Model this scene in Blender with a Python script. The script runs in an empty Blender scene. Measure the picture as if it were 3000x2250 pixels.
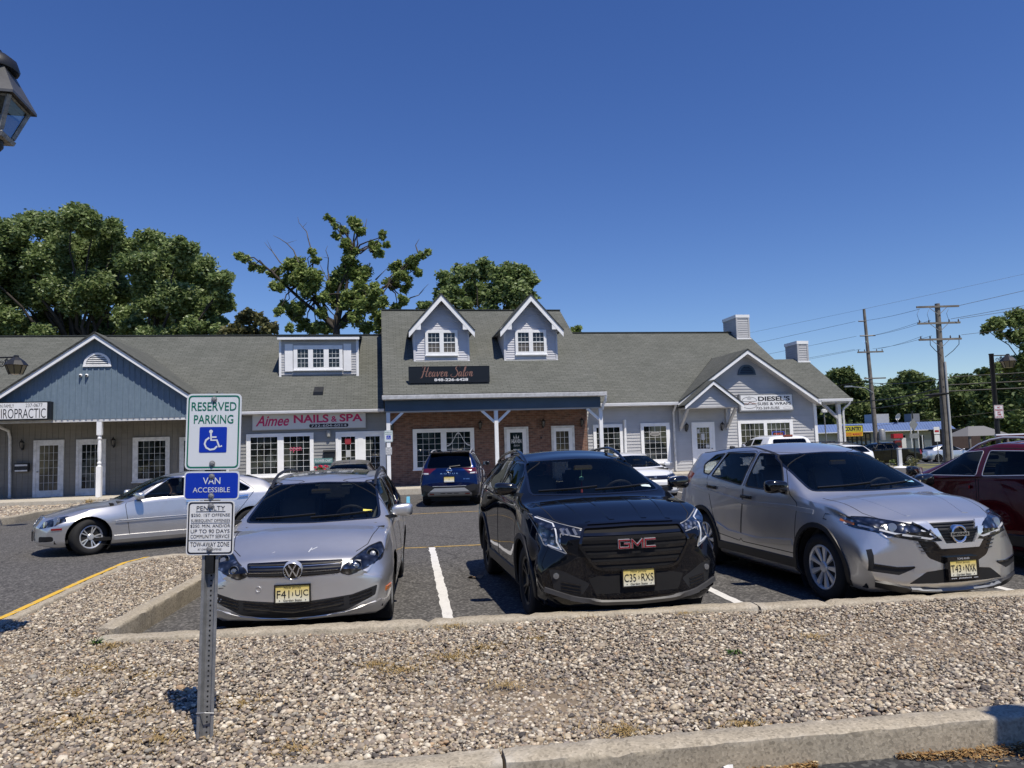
import bpy, bmesh, math, random
import numpy as np
from mathutils import Vector, Matrix
from mathutils.bvhtree import BVHTree
R_ = math.radians
scene = bpy.context.scene
COL = scene.collection

# ------------------------------------------------------------------ camera
CAM_H, PITCH, ROLL, FPX = 1.68, math.atan(183.0 / 2200.0), 0.03, 2200.0
cam_d = bpy.data.cameras.new('camera')
cam_d.sensor_fit = 'HORIZONTAL'; cam_d.sensor_width = 36.0
cam_d.lens = 36.0 * FPX / 3000.0
cam_d.clip_start = 0.05; cam_d.clip_end = 3000
cam = bpy.data.objects.new('camera', cam_d); COL.objects.link(cam)
_F = Vector((0, math.cos(PITCH), math.sin(PITCH))); _u = Vector((0, -math.sin(PITCH), math.cos(PITCH))); _r = Vector((1, 0, 0))
_Rv = _r * math.cos(ROLL) - _u * math.sin(ROLL); _Uv = _u * math.cos(ROLL) + _r * math.sin(ROLL)
m = Matrix((( _Rv.x, _Uv.x, -_F.x), (_Rv.y, _Uv.y, -_F.y), (_Rv.z, _Uv.z, -_F.z))).to_4x4()
m.translation = (0, 0, CAM_H)
cam.matrix_world = m
scene.camera = cam

# ------------------------------------------------------------------ sky, sun, exposure
SUN_VEC = Vector((0.25, -0.42, 1.0)).normalized()           # towards the sun
elev = math.asin(SUN_VEC.z); azim = math.atan2(SUN_VEC.x, SUN_VEC.y)
w = bpy.data.worlds.new('World'); scene.world = w; w.use_nodes = True
nt = w.node_tree; nt.nodes.clear()
sky = nt.nodes.new('ShaderNodeTexSky'); sky.sky_type = 'NISHITA'; sky.sun_disc = False
sky.sun_elevation = elev; sky.sun_rotation = azim
sky.air_density = 1.0; sky.dust_density = 0.0; sky.ozone_density = 5.0; sky.altitude = 0
bg = nt.nodes.new('ShaderNodeBackground'); bg.inputs['Strength'].default_value = 0.115
out = nt.nodes.new('ShaderNodeOutputWorld')
hs = nt.nodes.new('ShaderNodeHueSaturation'); hs.inputs['Hue'].default_value = 0.516; hs.inputs['Saturation'].default_value = 1.20; hs.inputs['Value'].default_value = 1.0
nt.links.new(sky.outputs[0], hs.inputs['Color']); nt.links.new(hs.outputs[0], bg.inputs[0]); nt.links.new(bg.outputs[0], out.inputs[0])
sun_d = bpy.data.lights.new('sun', 'SUN'); sun_d.energy = 5.0; sun_d.angle = R_(0.53); sun_d.color = (1.0, 0.92, 0.79)
sun = bpy.data.objects.new('sun', sun_d); COL.objects.link(sun)
sun.rotation_euler = SUN_VEC.to_track_quat('Z', 'Y').to_euler()
sun.location = (10, -20, 40)
scene.view_settings.view_transform = 'Standard'; scene.view_settings.look = 'None'
scene.view_settings.exposure = 0.0; scene.view_settings.gamma = 1.0
scene.cycles.max_bounces = 8; scene.cycles.transparent_max_bounces = 12
scene.cycles.caustics_reflective = False; scene.cycles.caustics_refractive = False

# ------------------------------------------------------------------ helpers
def tag(o, label=None, cat=None, group=None, kind=None):
    if label: o['label'] = label
    if cat: o['category'] = cat
    if group: o['group'] = group
    if kind: o['kind'] = kind
    return o
def empty(name, loc=(0, 0, 0), rz=0, label=None, cat=None, group=None):
    o = bpy.data.objects.new(name, None); COL.objects.link(o)
    o.location = loc; o.rotation_euler = (0, 0, rz); o.empty_display_size = 0.2
    return tag(o, label, cat, group)
def link_mesh(name, me, material, parent=None, smooth=None):
    o = bpy.data.objects.new(name, me); COL.objects.link(o)
    if material is not None and not me.materials: me.materials.append(material)
    if parent is not None: o.parent = parent
    if smooth is not None:
        me.shade_smooth()
        if smooth < 180: me.set_sharp_from_angle(angle=R_(smooth))
    return o
def copy_tree(o, parent=None):
    c = o.copy(); COL.objects.link(c); c.parent = parent
    for ch in list(o.children): copy_tree(ch, c)
    return c

class MB:
    """collects simple shapes that end up as ONE mesh object"""
    def __init__(s): s.v = []; s.f = []
    def add(s, vs, fs):
        n = len(s.v); s.v.extend([tuple(p) for p in vs]); s.f.extend([tuple(i + n for i in f) for f in fs]); return s
    def box(s, x0, x1, y0, y1, z0, z1):
        return s.add([(x0,y0,z0),(x1,y0,z0),(x1,y1,z0),(x0,y1,z0),(x0,y0,z1),(x1,y0,z1),(x1,y1,z1),(x0,y1,z1)],
              [(0,3,2,1),(4,5,6,7),(0,1,5,4),(1,2,6,5),(2,3,7,6),(3,0,4,7)])
    def beam(s, a, b, wx, wy, up=(0, 0, 1)):
        a = Vector(a); b = Vector(b); d = (b - a).normalized(); up = Vector(up)
        if abs(d.dot(up)) > 0.99: up = Vector((0, 1, 0))
        x = d.cross(up).normalized(); y = x.cross(d).normalized()
        vs = [p + x * (i * wx / 2) + y * (j * wy / 2) for p in (a, b) for i, j in ((-1,-1),(1,-1),(1,1),(-1,1))]
        return s.add(vs, [(0,1,2,3),(7,6,5,4),(0,4,5,1),(1,5,6,2),(2,6,7,3),(3,7,4,0)])
    def tube(s, pts, rad, n=8, caps=True):
        pts = [Vector(p) for p in pts]; rs = rad if isinstance(rad, (list, tuple)) else [rad] * len(pts)
        vs = []; fs = []; px = None
        for i, p in enumerate(pts):
            d = (pts[min(i + 1, len(pts) - 1)] - pts[max(i - 1, 0)]).normalized()
            if px is None:
                px = d.cross(Vector((0, 0, 1)))
                if px.length < 0.05: px = d.cross(Vector((1, 0, 0)))
            px = (px - d * px.dot(d)).normalized(); py = d.cross(px)
            for k in range(n):
                a = 2 * math.pi * k / n; vs.append(p + (px * math.cos(a) + py * math.sin(a)) * rs[i])
        for i in range(len(pts) - 1):
            for k in range(n):
                fs.append((i*n+k, i*n+(k+1)%n, (i+1)*n+(k+1)%n, (i+1)*n+k))
        if caps: fs += [tuple(range(n - 1, -1, -1)), tuple(range((len(pts)-1)*n, len(pts)*n))]
        return s.add(vs, fs)
    def lathe(s, prof, c=(0, 0, 0), n=16, axis='z', sq=0):
        """prof: (radius, height) list"""
        vs = []; fs = []; c = Vector(c)
        for r, h in prof:
            for k in range(n):
                a = 2 * math.pi * (k + sq) / n; x, y = r * math.cos(a), r * math.sin(a)
                vs.append(c + (Vector((x, y, h)) if axis == 'z' else Vector((h, x, y)) if axis == 'x' else Vector((x, h, y))))
        for i in range(len(prof) - 1):
            for k in range(n): fs.append((i*n+k, i*n+(k+1)%n, (i+1)*n+(k+1)%n, (i+1)*n+k))
        if prof[0][0] > 1e-4: fs.append(tuple(range(n - 1, -1, -1)))
        if prof[-1][0] > 1e-4: fs.append(tuple(range((len(prof)-1)*n, len(prof)*n)))
        return s.add(vs, fs)
    def prism(s, poly, d, axis='y', at=0.0):
        """poly in the two other axes, extruded from at to at+d; axis y: (x,z), axis x: (y,z), axis z: (x,y)"""
        def P(p, t): return {'y': (p[0], t, p[1]), 'x': (t, p[0], p[1]), 'z': (p[0], p[1], t)}[axis]
        n = len(poly)
        return s.add([P(p, at) for p in poly] + [P(p, at + d) for p in poly],
              [tuple(range(n)), tuple(range(2*n - 1, n - 1, -1))] + [(i, i + n, (i+1) % n + n, (i+1) % n) for i in range(n)])
    def mesh(s, name, bevel=0, seg=2, fixn=True):
        me = bpy.data.meshes.new(name); me.from_pydata(s.v, [], s.f)
        if bevel or fixn:
            bm = bmesh.new(); bm.from_mesh(me)
            if bevel:
                bmesh.ops.remove_doubles(bm, verts=bm.verts, dist=1e-5)
                es = [e for e in bm.edges if len(e.link_faces) == 2 and e.calc_face_angle(0) > 0.5]
                bmesh.ops.bevel(bm, geom=es, offset=bevel, segments=seg, affect='EDGES', clamp_overlap=True)
            bmesh.ops.recalc_face_normals(bm, faces=bm.faces)
            bm.to_mesh(me); bm.free()
        me.update(); return me
    def build(s, name, material, parent=None, bevel=0, seg=2, smooth=None):
        if not s.v: return None
        return link_mesh(name, s.mesh(name, bevel, seg), material, parent, smooth if smooth is not None else (40 if bevel else None))

# ------------------------------------------------------------------ materials
class NT:
    def __init__(s, name):
        s.m = bpy.data.materials.new(name); s.m.use_nodes = True; s.t = s.m.node_tree
        s.b = s.t.nodes['Principled BSDF']; s.out = s.t.nodes['Material Output']
    def n(s, typ, **kw):
        nd = s.t.nodes.new(typ)
        for k, v in kw.items():
            if k.startswith('i_'): nd.inputs[k[2:].replace('_', ' ')].default_value = v
            elif k.startswith('n_'): nd.inputs[int(k[2:])].default_value = v
            else: setattr(nd, k, v)
        return nd
    def l(s, a, b): s.t.links.new(a, b); return s
    def coord(s, kind='Object', scale=(1, 1, 1), rot=(0, 0, 0)):
        tc = s.n('ShaderNodeTexCoord'); mp = s.n('ShaderNodeMapping')
        mp.inputs['Scale'].default_value = scale; mp.inputs['Rotation'].default_value = rot
        s.l(tc.outputs[kind], mp.inputs[0]); return mp.outputs[0]
    def noise(s, vec, scale, detail=4, rough=0.6):
        nd = s.n('ShaderNodeTexNoise'); nd.inputs['Scale'].default_value = scale
        nd.inputs['Detail'].default_value = detail; nd.inputs['Roughness'].default_value = rough
        s.l(vec, nd.inputs['Vector']); return nd.outputs['Fac']
    def ramp(s, fac, stops):
        nd = s.n('ShaderNodeValToRGB'); cr = nd.color_ramp
        while len(cr.elements) < len(stops): cr.elements.new(0.5)
        for e, (p, c) in zip(cr.elements, stops):
            e.position = p; e.color = (c, c, c, 1) if isinstance(c, (int, float)) else (*c, 1)
        s.l(fac, nd.inputs[0]); return nd.outputs[0]
    def mix(s, fac, a, b, mode='MIX'):
        nd = s.n('ShaderNodeMix', data_type='RGBA', blend_type=mode)
        for v, i in ((fac, 0), (a, 6), (b, 7)):
            if isinstance(v, (int, float)): nd.inputs[i].default_value = v if i == 0 else (v, v, v, 1)
            elif isinstance(v, tuple): nd.inputs[i].default_value = (*v, 1) if len(v) == 3 else v
            else: s.l(v, nd.inputs[i])
        return nd.outputs[2]
    def bump(s, h, strength=0.3, dist=0.01):
        nd = s.n('ShaderNodeBump'); nd.inputs['Strength'].default_value = strength; nd.inputs['Distance'].default_value = dist
        s.l(h, nd.inputs['Height']); s.l(nd.outputs[0], s.b.inputs['Normal']); return s
    def col(s, c):
        if isinstance(c, tuple): s.b.inputs['Base Color'].default_value = (*c, 1)
        else: s.l(c, s.b.inputs['Base Color'])
        return s
    def set(s, rough=None, metal=None, coat=None, spec=None, coat_rough=None):
        for k, v in (('Roughness', rough), ('Metallic', metal), ('Coat Weight', coat), ('Specular IOR Level', spec), ('Coat Roughness', coat_rough)):
            if v is not None: s.b.inputs[k].default_value = v
        return s
def mat(name, c, rough=0.6, metal=0.0, coat=0.0, var=0.0, vscale=3.0, bump=0.0, bscale=40.0, spec=None):
    m = NT(name); m.set(rough, metal, coat, spec)
    if var:
        v = m.coord(); f = m.noise(v, vscale, 5, 0.65)
        lo = tuple(x * (1 - var) for x in c); hi = tuple(min(1, x * (1 + var)) for x in c)
        m.col(m.ramp(f, [(0.3, lo), (0.7, hi)]))
    else: m.col(c)
    if bump: m.bump(m.noise(m.coord(), bscale, 3), bump)
    return m.m
def emis(name, c, s=1.0):
    m = NT(name); m.col((0.01, 0.01, 0.01)); m.b.inputs['Emission Color'].default_value = (*c, 1); m.b.inputs['Emission Strength'].default_value = s
    return m.m
def glass_mat(name, tint, refl=(0.9, 0.95, 1.0), rough=0.0, ior=1.38):
    m = NT(name); t = m.t; t.nodes.remove(m.b)
    tr = m.n('ShaderNodeBsdfTransparent'); tr.inputs[0].default_value = (*tint, 1)
    gl = m.n('ShaderNodeBsdfGlossy'); gl.inputs['Color'].default_value = (*refl, 1); gl.inputs['Roughness'].default_value = rough
    fr = m.n('ShaderNodeFresnel'); fr.inputs['IOR'].default_value = ior
    mx = m.n('ShaderNodeMixShader'); m.l(fr.outputs[0], mx.inputs[0]); m.l(tr.outputs[0], mx.inputs[1]); m.l(gl.outputs[0], mx.inputs[2])
    m.l(mx.outputs[0], m.out.inputs[0]); return m.m
M = {}
M['white_paint'] = mat('white_paint', (0.84, 0.85, 0.86), 0.5, var=0.08, vscale=2, bump=0.05)
M['white_worn'] = mat('white_worn_paint', (0.62, 0.625, 0.63), 0.7, var=0.22, vscale=6, bump=0.1)
M['black_metal'] = mat('black_metal', (0.012, 0.013, 0.015), 0.4, var=0.3)
M['black_plastic'] = mat('black_plastic', (0.014, 0.014, 0.015), 0.5)
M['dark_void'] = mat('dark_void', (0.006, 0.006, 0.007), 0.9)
M['rubber'] = mat('tyre_rubber', (0.014, 0.014, 0.014), 0.85, bump=0.15, bscale=60)
M['chrome'] = mat('chrome', (0.78, 0.79, 0.80), 0.2, 1.0)
M['alloy'] = mat('alloy', (0.66, 0.67, 0.68), 0.32, 0.55)
M['alloy_dark'] = mat('dark_alloy', (0.03, 0.03, 0.032), 0.35, 0.7)
M['galv'] = mat('galvanised_steel', (0.29, 0.295, 0.30), 0.55, 0.55, var=0.25, vscale=14, bump=0.08)

# text as flat letters fitted to a box: origin + ex*x + ez*z, raised along en
def text_mb(txt, x0, x1, z0, z1, origin=(0, 0, 0), ex=(1, 0, 0), ez=(0, 0, 1), en=(0, -1, 0), off=0.002, shear=0.0, bold=0.0, mb=None, keep_aspect=False, spacing=1.0, arc=0.0):
    cu = bpy.data.curves.new('txt', 'FONT'); cu.body = txt; cu.size = 1.0; cu.shear = shear; cu.offset = bold
    cu.space_character = spacing; cu.align_x = 'CENTER'; cu.resolution_u = 4
    o = bpy.data.objects.new('txt', cu); COL.objects.link(o)
    dg = bpy.context.evaluated_depsgraph_get(); me = bpy.data.meshes.new_from_object(o.evaluated_get(dg))
    vs = np.array([v.co[:] for v in me.vertices]); fs = [tuple(p.vertices) for p in me.polygons]
    bpy.data.objects.remove(o); bpy.data.curves.remove(cu); bpy.data.meshes.remove(me)
    mb = mb or MB()
    if len(vs) == 0: return mb
    lo, hi = vs.min(0), vs.max(0)
    sx = (x1 - x0) / (hi[0] - lo[0]); sz = (z1 - z0) / (hi[1] - lo[1])
    if keep_aspect:
        s_ = min(sx, sz); cx = (x0 + x1) / 2; hw = s_ * (hi[0] - lo[0]) / 2; x0 = cx - hw; sx = s_; sz = s_
    O = Vector(origin); ex = Vector(ex); ez = Vector(ez); en = Vector(en)
    out = []
    for v in vs:
        x = x0 + (v[0] - lo[0]) * sx; z = z0 + (v[1] - lo[1]) * sz
        out.append(O + ex * x + ez * z + en * off)
    mb.add(out, fs); return mb

def rounded(poly, r=0.02, n=3):
    out = []; N = len(poly)
    for i in range(N):
        p = Vector(poly[i]); a = Vector(poly[i - 1]); b = Vector(poly[(i + 1) % N])
        da = (a - p); db = (b - p); rr = min(r, da.length * .45, db.length * .45)
        s, e = p + da.normalized() * rr, p + db.normalized() * rr
        for k in range(n + 1):
            t = k / n; q = s * (1-t)**2 + p * 2*t*(1-t) + e * t*t; out.append((q.x, q.y))
    return out
M['white_lens'] = mat('clear_lens', (0.62, 0.64, 0.67), 0.15, coat=1.0)
M['lens_dim'] = mat('dim_lens', (0.22, 0.23, 0.245), 0.08, 0.5, coat=1.0)
M['gloss_black'] = mat('gloss_black', (0.006, 0.006, 0.007), 0.12, coat=0.6)
# ------------------------------------------------------------------ ground, lot, kerbs, gravel
OX, OY, TH = -4.946, 29.711, R_(10)
CT, ST = math.cos(TH), math.sin(TH)
def Wp(u, v, z=0): return Vector((OX + u * CT - v * ST, OY + u * ST + v * CT, z))
def concrete(name, c, dirt=.35, vscale=1.2):
    m = NT(name); v = m.coord(); f = m.noise(v, vscale, 6, .7); g = m.noise(v, 60, 3, .8); h = m.noise(v, 9, 5, .7)
    a = m.ramp(f, [(.3, tuple(x * (1 - dirt) for x in c)), (.65, tuple(x * 1.12 for x in c))])
    a = m.mix(.35, a, m.ramp(g, [(.3, tuple(x * .55 for x in c)), (.7, tuple(min(1, x * 1.3) for x in c))])); a = m.mix(.3, a, m.ramp(h, [(.35, tuple(x * .6 for x in c)), (.6, tuple(x * 1.15 for x in c))]))
    vo = m.n('ShaderNodeTexVoronoi'); vo.inputs['Scale'].default_value = 75; m.l(v, vo.inputs['Vector']); bw = m.n('ShaderNodeRGBToBW'); m.l(vo.outputs['Color'], bw.inputs[0])
    a = m.mix(.45, a, m.ramp(bw.outputs[0], [(.15, tuple(x * .42 for x in c)), (.4, c), (.7, tuple(min(1, x * 1.25) for x in c)), (.95, tuple(min(1, x * 1.7) for x in c))])); ge = m.n('ShaderNodeNewGeometry'); a = m.mix(m.mix(1.0, m.ramp(ge.outputs['Pointiness'], [(.525, .0), (.60, .7)]), m.ramp(h, [(.4, .15), (.6, 1.0)]), 'MULTIPLY'), a, (.52, .49, .43)); m.col(a); m.set(.95, spec=.2); m.bump(bw.outputs[0], .5, .012); return m.m
M['concrete'] = concrete('kerb_concrete', (.37, .325, .25), .4); M['walk'] = concrete('pale_concrete', (.47, .43, .35), .2)
rng = np.random.default_rng(7); random.seed(7)
def grid_sheet(name, xs, ys, zf, mt, kind='structure'):
    vs = [(x, y, zf(x, y)) for y in ys for x in xs]; n = len(xs)
    me = bpy.data.meshes.new(name); me.from_pydata(vs, [], [(j*n+i, j*n+i+1, (j+1)*n+i+1, (j+1)*n+i) for j in range(len(ys)-1) for i in range(n-1)]); me.update()
    o = link_mesh(name, me, mt); me.shade_smooth(); o['kind'] = kind; return o
def poly_sheet(name, pts, z, mt, kind='structure'):
    me = bpy.data.meshes.new(name); me.from_pydata([(p[0], p[1], z if len(p) < 3 else p[2]) for p in pts], [], [tuple(range(len(pts)))]); me.update()
    o = link_mesh(name, me, mt); o['kind'] = kind; return o
def gz_(x, y):
    t = min(1, max(0, (y - 41) / 18)); t = t * t * (3 - 2 * t); z = -.11 - .62 * t
    h = min(1, max(0, (y - 125) / 120)); return z + h * 6
def asphalt(name, c, speck, stain=.25):
    m = NT(name); v = m.coord(); f = m.noise(v, .35, 6, .65); g = m.noise(v, 55, 2, .9); h = m.noise(v, 4, 5, .7)
    vo = m.n('ShaderNodeTexVoronoi'); vo.inputs['Scale'].default_value = 42; m.l(v, vo.inputs['Vector'])
    a = m.ramp(f, [(.3, tuple(x * (1 - stain) for x in c)), (.7, tuple(x * (1 + stain) for x in c))])
    a = m.mix(.5, a, m.ramp(g, [(.35, tuple(x * .45 for x in c)), (.6, c), (.78, speck)])); a = m.mix(.35, a, m.ramp(h, [(.35, tuple(x * .7 for x in c)), (.65, tuple(x * 1.2 for x in c))]))
    st = m.noise(v, .9, 4, .6); a = m.mix(1.0, a, m.ramp(st, [(.60, 1.0), (.72, .68)]), 'MULTIPLY')
    wv = m.n('ShaderNodeMix', data_type='VECTOR'); wv.inputs[0].default_value = .12; m.l(v, wv.inputs[4]); nz = m.n('ShaderNodeTexNoise'); nz.inputs['Scale'].default_value = 1.3; m.l(v, nz.inputs['Vector']); m.l(nz.outputs['Color'], wv.inputs[5])
    ck = m.n('ShaderNodeTexVoronoi', feature='DISTANCE_TO_EDGE'); ck.inputs['Scale'].default_value = .38; m.l(wv.outputs[1], ck.inputs['Vector']); a = m.mix(1.0, a, m.ramp(ck.outputs['Distance'], [(.0, .35), (.005, .5), (.008, 1.0)]), 'MULTIPLY')
    bw = m.n('ShaderNodeRGBToBW'); m.l(vo.outputs['Color'], bw.inputs[0]); a = m.mix(.5, a, m.ramp(bw.outputs[0], [(.2, tuple(x * .5 for x in c)), (.55, c), (.85, speck)])); m.col(a); m.set(.9, spec=.3); m.bump(bw.outputs[0], .4, .010); return m.m
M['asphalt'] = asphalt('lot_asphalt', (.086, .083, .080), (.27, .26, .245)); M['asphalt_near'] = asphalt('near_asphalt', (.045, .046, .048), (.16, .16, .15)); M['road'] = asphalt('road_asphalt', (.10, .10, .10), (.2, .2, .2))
M['dry_grass'] = mat('verge_grass', (.16, .155, .06), .95, var=.5, vscale=.8, bump=.3); M['soil'] = mat('sandy_soil', (.20, .155, .105), .95, var=.35, vscale=3)
xs = list(np.linspace(-420, 420, 29)); ys = list(np.linspace(-40, 40, 5)) + list(np.linspace(42, 62, 12)) + [70, 90, 110, 125, 150, 180, 210, 245, 400, 800, 1500]
grid_sheet('ground', xs, ys, gz_, M['dry_grass'])
LOTZ = -.05
poly_sheet('parking_lot', [(-60, 1.0), (-4.9, 1.0), (-4.7, 6.4), (5.6, 7.3), (13.5, 8.0), (24, 18), tuple(Wp(27, 2))[:2], tuple(Wp(27, 8))[:2], tuple(Wp(-60, 8))[:2]], LOTZ, M['asphalt'])
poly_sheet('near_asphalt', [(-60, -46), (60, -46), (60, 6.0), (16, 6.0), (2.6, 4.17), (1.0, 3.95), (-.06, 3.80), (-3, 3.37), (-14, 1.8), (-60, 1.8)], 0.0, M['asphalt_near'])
grid_sheet('road', [-60, -20, 20, 60, 120, 240], [61, 68, 76, 84], lambda x, y: -.722, M['road'])
grid_sheet('driveway', [20, 22, 24.5, 27], [43, 45, 48, 51, 54, 57, 60, 62.5], lambda x, y: gz_(x, y) + .012, M['road'])
# pavement along the shops
mb = MB()
for u0, u1, v0, zz in ((-22, -6.3, -1.2, .265), (-6.3, -.28, -.62, .262), (-.28, 9.2, -.62, .168), (9.2, 21.9, -.30, .335)): mb.box(u0, u1, v0, 2.0, -.2, zz)
mb.v = [tuple(Wp(*p)) for p in mb.v]; o = mb.build('sidewalk', M['walk'], bevel=.02); o['kind'] = 'structure'
def line_sheet(name, a, b, w_, z, mt):
    a = Vector((*a, 0)); b = Vector((*b, 0)); d = (b - a).normalized(); s = Vector((-d.y, d.x, 0)) * w_ / 2
    n = max(4, int((b - a).length / .12)); jt = lambda: s.normalized() * rng.normal(0, .006)
    L_ = [tuple((a.lerp(b, i / n) - s + jt()).xy) for i in range(n + 1)]; Rr = [tuple((a.lerp(b, i / n) + s + jt()).xy) for i in range(n + 1)]
    me = bpy.data.meshes.new(name); me.from_pydata([(p[0], p[1], z) for p in L_ + Rr], [], [(i + 1, i, n + 1 + i, n + 2 + i) for i in range(n)]); me.update(); o = link_mesh(name, me, mt); o['kind'] = 'structure'; return o
def worn(name, c, amount=.48):
    m = NT(name); v = m.coord(); f = m.noise(v, 7, 6, .75); g = m.noise(v, 45, 3, .8); x = m.mix(.5, f, g); m.col(m.ramp(x, [(amount - .08, (.10, .10, .10)), (amount, tuple(k * .8 for k in c)), (amount + .1, c)])); m.set(.8); return m.m
M['line_white'] = worn('worn_white_line', (.68, .67, .64), .40); M['line_yellow'] = worn('worn_yellow_line', (.55, .36, .08), .48); M['line_blue'] = worn('worn_blue_line', (.12, .42, .62), .42); M['kerb_yellow'] = worn('yellow_kerb_paint', (.68, .42, .045), .36)
LZ = LOTZ + .004
for a, b, mt, w_ in (((-.62, 7.1), (-1.51, 13.5), 'line_white', .11), ((2.46, 7.3), (1.58, 13.6), 'line_white', .11), ((5.5, 7.6), (4.6, 13.7), 'line_white', .11), ((-5.2, 13.05), (5.0, 14.2), 'line_yellow', .09), ((-5.5, 19.9), (10, 22.6), 'line_yellow', .09),
                     ((-3.96, 28.0), (-2.92, 20.6), 'line_blue', .12), ((-6.6, 27.5), (-5.6, 20.2), 'line_blue', .12), ((2.2, 28.6), (3.2, 21.5), 'line_white', .1), ((5.2, 29.2), (6.2, 22.0), 'line_white', .1), ((8.3, 29.8), (9.3, 22.6), 'line_white', .1)):
    line_sheet('parking_line', a, b, w_, LZ, M[mt])
poly_sheet('road_line', [(31, 74.5), (34.5, 74.5), (34.5, 75.2), (31, 75.2)], -.712, M['line_white'])
# kerbs: one sweep per straight run, with a rounded lip
def kerb(pts, w_, z0, z1, side, lip=.022, nz=.0028, mt=None, seg=.07, gaps=True):
    """pts along the front edge; the kerb body lies on `side` (+1 left of the direction)"""
    P = [Vector((*p, 0)) for p in pts]; smp = []
    for a, b in zip(P[:-1], P[1:]):
        k = max(1, int((b - a).length / seg)); smp += [a.lerp(b, i / k) for i in range(k)]
    smp.append(P[-1]); prof = [(0, z0), (.005, z1 - lip * 1.6), (lip * .35, z1 - lip * .4), (lip * 1.1, z1), (w_ * .5, z1 + .002), (w_ - .015, z1), (w_, z1 - .02), (w_, z0)]; mb = MB(); vs = []; n = len(prof)
    for i, p in enumerate(smp):
        d = (smp[min(i+1, len(smp)-1)] - smp[max(i-1, 0)]).normalized(); s = Vector((-d.y, d.x, 0)) * side
        j = rng.normal(0, nz, (n, 2)); j[1:4] -= .016 if rng.uniform() < .05 else 0; g = .03 if gaps and i % 44 == 43 else 0
        for k, (a, z) in enumerate(prof): q = p + s * (a + (j[k, 0] if 0 < k < n - 1 else 0)); vs.append((q.x, q.y, z + (j[k, 1] if 0 < k < n - 1 else 0) - (g if 0 < k < n - 1 else 0)))
    for i in range(len(smp) - 1):
        for k in range(n - 1): mb.f.append((i*n+k, i*n+k+1, (i+1)*n+k+1, (i+1)*n+k))
    mb.f += [tuple(range(n)), tuple((len(smp)-1)*n+k for k in range(n-1, -1, -1))]; mb.v = vs
    o = mb.build('kerb', mt or M['concrete']); o.data.shade_smooth(); o.data.set_sharp_from_angle(angle=R_(50)); o['kind'] = 'structure'; return o
nf = lambda x: 3.805 + .1405 * x; nb_ = lambda x: 3.985 + .151 * x
kerb([(-6, nf(-6)), (-.10, nf(-.10))], .19, -.05, .15, 1, gaps=False); kerb([(-.082, nf(-.082)), (2.9, nf(2.9))], .19, -.05, .152, 1, gaps=False); kerb([(2.93, nf(2.93) + .01), (10, nf(10))], .19, -.05, .145, 1)
ff = lambda x: 7.04 + .093 * x
kerb([(9, ff(9)), (2.2, ff(2.2) - .0), ], .22, -.10, .145, 1, gaps=True); kerb([(2.18, ff(2.18) + .03), (-3.62, ff(-3.62) + .02)], .22, -.10, .15, 1)
isl = [(-3.66, 6.95), (-3.72, 7.4), (-3.95, 9.6), (-4.12, 11.0), (-4.45, 11.75)]; kerb(isl, .17, -.10, .15, 1)
yel = [(-4.9, 5.0), (-5.15, 7.6), (-5.55, 9.6), (-5.82, 11.2), (-5.75, 11.75), (-5.45, 12.05), (-5.0, 12.1), (-4.6, 11.9), (-4.45, 11.75)]
kerb([(-4.85, 1.0)] + yel, .20, -.10, .15, -1)
mb = MB(); Y = [Vector((*p, 0)) for p in [(-4.88, 3.0)] + yel[:5]]; vs = []
for i, p in enumerate(Y):
    d = (Y[min(i+1, len(Y)-1)] - Y[max(i-1, 0)]).normalized(); s = Vector((d.y, -d.x, 0)); vs += [tuple(p - s * .006 + Vector((0, 0, .0))), tuple(p - s * .004 + Vector((0, 0, .125))), tuple(p + s * .012 + Vector((0, 0, .152))), tuple(p + s * .10 + Vector((0, 0, .157)))]
mb.add(vs, [(4*i+k, 4*i+k+1, 4*i+4+k+1, 4*i+4+k) for i in range(len(Y)-1) for k in range(3)]); o = mb.build('kerb_paint', M['kerb_yellow']); o['kind'] = 'structure'
kb = [(-22, 19.0), (-14.2, 20.5), (-14.05, 21.2), (-14.4, 23.0), (-14.3, 24.5), (-12.8, 25.9), (-10.6, 26.9)]; kerb(kb, .20, -.10, .15, 1, seg=.3)
# gravel beds: soil sheet + loose stones
main = [(-4.95, 1.2), (-2.0, 3.66), (0, 3.97), (3, 4.42), (9, 5.35), (9, 7.62), (2.2, 6.98 + .0), (-3.3, 6.50), (-3.62, 6.72), (-3.83, 7.2), (-4.12, 9.65), (-4.28, 11.0), (-4.65, 11.7), (-5.0, 11.9), (-5.4, 11.85), (-5.58, 11.6), (-5.62, 11.2), (-5.35, 9.6), (-4.96, 7.6), (-4.72, 5.0)]
poly_sheet('gravel_bed', main, .105, M['soil']); left = [(-22, 19.2), (-14.4, 20.7), (-14.25, 21.2), (-14.6, 23.0), (-14.5, 24.6), (-13, 26.1), (-14, 26.8), (-24, 25.2)]
poly_sheet('gravel_bed', left, .11, M['soil'])
def stone_mat():
    m = NT('river_stone'); ge = m.n('ShaderNodeNewGeometry'); v = m.coord(); f = m.noise(v, 60, 3, .7)
    c = m.ramp(ge.outputs['Random Per Island'], [(0, (.06, .054, .05)), (.08, (.12, .105, .095)), (.16, (.23, .195, .165)), (.34, (.33, .28, .215)), (.44, (.22, .17, .13)), (.54, (.40, .33, .23)), (.66, (.45, .385, .29)), (.74, (.25, .235, .205)), (.82, (.56, .49, .385)), (.92, (.68, .62, .50)), (.96, (.40, .27, .15)), (1, (.28, .25, .23))])
    m.t.nodes[-1 if False else 0]; c2 = m.mix(.4, c, m.ramp(f, [(.3, .25), (.7, .75)]), 'OVERLAY'); m.col(c2); m.set(.75, spec=.3); return m.m
M['stone'] = stone_mat()
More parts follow.
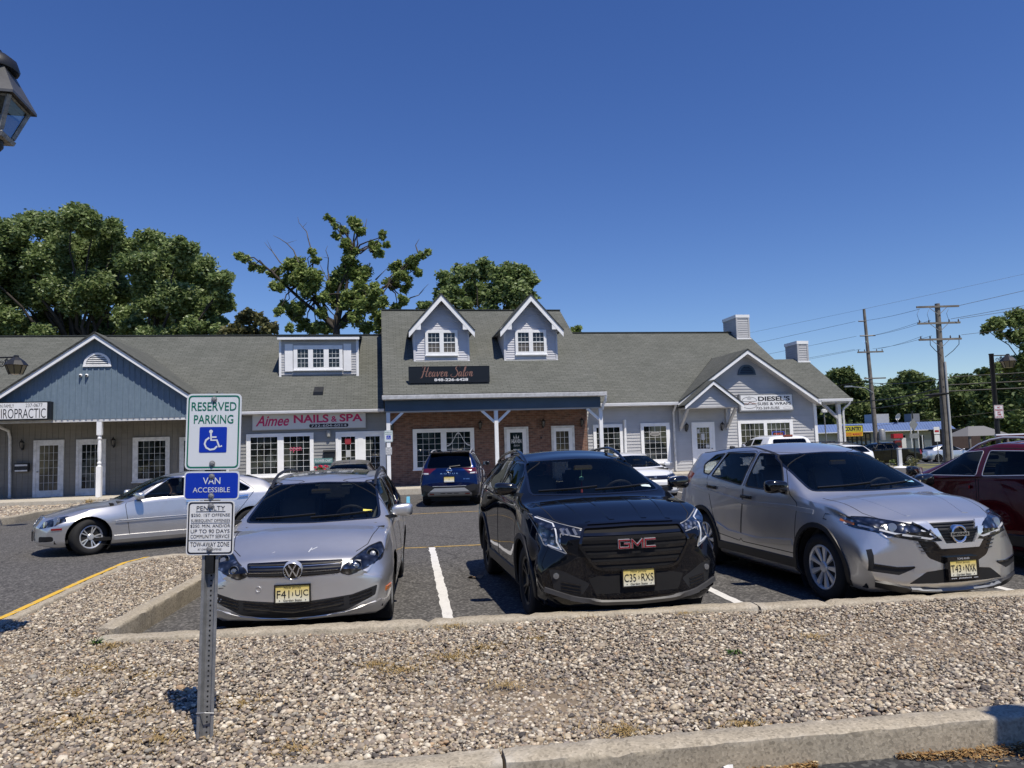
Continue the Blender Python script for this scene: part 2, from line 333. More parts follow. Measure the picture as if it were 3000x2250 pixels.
def ico(level):
    bm = bmesh.new(); bmesh.ops.create_icosphere(bm, subdivisions=level, radius=1); bm.verts.ensure_lookup_table()
    v = np.array([q.co[:] for q in bm.verts]); f = np.array([[q.index for q in fc.verts] for fc in bm.faces]); bm.free(); return v, f
def in_poly(X, Y, poly):
    c = np.zeros(len(X), bool); j = len(poly) - 1
    for i in range(len(poly)):
        xi, yi = poly[i]; xj, yj = poly[j]; yj = yj + 1e-9 if yj == yi else yj
        t = ((yi > Y) != (yj > Y)) & (X < (xj - xi) * (Y - yi) / (yj - yi) + xi); c ^= t; j = i
    return c
def tri_mesh(name, V, Fc, mt, smooth=True):
    me = bpy.data.meshes.new(name); k = Fc.shape[1]; me.vertices.add(len(V)); me.vertices.foreach_set('co', V.astype(np.float32).ravel()); me.loops.add(Fc.size); me.loops.foreach_set('vertex_index', Fc.astype(np.int32).ravel())
    me.polygons.add(len(Fc)); me.polygons.foreach_set('loop_start', np.arange(0, Fc.size, k, dtype=np.int32)); me.polygons.foreach_set('use_smooth', np.full(len(Fc), smooth))
    me.update(calc_edges=True); return link_mesh(name, me, mt)
def rot_mats(n, tilt):
    a = rng.uniform(0, 2*np.pi, n); ca, sa = np.cos(a), np.sin(a); Rz = np.zeros((n, 3, 3)); Rz[:, 0, 0] = ca; Rz[:, 0, 1] = -sa; Rz[:, 1, 0] = sa; Rz[:, 1, 1] = ca; Rz[:, 2, 2] = 1
    b = rng.normal(0, tilt, n); cb, sb = np.cos(b), np.sin(b); Rx = np.zeros((n, 3, 3)); Rx[:, 0, 0] = 1; Rx[:, 1, 1] = cb; Rx[:, 1, 2] = -sb; Rx[:, 2, 1] = sb; Rx[:, 2, 2] = cb
    c = rng.uniform(0, 2*np.pi, n); cc, sc = np.cos(c), np.sin(c); Rc = np.zeros((n, 3, 3)); Rc[:, 0, 0] = cc; Rc[:, 0, 1] = -sc; Rc[:, 1, 0] = sc; Rc[:, 1, 1] = cc; Rc[:, 2, 2] = 1
    return np.einsum('nij,njk,nkl->nil', Rc, Rx, Rz)
sp = [(-3.1, 5.7, .13, .26, 1.3), (-2.7, 4.6, .13, .28, 1.3), (-.5, 5.75, .13, .2, 1.1), (-2.6, 5.5, .13, .22, 1.3), (-2.95, 5.15, .13, .16, 1), (-1.75, 4.85, .13, .2, 1.0), (-2.3, 4.75, .13, .18, .9), (-1.05, 5.6, .13, .15, .9), (-.85, 5.45, .13, .18, .8), (-.25, 6.0, .13, .16, .8), (-.6, 6.72, .13, .12, .6), (.6, 6.9, .13, .12, .5), (1.5, 6.95, .13, .15, .5), (-3.4, 6.4, .13, .14, .8), (-.1, 5.05, .13, .12, .5), (.15, 6.2, .13, .12, .5), (.55, 4.2, .13, .12, .9), (1.2, 4.25, .13, .10, .5), (-2.0, 4.3, .13, .3, .9), (-1.2, 4.1, .13, .2, .6), (2.3, 6.0, .13, .1, .4)]
def stones(name, poly, dens, z, size, level, cond=None):
    P = np.array(poly); lo, hi = P.min(0), P.max(0); n = int(dens * np.prod(hi - lo)); X = rng.uniform(lo[0], hi[0], n); Y = rng.uniform(lo[1], hi[1], n); k = in_poly(X, Y, poly)
    if cond is not None: k &= cond(X, Y)
    X, Y = X[k], Y[k]; n = len(X); bv, bf = ico(level)
    s = np.exp(rng.normal(np.log(size), .34, n)); d_ = np.sin(X * 2.1 + 1.3 * np.sin(Y * 1.7)) * np.sin(Y * 2.9 - .8 * X) + .5 * np.sin(X * 5.3) * np.sin(Y * 4.1 + X)
    bare = np.zeros(n, bool)
    for bx, by, _, br, bk in sp: bare |= ((X - bx) ** 2 + ((Y - by) * 1.4) ** 2 < (br * 1.0) ** 2)
    keep = rng.uniform(0, 1, n) > np.where(bare, .45, np.clip((d_ - .75) * .5, 0, .35)); X, Y, s = X[keep], Y[keep], s[keep]; n = len(X); S = np.stack([s, s * rng.uniform(.6, .95, n), s * rng.uniform(.42, .72, n)], 1); Rm = rot_mats(n, .30)
    V = bv[None] * S[:, None, :]; V = V * (1 + rng.normal(0, .10, (n, len(bv), 1))); V = np.einsum('nij,nvj->nvi', Rm, V)
    mound = .012 * np.sin(X * 1.7 + Y) + .010 * np.sin(Y * 2.3 - X * .8); zc = z + mound + rng.uniform(-.012, .018, n)
    V += np.stack([X, Y, zc], 1)[:, None, :]; Fc = (bf[None] + (np.arange(n) * len(bv))[:, None, None]).reshape(-1, 3)
    return V.reshape(-1, 3), Fc
vis = lambda X, Y: (np.abs(X + .0) < .78 * Y + 1.5)
A = stones('near', main, 5700, .113, .0112, 2, lambda X, Y: vis(X, Y) & (Y < 4.9)); B_ = stones('far', main, 4900, .113, .0120, 1, lambda X, Y: vis(X, Y) & (Y >= 4.9)); Cc = stones('left', left, 600, .12, .034, 1, lambda X, Y: X > -22)
V = np.concatenate([A[0], B_[0], Cc[0]]); Fc = np.concatenate([A[1], B_[1] + len(A[0]), Cc[1] + len(A[0]) + len(B_[0])])
o = tri_mesh('gravel', V, Fc, M['stone']); tag(o, 'tan, grey and cream river stones spread over the beds', kind='stuff')
# dry tufts, litter, weed
def blades(spots, n, h, spread, name, cols, flat=.5, w_=.003):
    vs = []; fs = []
    for x, y, z, r, k in spots:
        for _ in range(int(n * k)):
            a = rng.uniform(0, 6.28); d = abs(rng.normal(0, r)); b = np.array([x + d * math.cos(a), y + d * .7 * math.sin(a), z]); t = rng.normal(0, 1, 3); t[2] = abs(t[2]) * (1 - flat) + .15; t /= np.linalg.norm(t); L_ = h * rng.uniform(.4, 1.2)
            s = np.cross(t, [0, 0, 1]); s = s / (np.linalg.norm(s) + 1e-6) * w_; i = len(vs); m_ = b + t * L_ * .6; e = b + t * L_ + np.array([0, 0, -L_ * .25]); vs += [b - s, b + s, m_ + s * .8, m_ - s * .8, e]; fs += [(i, i+1, i+2, i+3), (i+3, i+2, i+4)]
    me = bpy.data.meshes.new(name); me.from_pydata([tuple(v) for v in vs], [], fs); me.update(); return link_mesh(name, me, cols)
def island_mat(name, stops, rough=.9, trans=0.0):
    m = NT(name); ge = m.n('ShaderNodeNewGeometry'); c = m.ramp(ge.outputs['Random Per Island'], stops); m.col(c); m.set(rough, spec=.25)
    if trans:
        tl = m.n('ShaderNodeBsdfTranslucent'); m.l(c, tl.inputs[0]); mx = m.n('ShaderNodeMixShader'); mx.inputs[0].default_value = trans; m.l(m.b.outputs[0], mx.inputs[1]); m.l(tl.outputs[0], mx.inputs[2]); m.l(mx.outputs[0], m.out.inputs[0])
    return m.m
M['straw'] = island_mat('dry_straw', [(0, (.30, .20, .08)), (.5, (.42, .30, .13)), (1, (.20, .15, .06))]); M['green_blade'] = island_mat('weed_green', [(0, (.04, .09, .02)), (1, (.08, .14, .03))])
o = blades(sp, 260, .06, .2, 'dry_grass', M['straw'], .72, .0022); tag(o, 'wisps of dried straw coloured grass between the stones', kind='stuff')
o = blades([(-14.6, 25.9, .2, .12, 1)], 60, .35, .1, 'dry_grass', M['straw'], .2, .006); tag(o, 'dry reddish grass tuft at the porch edge', 'grass')
for x, y, z, lab in ((-3.58, 6.5, .13, 'small green weed at the outer corner of the stone bed kerb'), (1.55, 5.62, .13, 'tiny green sprig among the stones below the black vehicle')):
    o = blades([(0, 0, 0, .03, 1)], 36, .10 if x < 0 else .06, .03, 'weed', M['green_blade'], .35, .005); o.location = (x, y, z); tag(o, lab, 'weed')
# leaf litter lying along the near kerb
def litter(n, fn, sz):
    vs = []; fs = []
    for _ in range(n):
        x, y = fn(); a = rng.uniform(0, 6.28); s = sz * rng.uniform(.4, 1.4); z = .004 + abs(rng.normal(0, .010)); t = rng.normal(0, .35, 2); c_, s_ = math.cos(a) * s, math.sin(a) * s; i = len(vs)
        for p, q in ((-1, -.28), (1, -.2), (.8, .3), (-.7, .25)): vs.append((x + p * c_ - q * s_, y + p * s_ + q * c_, z + p * s * t[0] * .5 + q * s * t[1]))
        fs.append((i, i+1, i+2, i+3))
    return vs, fs
def kf_():
    u = rng.uniform(); x = rng.uniform(.72, 1.5) if u < .5 else rng.uniform(1.95, 3.0); c_ = (1.1, .40) if u < .5 else (2.45, .5); d = abs(rng.normal(0, .5)) * max(.02, .12 * (1 - ((x - c_[0]) / c_[1]) ** 2)); return x, nf(x) - .012 - d
vs, fs = litter(5200, kf_, .0105); me = bpy.data.meshes.new('leaf_litter'); me.from_pydata(vs, [], fs); me.update(); M['litter'] = island_mat('brown_litter', [(0, (.09, .045, .02)), (.3, (.22, .12, .045)), (.6, (.36, .23, .09)), (.85, (.16, .09, .04)), (1, (.55, .45, .28))]); o = link_mesh('leaf_litter', me, M['litter']); tag(o, 'brown leaf crumbs gathered along the foot of the near kerb', kind='stuff')
for x, y, z, r, lab in ((-.56, 10.16, LOTZ + .02, .10, 'curled brown leaf on the asphalt between two parking lines'), (1.02, 3.93, .03, .035, 'pale scrap of paper in the leaf crumbs by the near kerb')):
    mb = MB(); q = [(r * math.cos(a) * (1 + .25 * math.sin(3 * a)), r * .5 * math.sin(a), .02 * math.sin(2 * a)) for a in np.linspace(0, 6.28, 12)[:-1]]; mb.add(q, [tuple(range(11))]).add([(x_, y_, z_ - .004) for x_, y_, z_ in q], [tuple(range(11))])
    o = mb.build('fallen_leaf' if r > .05 else 'paper_scrap', mat('leaf_tan', (.30, .20, .12), .8) if r > .05 else mat('paper', (.7, .7, .68), .7)); o.location = (x, y, z); tag(o, lab, 'leaf' if r > .05 else 'litter')
# ------------------------------------------------------------------ the shopping strip
def siding_mat(name, c, var=0.10):
    m = NT(name); v = m.coord('Object', (0.6, 0.6, 7)); f = m.noise(v, 2.0, 5, .7)
    f2 = m.noise(m.coord('Object', (1, 1, 1)), .7, 3)
    a = m.ramp(f, [(.3, tuple(x * (1 - var) for x in c)), (.7, tuple(x * (1 + var) for x in c))])
    m.col(m.mix(.5, a, m.ramp(f2, [(.35, tuple(x * .72 for x in c)), (.65, tuple(x * 1.1 for x in c))]))); m.set(.6); return m.m
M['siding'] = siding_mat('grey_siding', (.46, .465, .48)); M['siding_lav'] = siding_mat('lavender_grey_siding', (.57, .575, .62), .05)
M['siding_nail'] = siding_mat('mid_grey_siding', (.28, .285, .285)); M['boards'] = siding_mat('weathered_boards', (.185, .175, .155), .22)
def blue_boards():
    m = NT('blue_boards'); v = m.coord('Object', (6, 6, .6)); f = m.noise(v, 2.5, 6, .7); g = m.noise(m.coord(), 9, 4, .7)
    a = m.ramp(f, [(.25, (.11, .155, .205)), (.5, (.145, .20, .255)), (.75, (.185, .245, .30))])
    m.col(m.mix(.3, a, m.ramp(g, [(.35, (.10, .16, .22)), (.62, (.17, .245, .325)), (.75, (.32, .37, .42))]))); m.set(.75); m.bump(f, .2, .01); return m.m
M['blue_boards'] = blue_boards(); M['blue_fascia'] = siding_mat('slate_blue_fascia', (.058, .098, .15))
def shingles(name, ax):
    """courses across the slope; ax 'u': slope climbs along v (main roofs), 'v': slope climbs along u (cross gables)"""
    m = NT(name); tc = m.n('ShaderNodeTexCoord'); sp = m.n('ShaderNodeSeparateXYZ'); m.l(tc.outputs['Object'], sp.inputs[0])
    sc = m.n('ShaderNodeMath', operation='MULTIPLY'); sc.inputs[1].default_value = 1.85 if ax == 'u' else 1.72; m.l(sp.outputs[2], sc.inputs[0])
    cb = m.n('ShaderNodeCombineXYZ'); m.l(sp.outputs[0 if ax == 'u' else 1], cb.inputs[0]); m.l(sc.outputs[0], cb.inputs[1])
    br = m.n('ShaderNodeTexBrick', offset=.37, squash=1.0)
    for k, v in (('Scale', 1.0), ('Mortar Size', .016), ('Mortar Smooth', .3), ('Bias', 0.0), ('Brick Width', .30), ('Row Height', .145)): br.inputs[k].default_value = v
    br.inputs['Color1'].default_value = (0.090, 0.101, 0.090, 1); br.inputs['Color2'].default_value = (0.151, 0.166, 0.150, 1); br.inputs['Mortar'].default_value = (.022, .024, .021, 1)
    m.l(cb.outputs[0], br.inputs['Vector'])
    st = m.n('ShaderNodeMapping'); st.inputs['Scale'].default_value = (.8, 7, 1); m.l(cb.outputs[0], st.inputs[0])
    f = m.noise(st.outputs[0], 1.6, 5, .75); f2 = m.noise(cb.outputs[0], .35, 4)
    c = m.mix(.42, br.outputs['Color'], m.ramp(f, [(.3, (0.069, 0.079, 0.068)), (.5, (0.118, 0.130, 0.117)), (.72, (0.207, 0.220, 0.205))]))
    c = m.mix(.3, c, m.ramp(f2, [(.35, (0.084, 0.094, 0.083)), (.65, (0.148, 0.160, 0.146))])); c = m.mix(1.0, c, (1.04, .985, .99), 'MULTIPLY'); m.col(c); m.set(.92, spec=.2)
    # courses cast a fine step
    fr = m.n('ShaderNodeMath', operation='FRACT'); dv = m.n('ShaderNodeMath', operation='DIVIDE'); dv.inputs[1].default_value = .145; m.l(sc.outputs[0], dv.inputs[0]); m.l(dv.outputs[0], fr.inputs[0])
    m.bump(fr.outputs[0], .9, .03); return m.m
M['shingle'] = shingles('roof_shingles', 'u'); M['shingle_x'] = shingles('roof_shingles_cross', 'v')
def brick():
    m = NT('red_brick'); tc = m.n('ShaderNodeTexCoord'); sp = m.n('ShaderNodeSeparateXYZ'); m.l(tc.outputs['Object'], sp.inputs[0])
    cb = m.n('ShaderNodeCombineXYZ'); m.l(sp.outputs[0], cb.inputs[0]); m.l(sp.outputs[2], cb.inputs[1]); v = cb.outputs[0]
    br = m.n('ShaderNodeTexBrick', offset=.5)
    for k, x in (('Scale', 1.0), ('Mortar Size', .008), ('Mortar Smooth', .1), ('Bias', -.1), ('Brick Width', .225), ('Row Height', .080)): br.inputs[k].default_value = x
    br.inputs['Color1'].default_value = (0.238, 0.089, 0.055, 1); br.inputs['Color2'].default_value = (0.098, 0.043, 0.033, 1); br.inputs['Mortar'].default_value = (0.238, 0.209, 0.182, 1)
    m.l(v, br.inputs['Vector']); f = m.noise(v, 5, 5, .7)
    sn = m.n('ShaderNodeMapping'); sn.inputs['Scale'].default_value = (4.44, 12.5, 1); m.l(v, sn.inputs[0]); wn = m.n('ShaderNodeTexNoise'); wn.inputs['Scale'].default_value = 1.0; wn.inputs['Detail'].default_value = 0; m.l(sn.outputs[0], wn.inputs['Vector'])
    c = m.mix(.35, br.outputs['Color'], m.ramp(wn.outputs['Fac'], [(.35, (.06, .03, .026)), (.5, (.20, .085, .055)), (.68, (.36, .21, .15))])); c = m.mix(.32, c, m.ramp(f, [(.3, (.05, .04, .034)), (.7, (.22, .18, .15))])); m.col(c); m.set(.9)
    m.bump(br.outputs['Fac'], -.4, .01); return m.m
M['brick'] = brick()
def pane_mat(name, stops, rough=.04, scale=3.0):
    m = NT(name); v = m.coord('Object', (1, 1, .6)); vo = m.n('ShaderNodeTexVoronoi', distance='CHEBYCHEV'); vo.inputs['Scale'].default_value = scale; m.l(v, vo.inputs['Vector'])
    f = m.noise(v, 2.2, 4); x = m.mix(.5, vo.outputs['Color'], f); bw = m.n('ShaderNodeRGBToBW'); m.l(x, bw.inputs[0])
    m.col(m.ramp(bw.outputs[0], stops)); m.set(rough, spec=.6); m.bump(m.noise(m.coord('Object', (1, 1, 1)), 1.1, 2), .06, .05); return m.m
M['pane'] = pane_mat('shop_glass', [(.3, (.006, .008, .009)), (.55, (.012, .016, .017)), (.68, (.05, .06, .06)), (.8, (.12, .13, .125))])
M['pane_blind'] = pane_mat('glass_over_curtain', [(.3, (.05, .045, .036)), (.6, (.10, .09, .07)), (.8, (.16, .14, .11))], .06, 5)
M['pane_teal'] = pane_mat('salon_glass', [(.3, (.006, .011, .014)), (.55, (.014, .026, .03)), (.68, (.04, .06, .065)), (.8, (.10, .12, .12))])
M['soffit'] = mat('soffit', (.50, .50, .51), .8, var=.06); M['neon_pink'] = emis('pink_neon', (.9, .12, .25), .55); M['neon_blue'] = emis('blue_neon', (.04, .08, .9), .7); M['neon_red'] = emis('red_neon', (.95, .08, .05), .7)

class Bld:
    def __init__(s, u0, label, cat='building', name='shop_building'):
        s.u0 = u0; s.root = empty(name, Wp(u0, 0), TH, label, cat)
    def part(s, mb, name, mt, bevel=0, smooth=None, parent=None):
        mb.v = [(x - s.u0, y, z) for x, y, z in mb.v]; return mb.build(name, mt, parent or s.root, bevel, smooth=smooth)
    def clap(s, name, mt, v, z0, z1, lim, pitch=.14, parent=None):
        """lapped boards; lim(z) -> (ua, ub)"""
        mb = MB(); z = z0
        while z < z1 - 1e-3:
            zt = min(z + pitch, z1); a0, b0 = lim(z); a1, b1 = lim(zt)
            if b0 - a0 > .02:
                mb.add([(a0, v - .026, z), (b0, v - .026, z), (b1, v - .003, zt), (a1, v - .003, zt), (a0, v + .0, z), (b0, v + .0, z)], [(0, 1, 2, 3), (4, 5, 1, 0)])
            z = zt
        mb.v = [(x - s.u0, y, zz) for x, y, zz in mb.v]
        me = bpy.data.meshes.new(name); me.from_pydata(mb.v, [], mb.f); me.update(); return link_mesh(name, me, mt, parent or s.root)
    def window(s, outer, panes, v, name='window', glass=None, fm=None, proud=.07, bar=.010, parent=None):
        u0, u1, z0, z1 = outer; mb = MB(); v0, v1 = v - proud, v + .02; pz0, pz1 = min(p[2] for p in panes), max(p[3] for p in panes)
        mb.box(u0, u1, v0, v1, pz1, z1).box(u0, u1, v0, v1, z0, pz0); ps = sorted(panes); cur = u0
        for p in ps: mb.box(cur, p[0], v0, v1, pz0, pz1); cur = p[1]
        mb.box(cur, u1, v0, v1, pz0, pz1); mb.box(u0 - .03, u1 + .03, v0 - .035, v0 - .001, z0 - .0, z0 + .05); gl = MB()
        for p in ps:
            a, b, c, d, nx, ny = p[:6]; gl.add([(a, v - .030, c), (b, v - .030, c), (b, v - .030, d), (a, v - .030, d)], [(0, 1, 2, 3)])
            for i in range(1, nx): x = a + (b - a) * i / nx; mb.box(x - bar / 2, x + bar / 2, v - .048, v - .032, c, d)
            for i in range(1, ny): z = c + (d - c) * i / ny; mb.box(a, b, v - .046, v - .0325, z - bar / 2, z + bar / 2)
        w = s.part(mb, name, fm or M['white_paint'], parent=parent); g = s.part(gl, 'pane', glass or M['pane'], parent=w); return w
    def door(s, u0, u1, z0, z1, gr, nx, ny, v, glass=None, knob='l', dm=None, fm=None):
        fw = .10; fr = MB().box(u0, u0 + fw, v - .07, v + .02, z0, z1).box(u1 - fw, u1, v - .07, v + .02, z0, z1).box(u0 + fw, u1 - fw, v - .07, v + .02, z1 - fw, z1).box(u0 + fw, u1 - fw, v - .08, v + .02, z0, z0 + .03)
        f = s.part(fr, 'door_frame', fm or M['white_worn']); a, b, c, d = gr; A, B_, Z = u0 + fw, u1 - fw, z1 - fw; y0, y1 = v - .050, v + .01
        sl = MB().box(A, a, y0, y1, z0 + .03, Z).box(b, B_, y0, y1, z0 + .03, Z).box(a, b, y0, y1, d, Z).box(a, b, y0, y1, z0 + .03, c)
        for i in range(1, nx): x = a + (b - a) * i / nx; sl.box(x - .005, x + .005, v - .046, v - .030, c, d)
        for i in range(1, ny): z = c + (d - c) * i / ny; sl.box(a, b, v - .044, v - .0305, z - .005, z + .005)
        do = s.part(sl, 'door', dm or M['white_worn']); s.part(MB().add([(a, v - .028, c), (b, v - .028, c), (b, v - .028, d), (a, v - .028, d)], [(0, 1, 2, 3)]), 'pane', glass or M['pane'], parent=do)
        x = A + .07 if knob == 'l' else B_ - .07; k = MB().lathe([(.026, -.05), (.026, -.06), (.012, -.065), (.012, -.09), (.03, -.095), (.03, -.115), (0, -.122)], (x, v, z0 + .98), 10, 'y')
        s.part(k, 'handle', M['galv'], smooth=50, parent=do); return do
    def roof(s, name, pts, mt, th=.06):
        """one sloping plane given by its corner points, with a little thickness"""
        n = len(pts); mb = MB(); P = [Vector(p) for p in pts]; nn = (P[1] - P[0]).cross(P[-1] - P[0]).normalized(); nn = nn if nn.z > 0 else -nn
        mb.add(P + [p - nn * th for p in P], [tuple(range(n)), tuple(range(2*n-1, n-1, -1))] + [(i, n+i, n+(i+1) % n, (i+1) % n) for i in range(n)])
        return s.part(mb, name, mt)
def gutter_mb(u0, u1, v, z0, z1, mb=None):
    return (mb or MB()).prism([(v, z0), (v + .11, z0), (v + .11, z1), (v - .02, z1), (v - .02, z1 - .035)], u1 - u0, 'x', u0)
def hipvent(bld, u, z, r, v, mt_f, mt_l):
    mb = MB(); pr = [(u + (r + .05) * math.cos(a), z + (r + .05) * math.sin(a)) for a in np.linspace(0, math.pi, 15)]; pi_ = [(u + (r - .03) * math.cos(a), z + (r - .03) * math.sin(a) ) for a in np.linspace(0, math.pi, 15)]
    n = 15
    for yy in (0,):
        vs = [(x, v - .05, zz) for x, zz in pr] + [(x, v - .05, zz) for x, zz in pi_] + [(x, v, zz) for x, zz in pr] + [(x, v, zz) for x, zz in pi_]
        fs = []
        for i in range(n - 1): fs += [(i, i+1, n+i+1, n+i), (i, 2*n+i, 2*n+i+1, i+1), (n+i, n+i+1, 3*n+i+1, 3*n+i)]
        mb.add(vs, fs)
    mb.box(u - r - .06, u + r + .06, v - .06, v, z - .05, z); f = bld.part(mb, 'gable_vent', mt_f); lv = MB(); k = 0
    zz = z + .01
    while zz < z + r - .06:
        w_ = math.sqrt(max(0, (r - .03) ** 2 - (zz - z + .03) ** 2)); lv.add([(u - w_, v - .04, zz), (u + w_, v - .04, zz), (u + w_, v - .006, zz + .06), (u - w_, v - .006, zz + .06)], [(0, 1, 2, 3)]); zz += .075
    bld.part(lv, 'louvre', mt_l, parent=f); bld.part(MB().add([(x, v - .003, zz) for x, zz in pi_], [tuple(range(15))]), 'vent_back', M['dark_void'], parent=f)
def rake(bld, apex, ends, v0, v1, h, mt, name='rake_board', cap=None):
    """pair of boards under the two slopes of a gable; apex (u,z), ends [(u,z),(u,z)]"""
    mb = MB(); au, az = apex
    for eu, ez in ends: mb.prism([(au, az), (eu, ez), (eu, ez - h), (au, az - h)] if eu > au else [(eu, ez), (au, az), (au, az - h), (eu, ez - h)], v1 - v0, 'y', v0)
    return bld.part(mb, name, mt)

# ---------- long wing with the blue gable and the nail studio
b = Bld(-8.0, 'long single storey shop wing with grey shingle roof, blue porch gable and shed dormer')
mb = MB().box(-24, -6.4, 2.0, 2.2, .2, 3.35)
for k in range(84): u = -23.9 + k * .21; mb.box(u, u + .035, 1.984, 1.999, .27, 3.16)
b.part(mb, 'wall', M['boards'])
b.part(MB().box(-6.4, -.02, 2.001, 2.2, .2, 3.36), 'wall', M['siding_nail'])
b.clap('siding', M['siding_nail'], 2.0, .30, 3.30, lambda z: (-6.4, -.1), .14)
b.part(MB().box(-6.46, -6.36, 1.93, 1.975, .27, 3.3), 'corner_board', M['white_worn'])
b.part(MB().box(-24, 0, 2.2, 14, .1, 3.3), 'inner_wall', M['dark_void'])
RZ, RV = 7.47, 7.9
b.roof('roof', [(-24, 1.50, 3.42), (-.16, 1.50, 3.42), (-.16, RV, RZ), (-24, RV, RZ)], M['shingle'])
b.roof('roof', [(-24, RV, RZ), (-.16, RV, RZ), (-.16, 14.3, 3.42), (-24, 14.3, 3.42)], M['shingle'])
b.part(MB().beam((-24, RV, RZ + .0), (-.16, RV, RZ + .0), .26, .05), 'ridge_cap', M['shingle'])
b.part(gutter_mb(-6.2, -.14, 1.44, 3.29, 3.40), 'gutter', M['white_paint']); b.part(MB().box(-6.3, -.05, 1.56, 1.98, 3.27, 3.285), 'soffit', M['soffit'])
# blue gable over the porch
GA = (-10.67, 6.38); gs = .70; gl, gr = -15.05, -6.29; zend = lambda u: GA[1] - gs * abs(u - GA[0])
mb = MB().prism([(gl + .05, 3.16), (gr - .05, 3.16), (gr - .05, zend(gr) - .06), (GA[0], GA[1] - .1), (gl + .05, zend(gl) - .06)], .10, 'y', -.06); k = 0; u = gl + .12
while u < gr - .1:
    mb.box(u, u + .05, -.083, -.059, 3.155, zend(u + .025) - .20 - .05 * (k % 2)); u += .205; k += 1
b.part(mb, 'gable_wall', M['blue_boards'])
rake(b, (GA[0], GA[1] - .05), [(gl - .15, zend(gl - .15) - .05), (gr + .15, zend(gr + .15) - .05)], -.36, -.32, .20, M['white_paint'])
b.part(MB().prism([(gl - .1, zend(gl - .1) - .16), (GA[0], GA[1] - .16), (gr + .1, zend(gr + .1) - .16), (gr + .1, zend(gr + .1) - .18), (GA[0], GA[1] - .18), (gl - .1, zend(gl - .1) - .18)], .24, 'y', -.31), 'rake_soffit', M['soffit'])
mv = lambda z: 1.50 + (z - 3.42) / .633
for s_, ue in ((1, gr + .2), (-1, gl - .2)):
    z = zend(ue); b.roof('roof', [(GA[0], -.40, GA[1]), (ue, -.40, z), (ue, max(1.5, mv(z)), z), (GA[0], mv(GA[1]), GA[1])], M['shingle_x'])
b.part(MB().box(gl + .1, gr - .1, .05, 1.98, 3.20, 3.24), 'porch_ceiling', M['soffit']); b.part(MB().box(gl + .05, gr - .05, -.05, .05, 3.06, 3.155).box(gr - .15, gr - .05, .05, 1.98, 3.06, 3.19), 'porch_beam', M['white_worn'])
hipvent(b, -10.65, 5.15, .43, -.06, M['white_paint'], M['white_worn'])
p = MB(); pu, pv = -10.57, .04
p.box(pu - .085, pu + .085, pv - .085, pv + .085, .27, 1.40).box(pu - .085, pu + .085, pv - .085, pv + .085, 2.56, 3.06)
p.lathe([(.08, 1.40), (.05, 1.46), (.075, 1.50), (.075, 1.54), (.05, 1.58), (.06, 1.66), (.072, 1.95), (.062, 2.25), (.05, 2.38), (.075, 2.42), (.075, 2.46), (.055, 2.50), (.08, 2.56)], (pu, pv, 0), 16)
b.part(p, 'porch_post', M['white_paint'])
b.door(-13.60, -12.51, .27, 2.47, (-13.38, -12.72, .52, 2.26), 4, 6, 2.0, M['pane_blind'], 'l'); b.door(-12.07, -10.99, .27, 2.46, (-11.86, -11.22, .54, 2.25), 4, 6, 2.0, None, 'r')
b.window((-10.0, -8.62, .68, 2.48), [(-9.80, -8.78, .84, 2.33, 5, 6)], 2.0, fm=M['white_worn']); b.window((-8.25, -6.85, .68, 2.45), [(-8.08, -7.02, .84, 2.30, 5, 6)], 2.0, fm=M['white_worn'])
b.window((-16.0, -14.85, .55, 2.75), [(-15.8, -15.05, .8, 2.55, 3, 5)], 2.0, fm=M['white_paint'])
b.part(MB().tube([(-15.1, 1.5, 3.12), (-14.75, 1.75, 3.02), (-14.46, 1.86, 2.86), (-14.42, 1.9, 2.6), (-14.38, 1.9, .4), (-14.34, 1.78, .32)], .055, 8), 'downspout', M['white_worn'], smooth=50)
# nail studio front
b.window((-5.69, -3.03, .70, 2.50), [(-5.52, -4.47, .87, 2.36, 4, 6), (-4.22, -3.18, .87, 2.36, 4, 6)], 2.0)
b.door(-2.14, -1.13, .27, 2.50, (-1.91, -1.35, .60, 2.29), 3, 6, 2.0, None, 'r', M['white_paint'], M['white_paint']); b.door(-1.13, -.10, .27, 2.50, (-.92, -.34, .60, 2.28), 3, 6, 2.0, None, 'l', M['white_paint'], M['white_paint'])
# neon lettering inside, seen through the panes
t = text_mb('open', -3.98, -3.52, 1.70, 1.92, origin=(0, 1.950, 0), off=0); b.part(t, 'neon_sign', M['neon_pink'])
t = MB().box(-1.76, -1.52, 1.946, 1.952, 1.98, 2.22); pn = b.part(t, 'door_notice', mat('red_notice', (.30, .03, .04), .5)); 
b.part(MB().box(-1.72, -1.55, 1.946, 1.952, 1.45, 1.72), 'door_notice', mat('paper_notice', (.45, .46, .47), .6))
# shed dormer
du0, du1, dv, dz0, dz1 = -4.64, -1.25, 4.1, 5.03, 6.70
b.clap('dormer_siding', M['siding'], dv, dz0 + .09, dz1 - .0, lambda z: (du0 + .06, du1 - .06), .115)
b.part(MB().prism([(dv + .005, dz0 - .05), (dv + .005, dz1), (7.3, 7.05)], .02, 'x', du1 - .03).prism([(dv + .005, dz0 - .05), (dv + .005, dz1), (7.3, 7.05)], .02, 'x', du0 + .01).box(du0 + .03, du1 - .03, dv + .005, dv + .03, dz0 - .05, dz1), 'dormer_wall', M['siding_nail'])
b.part(MB().box(du0 - .02, du0 + .075, dv - .045, dv + .004, dz0, dz1).box(du1 - .075, du1 + .02, dv - .045, dv + .004, dz0, dz1).box(du0 - .03, du1 + .03, dv - .05, dv + .003, dz0 - .08, dz0 + .0).beam((du1 + .012, dv, dz0), (du1 + .012, dv + .02, dz1), .05, .09), 'dormer_trim', M['white_paint'])
